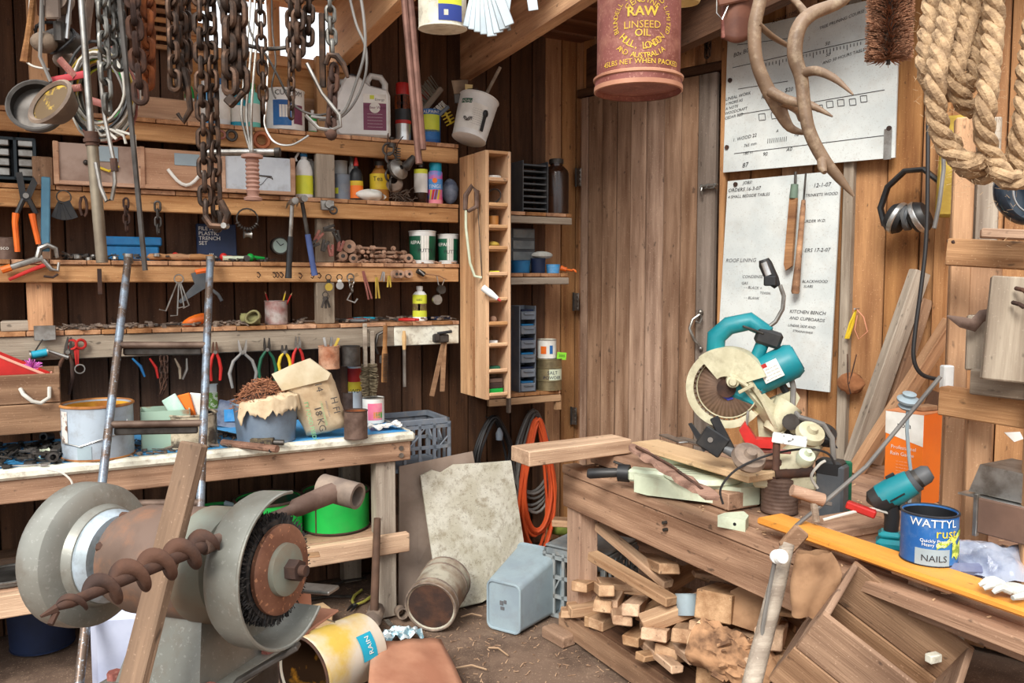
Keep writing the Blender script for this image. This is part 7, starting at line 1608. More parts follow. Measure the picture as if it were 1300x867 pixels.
ob('power_cord', MB().tube([S_(1000, 470, -.0), S_(1005, 490, -.0), S_(1004, 515, -.03), S_(1012, 525, -.05), S_(1040, 533, -.04), S_(1051, 550, -.04), S_(1053, 575, -.05), S_(1050, 600, -.05)], .010, 8), HOSEG, ms)
# black bracket, red clamp, white strip
t = thing('black_bracket', 'black hinged plastic bracket lying before the saw blade', 'bracket', Matrix.Translation(D(902, 560, 3.0)) @ Matrix.Rotation(math.radians(-16), 4, 'Z') @ Matrix.Scale(.8, 4))
ob('blade_arm', MB().prism([(-.10, .075), (-.085, .08), (.0, -.03), (-.03, -.05)], -.008, .008, TR(0, 0, 0, 90)), BLACK, t); ob('frame', MB().box(-.06, .06, -.02, .02, -.05, .05, .006, M=TR(.01, 0, .0, 0, 32)), BLACK, t); ob('upper_arm', MB().box(-.02, .02, -.012, .012, -.09, .09, .004, M=TR(.055, 0, .03, 0, -28)), BLACK, t); ob('hole', MB().tube([(.0, -.024, .01), (.0, -.02, .01)], .012, 12), STEELL, t)
ob('nozzle', MB().tube([(.06, 0, -.03), (.11, 0, -.05), (.12, 0, -.055)], [.02, .026, .03], 12), DKGREY, t)
t = thing('red_clamp', 'red plastic clamp lying under the mitre saw', 'clamp', Matrix.Translation(D(960, 556, 2.98)) @ Matrix.Rotation(math.radians(-16), 4, 'Z'))
ob('jaw', MB().prism([(-.06, .03), (-.04, .06), (.0, .0), (.06, .0), (.055, -.03), (-.03, -.03)], -.03, .03, TR(0, 0, 0, 90)), RED, t); ob('screw', MB().tube([(-.035, -.02, .03), (-.03, -.02, .10)], .005, 8), STEELL, t); ob('bar', MB().box(-.10, .12, -.015, .0, -.05, -.035, .003), TINR, t)
t = thing('white_strip', 'short white scribbled metal strip on top of a rusty bolt', 'strip', Matrix.Translation(D(1002, 560, 2.75)) @ Matrix.Rotation(math.radians(-20), 4, 'Z')); ob('strip', MB().box(-.055, .055, -.02, .02, -.01, .02, .003, M=TR(0, 0, 0, 0, 6)), mat('speckled white', (230, 230, 226), (90, 88, 86), .6, 0, 60, lo=.58, hi=.62), t); ob('bolt', MB().tube([(-.04, 0, -.01), (-.04, 0, -.10)], .012, 10), RUST, t)
for k, (x_, y_, dd_, m_, lb, r_) in enumerate(((1028, 552, 2.85, CREAM, 'cream cast knob behind the battery charger', .05), (1046, 552, 3.0, BLACK, 'black fan shaped ribbed shroud beside mitre saw', .045), (950, 582, 2.85, DUSTMET, 'rusty flat ring lying behind the pine board', .06), (1022, 582, 2.7, CREAMG, 'pale lever knob on the bench below the saw', .03))):
    t = solo('cast_part', MB().lathe([(0, -.02), (r_*.8, -.02), (r_, 0), (r_*.9, .02), (r_*.4, .024), (r_*.3, .04), (0, .04)], 22), m_, lb, 'casting', PM(D(x_, y_, dd_), 10, 40))
# ribbed rusty can, drill bits, charger
p, r, h = ong(966, 1012, 602, 655, ZB); t = can('ribbed_can', 'ribbed rusty brown can on bench behind orange plank', 'can', PM(p), r, h, TINB, 28, inner=RUST, rim=RUST, ribs=9)
t = thing('battery_charger', 'dark battery charger with green back standing on the bench', 'charger', Matrix.Translation(G(1055, 662, ZB)+Vector((.02, .05, 0))) @ Matrix.Rotation(math.radians(-42), 4, 'Z')); hh = zat(588, 2.85)-ZB
ob('body', MB().box(-.05, .05, -.035, .03, 0, hh*.93, .008), DKGREY, t); ob('top_cap', MB().box(-.052, .04, -.037, .032, hh*.72, hh, .01), BLACK, t); ob('back_shell', MB().box(-.055, .055, .03, .045, 0, hh*.97, .006), DGREEN, t); ob('badge', MB().box(-.01, .015, -.0375, -.035, hh*.25, hh*.31), STEELL, t)
t = thing('roller_hammer', 'worn wooden mallet head on a short stick by charger', 'mallet', Matrix.Translation(D(1025, 630, 2.62))); ob('head', MB().tube([S2 for S2 in (Vector((-.05, 0, .02)), Vector((.05, .0, -.012)))], [.019, .021], 12), W_BENCH, t); ob('stick', MB().tube([(0.02, 0, -.01), (.03, 0, -.08)], .012, 8), W_GREY, t)
wire('black curved cable arching over the pine board', [(918, 640), (915, 620), (935, 596), (975, 578), (1020, 570), (1050, 575), (1060, 590)], 2.8, .004, CABB, 'cable')
wire('pale cable lying behind the orange plank', [(1045, 660), (1075, 652), (1105, 646), (1130, 652)], 2.6, .005, CABW, 'cable'); wire('grey cable loop beside the charger', [(1038, 620), (1030, 605), (1040, 590), (1048, 585)], 2.8, .005, CABW, 'cable')
t = solo('red_scraper', MB().box(-.05, .04, -.015, .015, -.01, .014, .004), RED, 'red plastic handle lying behind the drill', 'scraper', PM(D(1095, 648, 2.6), -30, 0, 15))
lay('deck_block', 'short flat block lying on bench behind the drill', 'timber', 1040, 672, ZB+.03, 1110, 660, ZB+.03, .16, .03, W_BENCH)
# orange carton
p = G(1166, 645, ZB)+Vector((.02, .1, 0)); hh = zat(522, p.y)-ZB
t = thing('orange_carton', 'tall orange and white printed carton standing behind the drill', 'box', Matrix.Translation(p) @ Matrix.Rotation(math.radians(-52), 4, 'Z')); wc = .145
ob('body', MB().box(-wc/2, wc/2, -wc/2, wc/2, 0, hh, .002), ORCARD, t)
for M_ in (Matrix(), TR(0, 0, 0, 0, 0, -90)):
    f_ = M_
    q = MB().add([(-wc/2, -wc/2-.001, hh*.76 if M_ == Matrix() else hh*.66), (wc/2, -wc/2-.001, hh*.66 if M_ == Matrix() else hh*.76), (wc/2, -wc/2-.001, hh), (-wc/2, -wc/2-.001, hh)], [(0, 1, 2, 3)], M_)
    ob('white_panel', q, PAPERW, t); q = text_mb('nota', .03, M_ @ flatM(-.0, -wc/2-.0022, hh*.84)); ob('lettering', q, INK, t)
    q = MB()
    if M_ == Matrix(): 
        text_mb('Professional', .020, flatM(.0, -wc/2-.002, hh*.6), q); text_mb('Rain Gauge', .020, flatM(-.005, -wc/2-.002, hh*.53), q); z0_ = .46
    else: z0_ = .6
    for k in range(9): text_mb('--- ------ ---- ---', .009, M_ @ flatM(0, -wc/2-.002, hh*(z0_-.035*k)), q)
    ob('small_print', q, PAPERW, t)
ob('photo_print', MB().box(-wc/2+.01, wc/2, -wc/2-.0015, -wc/2, .01, hh*.22), mat('photo of timber', (120, 100, 80), (60, 52, 44), .7, 0, 30), t)
ob('top_flap', MB().box(-wc/2, wc/2, -wc/2, wc/2, hh, hh+.003, 0), mat('flap', (212, 142, 96), (190, 120, 76), .7), t)
solo('cardboard_scrap', MB().box(-.04, .04, -.025, .025, 0, .02, .003), HESS, 'torn cardboard scrap lying on the orange carton', 'cardboard', PM(Vector((p.x+.04, p.y+.0, ZB+hh+.004)), 20))
# porcelain knob on a cable
t = thing('insulator', 'grey ceramic insulator knob with pale cable before the carton', 'insulator', D(1153, 508, 2.75)); ob('knob', MB().lathe([(0, -.03), (.022, -.03), (.028, -.022), (.018, -.015), (.034, -.004), (.036, .004), (.018, .014), (.022, .024), (0, .028)], 18), GREYT, t, TR(0, 0, 0, 20, 0, 0)); s_ = 2.75/F
ob('cable', MB().tube([(0, 0, -.02), (0, .0, -40*s_), (4*s_, 0, -75*s_), (8*s_, 0, -100*s_), (6*s_, 0, -140*s_)], .006, 7), GREYT, t)
t = thing('grey_rod', 'long straight grey conduit slanting from rack down to bench', 'rod', D(1194, 478, 2.55)); ob('rod', MB().tube([(0, 0, 0), D(1100, 592, 2.6)-D(1194, 478, 2.55), D(1044, 640, 2.62)-D(1194, 478, 2.55), D(1010, 668, 2.64)-D(1194, 478, 2.55)], .007, 8), HOSEG, t)
# diagonal timbers
for (a, b, wd, th, m_, lb, nm) in ((RW.hit(1168, 345, .09), G(1082, 592, ZB), .085, .05, W_GREY, 'thick grey timber leaning on the wall, upper of two', 'leaning_timber'), (RW.hit(1208, 408, .3), G(1085, 600, ZB), .07, .045, W_PALLET, 'long sawn batten leaning against wall in front of grey timber', 'leaning_timber'), (RW.hit(1176, 380, .06), G(1110, 590, ZB), .06, .03, W_CRATE, 'brown board leaning behind the two diagonal timbers', 'leaning_timber'), (RW.hit(1190, 500, .3), G(1122, 640, ZB), .06, .03, W_DARK, 'dark short board leaning left of the orange carton', 'leaning_timber')):
    o = beam(nm, a, b, wd, th, m_, None, Vector((1, .25, .3))); tag(o, lb, 'timber')
# orange plank and its supports
a, b = G(976, 658, ZB+.06), G(1330, 778, ZB+.06)
o = beam('orange_plank', a, b, .115, .024, W_ORANGE, None, (b-a).cross(Vector((0, 0, 1))), .007); tag(o, 'long varnished orange plank lying along the front of right bench', 'plank')
for i, (x_, y_, lb) in enumerate(((1026, 708, 'short end grain block under orange plank, left of two'), (1170, 757, 'short end grain block under orange plank, right of two'))):
    c = G(x_, y_-14, ZB-.0); o = beam('support_block', c+RB.n*.02+Vector((0, 0, -.004)), c-RB.n*.35+Vector((0, 0, -.004)), .062, .05, W_BENCH, None, RB.u); tag(o, lb, 'timber'); 
    c2 = G(x_+6, y_-24, ZB+.034); o = beam('thin_batten', c2-RB.u*.08, c2+RB.u*.10, .09, .014, W_OFF, None, RB.n); tag(o, 'thin slat under the orange plank above the '+('left' if i == 0 else 'right')+' block', 'slat')
solo('red_strip', MB().box(-.14, .14, -.02, .02, 0, .012, .003), RED, 'thin red strip showing under the orange plank', 'strip', PM(G(1140, 722, ZB+.01), a_r))
# drill
K2 = 2.61/F; dr = thing('cordless_drill', 'teal and black cordless drill standing upright on its battery', 'drill', Matrix.Translation(G(1129, 697, ZB)) @ Matrix.Rotation(math.radians(-24), 4, 'Z'))
def Q(x, y, dy=0): return Vector(((x-1129)*K2, dy, (697-y)*K2))
ob('battery', MB().box(-.04, .04, -.04, .04, 0, .038, .012).box(-.034, .034, -.032, .032, .036, .06, .01), TEAL, dr); ob('grip', MB().tube([Q(1130, 676), Q(1131, 655), Q(1128, 636)], [.021, .023, .026], 12), BLACK, dr)
ob('motor_housing', MB().tube([Q(1106, 641), Q(1108, 638), Q(1118, 633), Q(1130, 624)], [.018, .036, .044, .044], 16), BLACK, dr); ob('body_shell', MB().tube([Q(1118, 632), Q(1135, 620), Q(1152, 608)], [.0435, .046, .04], 16), TEAL, dr)
ob('clutch_ring', MB().tube([Q(1151, 609), Q(1157, 604)], [.036, .036], 18), DKGREY, dr); ob('collar', MB().tube([Q(1156, 605), Q(1161, 601)], [.032, .03], 18), STEELD, dr); ob('chuck', MB().tube([Q(1160, 602), Q(1168, 596), Q(1173, 593)], [.030, .029, .020], 18), DKGREY, dr)
ob('speed_switch', MB().box(-.014, .014, -.008, .008, -.004, .006, .002, M=Matrix.Translation(Q(1127, 603, 0)) @ TR(0, 0, 0, 0, -35)), BLACK, dr)
for k in range(3): ob('vent', MB().box(-.012, .012, -.002, .002, -.002, .002, M=Matrix.Translation(Q(1140-4*k, 622+3*k, -.044)) @ TR(0, 0, 0, 0, -35)), BLACK, dr)
ob('trigger', MB().box(-.008, .01, -.008, .008, -.014, .014, .004, M=Matrix.Translation(Q(1142, 640, 0))), BLACK, dr)
# nails tin
bz = ZB+.072; f = G(1178, 720, bz); r = 35*f.y/F; p = f+Vector((f.x, f.y, 0)).normalized()*r; h = zat(648, p.y)-bz
t = can('nails_tin', 'blue rust paint tin hand lettered for nails on orange plank', 'tin', PM(p, 8), r, h, BLUEL, 36, inner=mat('black inside', (26, 26, 28), rough=.5), rim=mat('black rim', (40, 40, 44), (70, 70, 72), .5, .4), bands=((h*.02, h*.36, GREYT, (-62, 8)),), txt=(('WATTYL', r*.42, -r*.45, h*.80, PAPERW), ('rust', r*.50, .0, h*.60, YEL), ('NAILS', r*.34, -r*.42, h*.12, INK)))
q = MB(); text_mb('Quickly Protects', r*.17, bend=wrapM(r*1.02, -pi/2-.35, h*.50, .001), mb=q); text_mb('Heavy Duty', r*.17, bend=wrapM(r*1.02, -pi/2-.45, h*.42, .001), mb=q); ob('lettering', q, PAPERW, t)
q = MB(); q.grid(lambda u, v: (r*1.025*math.cos(-pi/2-.35+1.35*u), r*1.025*math.sin(-pi/2-.35+1.35*u), h*(.36+.30*u+.12*v+.02*math.sin(20*u))), 16, 2); q.grid(lambda u, v: (r*1.028*math.cos(-pi/2+.25+.75*u), r*1.028*math.sin(-pi/2+.25+.75*u), h*(.18+.30*u*0+.30*v+.05*math.sin(13*u))), 10, 3)
ob('splash_print', q, mat('lime splash', (206, 214, 96), (130, 150, 50), .6, 0, 60, lo=.47, hi=.55), t)
# gloves in plastic
t = thing('plastic_wrapped_gloves', 'blue grey gloves wrapped in crinkled clear plastic at right', 'gloves', G(1262, 735, ZB+.03)+Vector((0, .05, 0)))
ob('wrap', MB().grid(lambda u, v: (-.16+.36*u, .10-.2*v+.02*math.sin(9*u), .07*math.sin(pi*min(1, max(0, v)))*math.sin(pi*(.1+.85*u))+.022*noise.noise(Vector((u*8, v*6, 1)))+.02), 30, 18, TR(0, 0, 0, 0, 0, -10)), PLAST, t); ob('dark_cloth', MB().ball((0, 0, .02), .09, 14, sc=(1.4, .8, .35)), GLOVEB, t)
for k, y in enumerate((-.06, -.02, .02)): ob('finger', MB().tube([(-.05, y, .03), (-.12, y-.01, .035), (-.17, y-.02, .02)], [.018, .018, .012], 8), GLOVEB, t)
glove('work_glove', 'white knit glove with grey palm lying at right edge', PM(G(1290, 757, ZB+.075), 168, 0, -4), GLOVEW, .75, CREAMG)
# ---- rack at the right ----
rk = thing('timber_rack', 'rough timber rack of posts and rails at far right', 'rack', D(1230, 700, 2.6))
def RKB(nm, x0, y0, d0_, x1, y1, d1_, wd, th, m, wdir=None, ch=.004): return beam(nm, D(x0, y0, d0_), D(x1, y1, d1_), wd, th, m, rk, wdir, ch, .001)
ux = Vector((.94, -.34, 0))
pz = lambda x, y, d_: D(x, y, d_)
def post2(x, y0, y1, d_, wd, m):
    a = D(x, y0, d_); z1 = zat(y1, a.y); beam('post', (a.x, a.y, z1), (a.x, a.y, a.z), wd, .05, m, rk, ux, .004, .001)
post2(1226, 150, 690, 2.72, .062, W_PALLET); post2(1256, 150, 330, 2.75, .07, W_GREY); post2(1243, 526, 695, 2.55, .07, W_PALLET)
post2(1243, 330, 400, 2.76, .13, W_PALLET)
RKB('rail', 1203, 320, 2.6, 1330, 326, 2.42, .085, .04, W_PALLET); RKB('rail', 1196, 508, 2.55, 1330, 528, 2.3, .088, .05, W_PALLET); RKB('rail', 1245, 296, 2.68, 1330, 300, 2.6, .03, .08, W_CRATE)
RKB('back_board', 1252, 440, 2.8, 1340, 445, 2.6, .35, .02, W_DARK)
RKB('weathered_board', 1290, 352, 2.28, 1276, 484, 2.28, .12, .03, W_GREY, ux); RKB('weathered_board', 1240, 400, 2.45, 1238, 470, 2.45, .05, .03, W_GREY, ux); RKB('weathered_board', 1234, 484, 2.42, 1330, 494, 2.24, .075, .03, W_GREY); RKB('weathered_board', 1262, 440, 2.4, 1330, 440, 2.3, .2, .02, W_GREY)
post2(1330, 350, 760, 2.2, .07, W_PALLET)
for x_, y_ in ((1290, 366), (1286, 384), (1204, 306)): ob('bolt', MB().tube([(0, 0, 0), (-.0, -.03, -.004), (.012, -.03, -.012)], .006, 8), RUST, rk, Matrix.Translation(D(x_, y_, 2.25 if x_ > 1250 else 2.6)), True)
beam('shelf_board', D(1255, 640, 2.5), D(1340, 655, 2.3), .1, .03, W_CRATE, rk)
t = thing('iron_spike', 'bent rusty iron blade sticking out of the rack', 'iron', D(1236, 405, 2.4)); k_ = 2.4/F
ob('blade', MB().tube([(-34*k_, 0, 4*k_), (-15*k_, 0, -4*k_), (0, 0, -8*k_), (10*k_, 0, 4*k_), (30*k_, 0, 6*k_)], [.003, .016, .020, .018, .02], 6, flat=.35), TINB, t); ob('tip', MB().tube([(22*k_, 0, 28*k_), (38*k_, 0, 30*k_)], [.006, .012], 6, flat=.5), RUST, t)
t = thing('metal_tray', 'dented grey sheet metal box on the rack at right edge', 'box', PM(D(1290, 628, 2.35), -60)); ob('body', MB().prism([(-.09, 0), (.12, 0), (.12, .08), (-.06, .085)], -.08, .08, TR(0, 0, 0, 90)), STEEL, t); ob('lip', MB().box(-.11, .13, -.1, .1, -.01, -.004, .001), STEELL, t)
t = thing('brown_case', 'brown steel trimmed case under the metal box at right edge', 'case', PM(D(1292, 668, 2.3), -60)); ob('body', MB().box(-.08, .12, -.06, .06, -.03, .07, .003), mat('brown card', (110, 84, 70), (92, 70, 58), .7), t); ob('corner_strip', MB().box(-.09, -.078, -.065, -.05, -.04, .08, .001), STEEL, t)
solo('paper_scrap', MB().prism([(-.03, .01), (.02, .012), (.03, -.01), (.0, -.02)], -.001, .001, TR(0, 0, 0, 80)), PAPERW, 'white scrap of paper in the dark rack opening', 'paper', D(1287, 553, 2.6))
t = thing('wall_switch', 'white plastic socket fixed to rack post', 'socket', D(1202, 480, 2.58)); ob('body', MB().box(-.014, .018, -.012, .02, -.04, .04, .004), WHITE, t)
# lower right: tilted crate, paper bag, glove, handle
cM = Matrix.Translation(D(1110, 850, 2.15)) @ Matrix.Rotation(math.radians(-30), 4, 'Z') @ Matrix.Rotation(math.radians(32), 4, 'Y') @ Matrix.Rotation(math.radians(14), 4, 'X')
boardbox('wooden_crate', 'old brown wooden crate tipped on its side under right bench', 'crate', cM @ TR(0, .10, -.22), .36, .30, .30, W_CRATE, nb=2, t=.016)
t = thing('shovel_handle', 'thick pale wooden tool handle leaning on bench front', 'handle', D(1000, 690, 2.42)); b = D(945, 905, 2.3)-D(1000, 690, 2.42); ob('shaft', MB().tube([(0, 0, 0), b*.3, b*2.2], [.02, .026, .032], 14), W_GREY, t); ob('split_top', MB().box(-.02, .03, -.012, .012, -.02, .06, .006, M=TR(0, 0, 0, 0, 40)), W_CRATE, t)  # the long wooden handle of a shovel
t = thing('insulator', 'white ceramic insulator knob on cable beside the wooden handle', 'insulator', D(984, 707, 2.32)); ob('knob', MB().lathe([(0, 0), (.018, 0), (.02, .008), (.012, .014), (.021, .022), (.019, .034), (0, .036)], 18), WHITE, t, TR(0, 0, 0, 70, 0, 20)); ob('cable', MB().tube([(0, 0, -.01), (-.012, 0, -.08), (-.03, 0, -.2), (-.035, 0, -.42)], .006, 7), HOSEG, t)
t = thing('hanging_glove', 'dusty folded leather glove hanging under the bench block', 'glove', D(1033, 722, 2.3)); k_ = 2.3/F
def lf(u, v):
    a = 2*pi*u; f = 1+.22*math.sin(2*a+1)+.16*math.sin(3*a+v*2); wd = (18+9*math.sin(pi*min(1, v*1.15)))*(1-.35*max(0, v-.7))
    return Vector((wd*k_*math.cos(a)*f+4*k_*math.sin(5*v)-6*k_*v, .026*math.sin(a)*f, (22-82*v+7*noise.noise(Vector((u*5, v*3, 1))))*k_))
ob('body', MB().grid(lf, 28, 14), HESS, t)
t = thing('paper_bag', 'crumpled brown paper bag on the floor by wooden crate', 'bag', Matrix.Translation(D(1010, 890, 2.35)) @ Matrix.Scale(.72, 4)); ob('paper', MB().grid(lambda u, v: (.12*math.cos(2*pi*u)*(.5+.6*v)+.02*noise.noise(Vector((u*8, v*5, 0))), .09*math.sin(2*pi*u)*(.5+.6*v), -.28+.40*v+.03*noise.noise(Vector((u*9, v*7, 4)))), 24, 12, TR(0, 0, 0, 0, 28)), KRAFTO, t)
t = thing('yellow_cylinder', 'yellow and black tube under the far right end of bench', 'tube', D(1268, 808, 2.4)); ob('tube', MB().tube([(-.07, 0, .04), (.12, 0, -.03)], .035, 14), mat('yellow black', (190, 180, 60), (30, 30, 28), .6, 0, 6, lo=.5, hi=.55), t)
t = solo('brown_pipe', MB().tube([(-.05, 0, .08), (.0, 0, 0), (.02, 0, -.08)], [.02, .024, .024], 10), TINB, 'dull brown pipe bend in the shadow behind the tipped crate', 'pipe', D(1160, 815, 2.5))
solo('white_bracket', MB().box(-.02, .02, -.012, .012, -.012, .012, .003), CREAMP, 'small pale block on the rim of the tipped crate', 'block', PM(D(1185, 835, 2.25), 20))
for x_, m_, lb in ((1190, TINR, 'reddish stick standing in the dark under the bench, left'), (1214, W_GREY, 'pale stick standing in the dark under the bench, right')): o = beam('standing_stick', D(x_, 790, 2.75), D(x_-6, 1000, 2.75), .05, .02, m_, None, (1, 0, 0)); tag(o, lb, 'stick')
# ---- offcut pile ----
g = 'wood offcuts stacked under the right bench'
pile = [(702, 662, .02, 795, 668, -.25, .07, .03, 'long split slat on top of the pile beneath the bench rail'), (760, 668, -.1, 870, 760, -.12, .05, .035, 'long thin batten slanting down through the pile'), (752, 705, .0, 860, 768, -.05, .06, .04, 'second long batten slanting below the thin one'),
 (850, 722, -.05, 805, 702, -.4, .08, .045, 'short thick block high in the pile'), (760, 740, -.05, 850, 745, -.35, .09, .03, None), (735, 745, .03, 770, 732, -.3, .075, .04, 'square ended block at upper left of the pile'), (770, 750, .03, 755, 738, -.3, .07, .045, 'block beside the bench leg, second from left'),
 (722, 775, .04, 800, 765, -.25, .08, .045, 'leftmost block resting on the lower rail'), (712, 790, .05, 790, 790, -.2, .07, .03, 'flat piece overhanging the lower rail at left'), (765, 770, .03, 775, 755, -.3, .08, .05, None), (800, 775, .03, 820, 757, -.3, .07, .05, None),
 (815, 792, .04, 925, 752, -.28, .085, .055, 'long grey square post lying across the pile'), (790, 788, .05, 780, 770, -.3, .08, .04, 'splintered end block in the middle of the pile'), (830, 806, .05, 850, 788, -.28, .10, .045, 'pale yellow broad offcut with fresh end'), (868, 808, .05, 880, 790, -.28, .09, .05, None),
 (885, 838, .08, 850, 812, -.2, .06, .032, 'short stick pointing out at bottom of the pile'), (812, 835, .06, 870, 832, -.2, .05, .03, None), (860, 850, .06, 815, 828, -.1, .05, .03, 'low thin stick along the lower rail'), (905, 770, .0, 930, 760, -.25, .13, .10, 'big cubic timber block on top of the pile'),
 (890, 800, .0, 930, 790, -.3, .1, .05, None), (930, 820, .02, 960, 800, -.25, .09, .05, None), (975, 812, .0, 985, 800, -.25, .09, .07, 'block at right beside the wooden handle'), (800, 700, -.2, 900, 735, -.5, .06, .02, 'broken dark slat sagging under the bench top'), (880, 728, -.2, 960, 740, -.45, .05, .02, 'second dark slat under the bench top'),
 (1000, 780, -.1, 1010, 700, -.4, .1, .02, None), (940, 842, .05, 990, 850, -.1, .1, .06, None), (800, 815, .03, 830, 800, -.25, .07, .04, None), (750, 800, .0, 800, 800, -.3, .08, .05, None), (845, 830, .0, 900, 815, -.3, .1, .05, None), (900, 860, .02, 930, 840, -.25, .1, .06, None)]
for i, (x0, y0, o0_, x1, y1, o1_, wd, th, lb) in enumerate(pile):
    a = RB.hit(x0, y0, o0_); b = RB.hit(x1, y1, o1_); b.z = max(.13, min(.58, b.z)); a.z = max(.13, min(.6, a.z))
    if (b-a).length > .5: b = a+(b-a).normalized()*.5
    o = beam('offcut', a, b, wd, th, W_OFF, None, (b-a).cross(Vector((0, 0, 1))), .004, .003); tag(o, lb or 'plain short wood offcut in the pile under the right bench', 'offcut', g)
for i in range(26):   # deeper layers of the pile
    c = RB.pt(RND.uniform(.1, 1.35), RND.uniform(-.5, -.12), .13+.32*(i/26)*RND.uniform(.5, 1)); dv = (RB.n*RND.uniform(-1, 1)+RB.u*RND.uniform(-.6, .6)).normalized()*.17
    o = beam('offcut', c-dv, c+dv+Vector((0, 0, RND.uniform(-.02, .02))), RND.uniform(.06, .1), RND.uniform(.03, .05), W_OFF, None, dv.cross(Vector((0, 0, 1))), .004, .003); tag(o, 'plain short wood offcut in the pile under the right bench', 'offcut', g)
t = thing('rotten_log', 'crumbling split log with peeling bark at right of pile', 'log', RB.hit(925, 830, .02))
ob('log', MB().grid(lambda u, v: ((.30*v-.12), (.085+.02*noise.noise(Vector((6*math.cos(2*pi*u), 6*math.sin(2*pi*u), v*6))))*math.cos(2*pi*u), (.075+.03*noise.noise(Vector((4*math.cos(2*pi*u), 5*math.sin(2*pi*u), v*9))))*math.sin(2*pi*u)), 30, 16, TR(0, 0, 0, 0, 8, -40)), PBARK, t); ob('cut_end', MB().tube([(-.125, 0, 0), (-.11, 0, 0)], .072, 14, M=TR(0, 0, 0, 0, 8, -40)), W_PINE, t)
q = MB()
for k in range(40): a = Vector((RND.uniform(-.08, .16), RND.uniform(-.09, .02), RND.uniform(-.06, .08))); q.tube([a, a+Vector((RND.uniform(-.04, .04), -.02, RND.uniform(-.03, .03)))], RND.uniform(.004, .009), 4)
ob('bark_flakes', q, PBARK, t)['kind'] = 'stuff'
solo('flat_stone_board', MB().prism([(-.1, -.06), (.08, -.08), (.1, .03), (-.02, .1), (-.09, .05)], 0, .014, TR(0, 0, 0, 60, 0, -30)), HESS, 'broken triangular brown board propped at right of the pile', 'board', RB.hit(958, 775, -.12))
p = RB.hit(873, 775, -.1); t = can('enamel_cup', 'pale blue enamel bowl wedged among the offcuts', 'bowl', PM(p+Vector((0, 0, -.02)), 0, -20), .038, .08, GREYT, 22, inner=BLACK, taper=1.15)
q = MB().tube([(.09*math.cos(2*pi*k/20), .07*math.sin(2*pi*k/20), .01+.004*math.sin(k)) for k in range(20)], .007, 6, True); solo('dark_hose_ring', q, CABB, 'small loop of black hose on the floor under bench', 'hose', G(845, 858, 0))
# ---------------- right wall: boards, antlers and hangings ----------------
def rpanel(name, label, pts, m, o_, t_=.012): return panel(name, label, [RW.hit(x, y, o_) for x, y in pts], m, t_)
ub = rpanel('upper_whiteboard', 'large stained whiteboard high on right wall behind antlers', [(924, 41), (1143, -9), (1136, 200), (918, 219)], BOARDW, .085)
lbd = rpanel('lower_whiteboard', 'tall narrow whiteboard with handwritten orders behind the saw', [(924, 230), (1060, 217), (1067, 224), (1053, 498), (909, 480)], BOARDW, .085)
def scrib(parent, items, o_=.0862, m=INK, sz=.028, shear=.0, al='LEFT'):
    q = MB()
    for it in items:
        tx, x, y = it[:3]; s_ = it[3] if len(it) > 3 else sz; rl = it[4] if len(it) > 4 else 0
        text_mb(tx, s_, FM(RW, x, y, o_+.001, rl) @ TR(0, 0, 0, 90), q, al, shear=.25)
    return (lambda o: (o.__setitem__('kind', 'stuff'), o)[1])(ob('handwriting', q, m, parent, Matrix(), True))
scrib(lbd, [('ORDERS 16-3-07', 924, 244, .026), ('4 SMALL BEDSIDE TABLES', 924, 252, .021), ('JOBS!', 943, 234, .022), ('12-1-07', 1032, 238, .028), ('TRINKETS WOOD', 1022, 250, .02), ('MURDER W.D.', 1016, 283, .02), ('ERS 17-2-07', 1021, 320, .026), ('BLACKWOOD', 1018, 359, .02), ('SLABS', 1020, 365, .018)])
scrib(lbd, [('KITCHEN BENCH', 1002, 397, .024, 2), ('AND CUPBOARDS', 1002, 405, .022, 3), ('LINEAR SIDE AND', 1000, 414, .018, 3), ('STRAINAWAN', 1006, 421, .016, 4)])
scrib(lbd, [('ROOF LINING', 921, 333, .028), ('CONDENSE', 942, 353, .022), ('GAS', 941, 361, .02), ('- - BLACK +', 944, 366, .02, 3), ('TOKEN', 964, 373, .018, 3), ('- - BLANK', 944, 379, .02, 3)], m=INKG)
q = MB()
def seg(x0, y0, x1, y1, w_=.003, o_=.0865):
    a, b = RW.hit(x0, y0, o_), RW.hit(x1, y1, o_); q.tube([a, b], w_/2, 4)
for a in ((930, 86, 1005, 69), (1016, 68, 1100, 49), (937, 113, 1000, 103), (940, 145, 1030, 130), (1030, 130, 1123, 114), (932, 195, 1122, 172), (936, 57, 1015, 47)): seg(*a)
for k in range(30):
    x_ = 968+k*4.3; y_ = 81-(x_-968)*.225; seg(x_, y_, x_, y_+(7 if k % 5 == 0 else 4))
for x_, y_ in ((963, 145), (979, 143), (1036, 134), (1049, 129), (1063, 127), (1078, 126), (1092, 122)):
    for a in ((0, 0, 8, -1), (8, -1, 9, 7), (9, 7, 1, 8), (1, 8, 0, 0)): seg(x_+a[0], y_+a[1], x_+a[2], y_+a[3])
for k in range(10): seg(975+k*2.6, 176-.3*k, 974.5+k*2.6, 182-.3*k)
ob('ruled_lines', q, INK, ub, Matrix(), True)['kind'] = 'stuff'
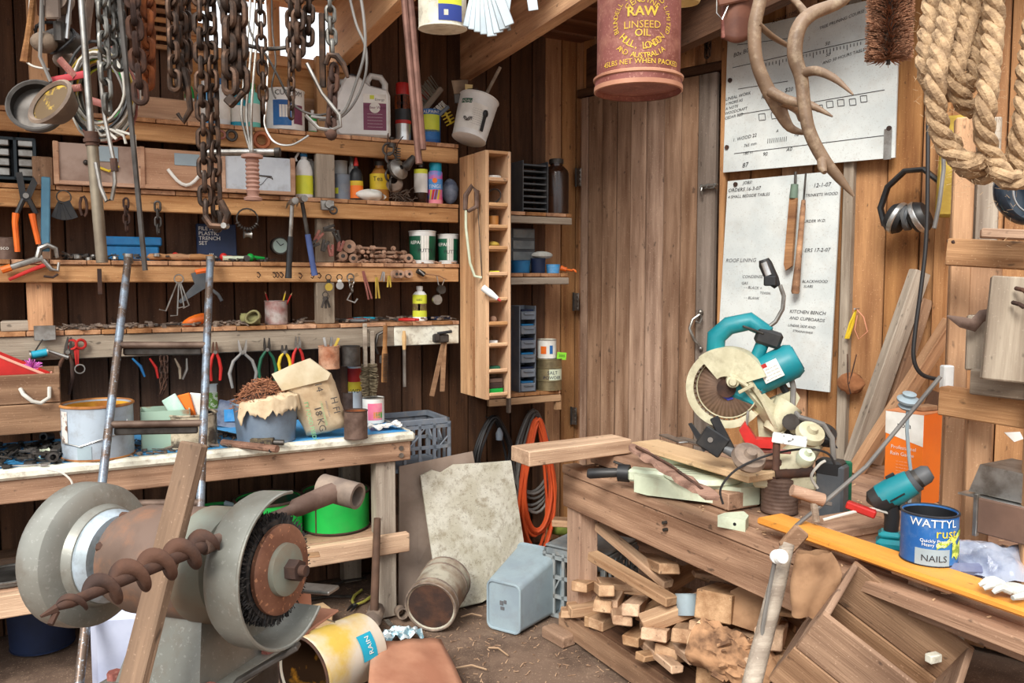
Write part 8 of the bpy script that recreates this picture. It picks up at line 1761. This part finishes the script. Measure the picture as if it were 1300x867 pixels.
scrib(ub, [('LINEAL WORK', 921, 128, .022, -5), ('+ MORE AS', 921, 134, .02, -5), ('A NOTE', 921, 140, .02, -5), ('WOODCRAFT', 920, 146, .02, -5), ('CEDAR BED', 920, 152, .02, -5), ('1. WOOD 22', 930, 180, .024, -5), ('765 mm', 944, 187, .022, -5), ('185 m', 943, 197, .022, -5), ('87', 942, 213, .034, -5), ('90', 968, 198, .026), ('A0', 998, 192, .026), ('$20', 996, 117, .028), ('R', 966, 126, .03), ('B0x B05', 931, 73, .03, -8), ('50', 1047, 58, .024), ('50', 1048, 72, .022), ('AND 50 HOURS TABLE', 1044, 82, .02, -8), ('TREE PRUNING COURSE', 1040, 38, .02, -10), ('A DAILY TIME', 980, 30, .022, -10), ('I6', 1008, 173, .034), ('A', 985, 168, .02)])
sl = ob('measuring_strip', MB().box(-.017, .017, -.003, 0, -.07, .07), STEEL, ub, FM(RW, 1127, 183, .088), True)
for x_, y_, pb_ in ((927, 102, ub), (923, 187, ub), (1129, 163, ub), (934, 234, lbd)): ob('screw', MB().tube([(0, 0, 0), (0, -.006, 0)], .012, 10), RUST, pb_, FM(RW, x_, y_, .086), True)
# two wooden handled tools on the lower board
t = thing('wooden_chisel', 'long flat wooden handled tool with green ferrule on whiteboard', 'tool', FM(RW, 1010, 218, .12, 0)); KK = 4.0/F
ob('tang', MB().tube([(0, 0, .0), (0, 0, -20*KK)], .007, 8), STEELD, t); ob('ferrule', MB().tube([(-.003, 0, -16*KK), (-.008, 0, -34*KK)], [.018, .02], 12), mat('green ferrule', (110, 130, 112), (90, 106, 92), .6), t); ob('handle', MB().prism([(-.025, -34*KK), (.012, -34*KK), (-.004, -122*KK), (-.036, -128*KK), (-.046, -120*KK)], -.01, .01, TR(0, 0, 0, 90)), W_HANDLE, t)
t = thing('wooden_file', 'round wooden handled tool right of the flat one on whiteboard', 'tool', FM(RW, 1021, 220, .13, 0)); ob('tang', MB().tube([(.008, 0, .0), (0, 0, -38*KK)], .005, 8), STEELD, t); ob('handle', MB().tube([(0, 0, -34*KK), (-.002, 0, -45*KK), (-.018, 0, -110*KK), (-.03, 0, -152*KK), (-.03, 0, -155*KK)], [.010, .013, .015, .021, .016], 10), W_HANDLE, t)
# antlers
def smooth(P, rs, n=5):
    Q_ = []; R_ = []
    for i in range(len(P)-1):
        p0, p1, p2, p3 = P[max(i-1, 0)], P[i], P[i+1], P[min(i+2, len(P)-1)]
        for k in range(n): u = k/n; Q_.append(.5*((2*p1)+(p2-p0)*u+(2*p0-5*p1+4*p2-p3)*u*u+(3*p1-p0-3*p2+p3)*u**3)); R_.append(rs[i]*(1-u)+rs[i+1]*u)
    return Q_+[P[-1]], R_+[rs[-1]]
def antler(label, parts, d_):
    o0_ = D(*parts[0][0][0], d_); t = thing('antler', label, 'antler', o0_)
    for nm, (pts, rs, dd_) in zip(('main_beam', 'tine', 'tine', 'tine'), parts):
        P = [D(x, y, d_+dd_*i/max(1, len(pts)-1))-o0_ for i, (x, y) in enumerate(pts)]; a, b = smooth(P, [r_*d_/F for r_ in rs]); ob(nm, MB().tube(a, b, 10), ANTL, t)
antler('grey brown antler hanging at left, curling up to the right', [([(970, -30), (965, 0), (958, 35), (960, 75), (972, 108), (988, 136), (1003, 162), (1027, 170)], [8, 8.5, 9, 8.5, 9, 10, 6, 1.5], .05), ([(978, 116), (1000, 127), (1030, 134), (1057, 148)], [7, 6, 5, 1], -.1), ([(962, 30), (980, 46), (1000, 58)], [4, 4, 3], .1), ([(992, 128), (1012, 140), (1016, 152)], [6, 5, 3], .12)], 2.45)
antler('longer antler hanging at right with two forward tines', [([(1090, -30), (1070, 0), (1030, 18), (1013, 38), (1009, 70), (1017, 98), (1021, 132), (1027, 165), (1043, 198), (1065, 226), (1084, 249)], [7, 7.5, 9, 10, 9.5, 8.5, 8, 8, 8, 6, 1.5], .0), ([(1016, 94), (1036, 90), (1060, 100), (1083, 120)], [7, 6, 4.5, 1], -.12), ([(1026, 24), (1016, 8), (1004, -4)], [6, 4.5, 4], .05), ([(1044, 200), (1044, 212), (1047, 219)], [7, 6, 3], -.03)], 2.38)
# cylindrical brush
t = thing('chimney_brush', 'big round brown bristle brush hanging at top right', 'brush', D(1131, -20, 2.1)); k_ = 2.1/F
q = MB(); R_ = 29*k_
for k in range(5200):
    a = RND.uniform(0, 2*pi); z = RND.uniform(-94*k_, 25*k_); rr = R_*RND.uniform(.85, 1.02); dz = RND.uniform(-.008, .008)
    q.tube([(.006*math.cos(a), .006*math.sin(a), z), (rr*math.cos(a), rr*math.sin(a), z+dz)], .0008, 3, caps=False)
ob('bristles', q, BRIST, t)['kind'] = 'stuff'; ob('bristle_core', MB().tube([(0, 0, 25*k_), (0, 0, -90*k_)], R_*.55, 14), BRISTD, t); ob('twisted_wire', MB().tube([(0, 0, .1), (0, 0, -100*k_)], .005, 8), STEELD, t)
# rope coil: three lay strands twisted
def rope(label, paths, r_, t):
    for P in paths:
        a, _ = smooth(P, [1]*len(P), 12); L = 0; cum = [0]
        for i in range(1, len(a)): L += (a[i]-a[i-1]).length; cum.append(L)
        n = int(L/.012); up = Vector((0, -1, 0)); 
        # resample
        pts = []
        j = 0
        for i in range(n+1):
            s_ = L*i/n
            while j < len(cum)-2 and cum[j+1] < s_: j += 1
            u = (s_-cum[j])/max(1e-6, cum[j+1]-cum[j]); pts.append(a[j].lerp(a[j+1], u))
        for st in range(3):
            q = MB(); pp = []
            for i, p_ in enumerate(pts):
                tt = (pts[min(i+1, n)]-pts[max(i-1, 0)]).normalized(); A = (up-tt*up.dot(tt)).normalized(); B = tt.cross(A); an = -2*pi*(L*i/n)/(r_*5.2)+st*2*pi/3
                pp.append(p_+(A*math.cos(an)+B*math.sin(an))*r_*.52)
            ob('strand', q.tube(pp, r_*.56, 8), ROPE, t)
dR = 1.55; kk = dR/F; o_r = D(1230, 0, dR); t = thing('rope_coil', 'thick pale manila rope coil hanging at upper right', 'rope', o_r)
def RP(pts, dd=0): return [D(x, y, dR+dd+z_*.02)-o_r for z_, (x, y) in zip((0, 1, 0, -1, 0, 1, 0, 1, 0, 1, 0), pts)]
rope('', [RP([(1187, -40), (1183, 10), (1177, 50), (1176, 85), (1185, 110), (1200, 125)], .06), RP([(1210, -40), (1206, 10), (1195, 55), (1188, 100), (1190, 150), (1203, 188), (1228, 206), (1256, 198)], 0), RP([(1236, -40), (1232, 10), (1222, 50), (1212, 90), (1222, 128), (1240, 140)], .03), RP([(1262, -40), (1262, 20), (1258, 70), (1252, 130), (1250, 170), (1262, 205), (1280, 228), (1310, 224)], -.02), RP([(1246, -40), (1248, 20), (1240, 70), (1236, 110)], .05), RP([(1322, -40), (1312, 30), (1304, 90), (1300, 150), (1292, 190), (1300, 230)], .0), RP([(1204, 175), (1225, 212), (1255, 222), (1285, 205), (1310, 190)], .04)], .019, t)
q = MB()
for k in range(700):
    x_, y_ = RND.choice(((1182, 60), (1195, 80), (1215, 60), (1235, 80), (1256, 110), (1252, 180), (1192, 150), (1225, 205), (1270, 218))); c = D(x_+RND.gauss(0, 12), y_+RND.gauss(0, 30), dR-.02)-o_r
    d_ = Vector((RND.gauss(0, 1), RND.gauss(0, 1), RND.gauss(0, 1))).normalized()*.010; q.tube([c, c+d_], .0003, 3, caps=False)
ob('stray_fibres', q, ROPE, t)['kind'] = 'stuff'
# ear muffs
t = thing('ear_muffs', 'black and silver ear muffs hanging on the right wall', 'ear muffs', FM(RW, 1158, 262, .16)); k_ = 3.8/F
ob('headband', MB().tube([(-32*k_, 0, -22*k_), (-38*k_, 0, 0), (-30*k_, 0, 26*k_), (-10*k_, 0, 44*k_), (12*k_, 0, 44*k_), (30*k_, 0, 28*k_), (40*k_, 0, 4*k_), (34*k_, 0, -14*k_)], .013, 8, flat=1.8), BLACK, t)
for sx, x0 in ((-1, -17), (1, 10)):
    ob('ear_cup', MB().lathe([(0, -.04), (.056, -.034), (.070, -.012), (.070, .012), (.056, .034), (0, .04)], 24), BLACK, t, TR(x0*k_, -.01, -14*k_, 0, sx*64, 0)); ob('silver_band', MB().lathe([(.0705, -.012), (.074, -.008), (.074, .008), (.0705, .012)], 24), STEELL, t, TR((x0-5*sx*.3)*k_, -.012, -14*k_, 0, sx*64, 0)); ob('cushion', MB().lathe([(.03, .0), (.058, .0), (.06, .012), (.05, .022), (.03, .02)], 20), DKGREY, t, TR((x0-sx*10)*k_, -.012, -14*k_, 0, -sx*78, 0))
o = solo('foam_block', MB().box(-.06, .06, -.04, .04, -.2, .22, .012), YSOFT, 'faded yellow block hanging behind the rope coil', 'block', FM(RW, 1213, 215, .25, 2))
t = thing('round_lamp', 'glossy black dome lamp at the upper right edge', 'lamp', D(1300, 245, 2.3)); ob('dome', MB().lathe([(0, -.05), (.06, -.045), (.09, -.01), (.095, .02), (.09, .03)], 30), mat('gloss black', (28, 34, 44), (44, 54, 64), .15, 0, 6), t, TR(0, 0, 0, 78, 0, 10)); ob('rim', MB().tube([(.06*math.cos(2*pi*k/30), -.05, .06*math.sin(2*pi*k/30)) for k in range(30)], .003, 6, True), STEELL, t)
t = thing('hanging_cable', 'long black cable hanging from above past the ear muffs', 'cable', D(1178, 0, 2.9)); P = [D(x, y, 2.9) for x, y in ((1178, -30), (1178, 200), (1176, 300), (1170, 360), (1162, 420), (1160, 455), (1170, 475), (1192, 482))]; a, _ = smooth(P, [1]*8); ob('cord', MB().tube([p_-D(1178, 0, 2.9) for p_ in a], .0075, 8), CABB, t)
t = thing('hanging_cable', 'second thinner dark cable hanging just left of yellow block', 'cable', D(1195, 60, 3.1)); P = [D(1194, -20, 3.1), D(1197, 120, 3.1), D(1198, 215, 3.1), D(1192, 262, 3.1), D(1186, 290, 3.1)]; ob('cord', MB().tube([p_-D(1195, 60, 3.1) for p_ in P], .008, 8), HOSEG, t)
o = FM(RW, 1087, 392, .08); t = thing('cord_loop', 'loop of bright yellow and orange cord on right wall', 'cord', o); k_ = 4.0/F
for k in range(4): ob('strand', MB().tube([(0, 0, .0), (-.01-.004*k, -.006*k, -18*k_), (-.03-.006*k, -.004, -38*k_)], .0035, 6), YEL, t)
ob('strand', MB().tube([(0, 0, 0), (.04, -.01, -10*k_), (.06, -.01, -28*k_), (.02, -.01, -38*k_), (-.0, -.01, -26*k_), (.01, -.01, -8*k_)], .0025, 6), mat('pinkish cord', (206, 140, 110)), t); ob('nail', MB().tube([(0, .03, 0), (0, -.02, .0)], .005, 6), STEELL, t)
t = thing('mud_nest', 'brown crumbly mud nest stuck on a wall wire', 'nest', FM(RW, 1082, 486, .07)); ob('mud', MB().grid(lambda u, v: ((.065+.012*noise.noise(Vector((u*7, v*7, 0))))*math.cos(2*pi*u)*math.sin(pi*v), .03*math.sin(2*pi*u)*math.sin(pi*v)-.02, (.05+.012*noise.noise(Vector((u*5, v*9, 3))))*math.cos(pi*v)), 20, 12), mat('mud', (166, 112, 74), (134, 86, 54), .95, 0, 12, bump=1), t); ob('wire', MB().tube([(-.02, -.02, .14), (.0, -.05, .0), (.01, -.04, -.05)], .003, 5).tube([(.02, -.01, .14), (.005, -.05, 0)], .003, 5), RUST, t)
# ---- linseed oil drum ----
p0_ = D(807, 122, 2.35); r = 52*2.35/F; h = .42
bz_ = zat(117, 2.35); t = thing('linseed_oil_drum', 'rusty red oil drum with yellow lettering hanging overhead', 'drum', Vector((p0_.x, 2.35, bz_)))
ob('body', MB().lathe([(0, .012), (r*.98, .012), (r*1.03, 0), (r*1.04, .008), (r*1.03, .026), (r*1.04, .032), (r*.985, .038), (r*.985, h)], 56), TINR, t); ob('bottom_hoop', MB().lathe([(r*1.02, -.002), (r*1.055, 0), (r*1.05, .012)], 56), RTAN, t); ob('seam_hoop', MB().tube([(r*1.025*math.cos(2*pi*k/56), r*1.025*math.sin(2*pi*k/56), .033) for k in range(56)], .006, 6, True), RTAN, t)
ob('top', MB().lathe([(r*.985, h), (r*1.02, h+.006), (r*.9, h+.01), (0, h-.004)], 48), TINR, t)
k_ = 2.24/F; q = MB(); z_of = lambda y: zat(y, 2.235)-bz_
th0 = -pi/2-.10
def W(tx, sz, xo, y, mb): text_mb(tx, sz, bend=wrapM(r*.99, th0+xo*k_/r, z_of(y), .0012), mb=mb)
W('RAW', .036, 2, 19.5, q); W('RAW', .036, 2.5, 19.5, q); W('RAW', .036, 1.5, 19.5, q); W('LINSEED', .027, 2, 35, q); W('OIL', .027, 2, 45.5, q); W('OIL', .027, 2.4, 45.5, q); W('45LBS NET WHEN PACKED', .019, 2, 80, q)
def arc(tx, rad, c_y, a_mid, span, sz, inward=False):
    n = len(tx)
    for i, chx in enumerate(tx):
        if chx == ' ': continue
        a = math.radians(a_mid+(span*(i/(n-1)-.5))*(1 if inward else -1)); ux_, uz_ = rad*math.cos(a), rad*math.sin(a); rt_ = (a+pi/2) if inward else (a-pi/2)
        c_, s_ = math.cos(rt_), math.sin(rt_); zc = z_of(c_y)
        text_mb(chx, sz, bend=lambda x, y: wrapM(r*.99, th0+2*k_/r, zc, .0012)(ux_*k_+c_*x-s_*y, uz_*k_+s_*x+c_*y), mb=q)
arc('GENUINE', 24, 28, 90, 84, .021); arc('BLUNDELL SPENCE & CO LIMITED', 32, 26, 90, 218, .019); arc('HULL, LONDON', 35, 25, -90, 100, .026, True); arc('AND AUSTRALIA', 47, 24, -92, 78, .020, True)
ob('lettering', q, GOLD, t); ob('hang_wire', MB().tube([(-r, 0, h), (-r*.6, 0, h+.12), (0, 0, h+.2), (r*.6, 0, h+.12), (r, 0, h)], .003, 6), STEELD, t)
t = thing('felt_hat', 'pale straw hat brim peeking in at top centre', 'hat', D(866, -6, 2.7)); ob('brim', MB().lathe([(0, 0), (.05, -.0), (.06, -.018), (.055, -.026), (.0, -.02)], 26, sx=1.0, sy=.8), STRAW, t); ob('crown', MB().ball((0, 0, .03), .045, 14), STRAW, t)
p = RW.hit(897, -20, .14); chain('dark rusty bunch of fine chain hanging over the door', [p, RW.hit(897, 74, .14)], .05, .012, CHAIN_D, name='short_chain'); p = RW.hit(903, -20, .15); chain('second fine dark chain strand over the door', [p, RW.hit(900, 68, .15)], .045, .010, CHAIN_D, name='short_chain')
t = thing('leather_pouch', 'worn tan leather pouch with wire clip hanging by antlers', 'pouch', D(932, 8, 2.6)); k_ = 2.6/F
ob('pocket', MB().grid(lambda u, v: ((-20+46*u)*k_*(1-.25*v), -.03*math.sin(pi*u)*(1-.3*v), (20-60*v+8*math.sin(pi*u)*-1*v)*k_), 14, 8), LEATH, t); solidify(t.children[0], .006); ob('flap', MB().box(-.06, .07, -.04, -.034, .0, .05, .004, M=TR(0, 0, 0, 0, -12)), LEATH, t); ob('back_strip', MB().box(-.01, .006, -.01, .0, -.10, .05, .002, M=TR(-.03, 0, 0)), TINR, t); ob('wire_clip', MB().tube([(-25*k_, -.03, 10*k_), (-14*k_, -.03, 22*k_), (-10*k_, -.03, -2*k_), (-18*k_, -.03, -20*k_), (-25*k_, -.03, -12*k_)], .002, 5, True), STEELL, t)
# ---------------- litter on the floor ----------------
q = MB()
for k in range(900):
    x_ = RND.uniform(-.9, .9); y_ = RND.uniform(3.0, 4.6); c = Vector((x_, y_, fl((x_+4.5)/9, (y_+2.5)/9.5).z+.004)); a = RND.uniform(0, 2*pi); L = RND.uniform(.004, .014)
    q.box(-L, L, -.002, .002, -.001, .001, M=Matrix.Translation(c) @ Matrix.Rotation(a, 4, 'Z') @ Matrix.Rotation(RND.uniform(-.4, .4), 4, 'Y'))
stuff('wood_chips', q, mat('pale chips', (180, 148, 118), (130, 100, 78), .9, 0, 20), 'wood chips and straw scattered over the dirt floor', 'wood chips')
for i, (x0, y0, x1, y1, lb) in enumerate(((578, 848, 618, 850, 'thin curved twig on the dirt floor by rusty sheet'), (585, 783, 612, 782, 'pale stick on the floor beside the round tin'), (620, 822, 645, 832, 'short straw stem on the open floor'))):
    a, b = G(x0, y0, .01), G(x1, y1, .01); solo('twig', MB().tube([(0, 0, 0), (b-a)*.5+Vector((0, .03, .002)), b-a], .004, 5), mat('twig', (170, 140, 110)), lb, 'twig', a)
q = MB()
for k in range(260):
    s_ = RND.uniform(.05, 2.0); o_ = RND.uniform(-.9, -.02); c = RB.pt(s_, o_, ZB+.003); L = RND.uniform(.003, .009); q.box(-L, L, -.002, .002, 0, .002, M=Matrix.Translation(c) @ Matrix.Rotation(RND.uniform(0, 6), 4, 'Z'))
stuff('sawdust', q, mat('sawdust', (206, 172, 134), rough=.9), 'sawdust crumbs strewn on the right workbench', 'sawdust')
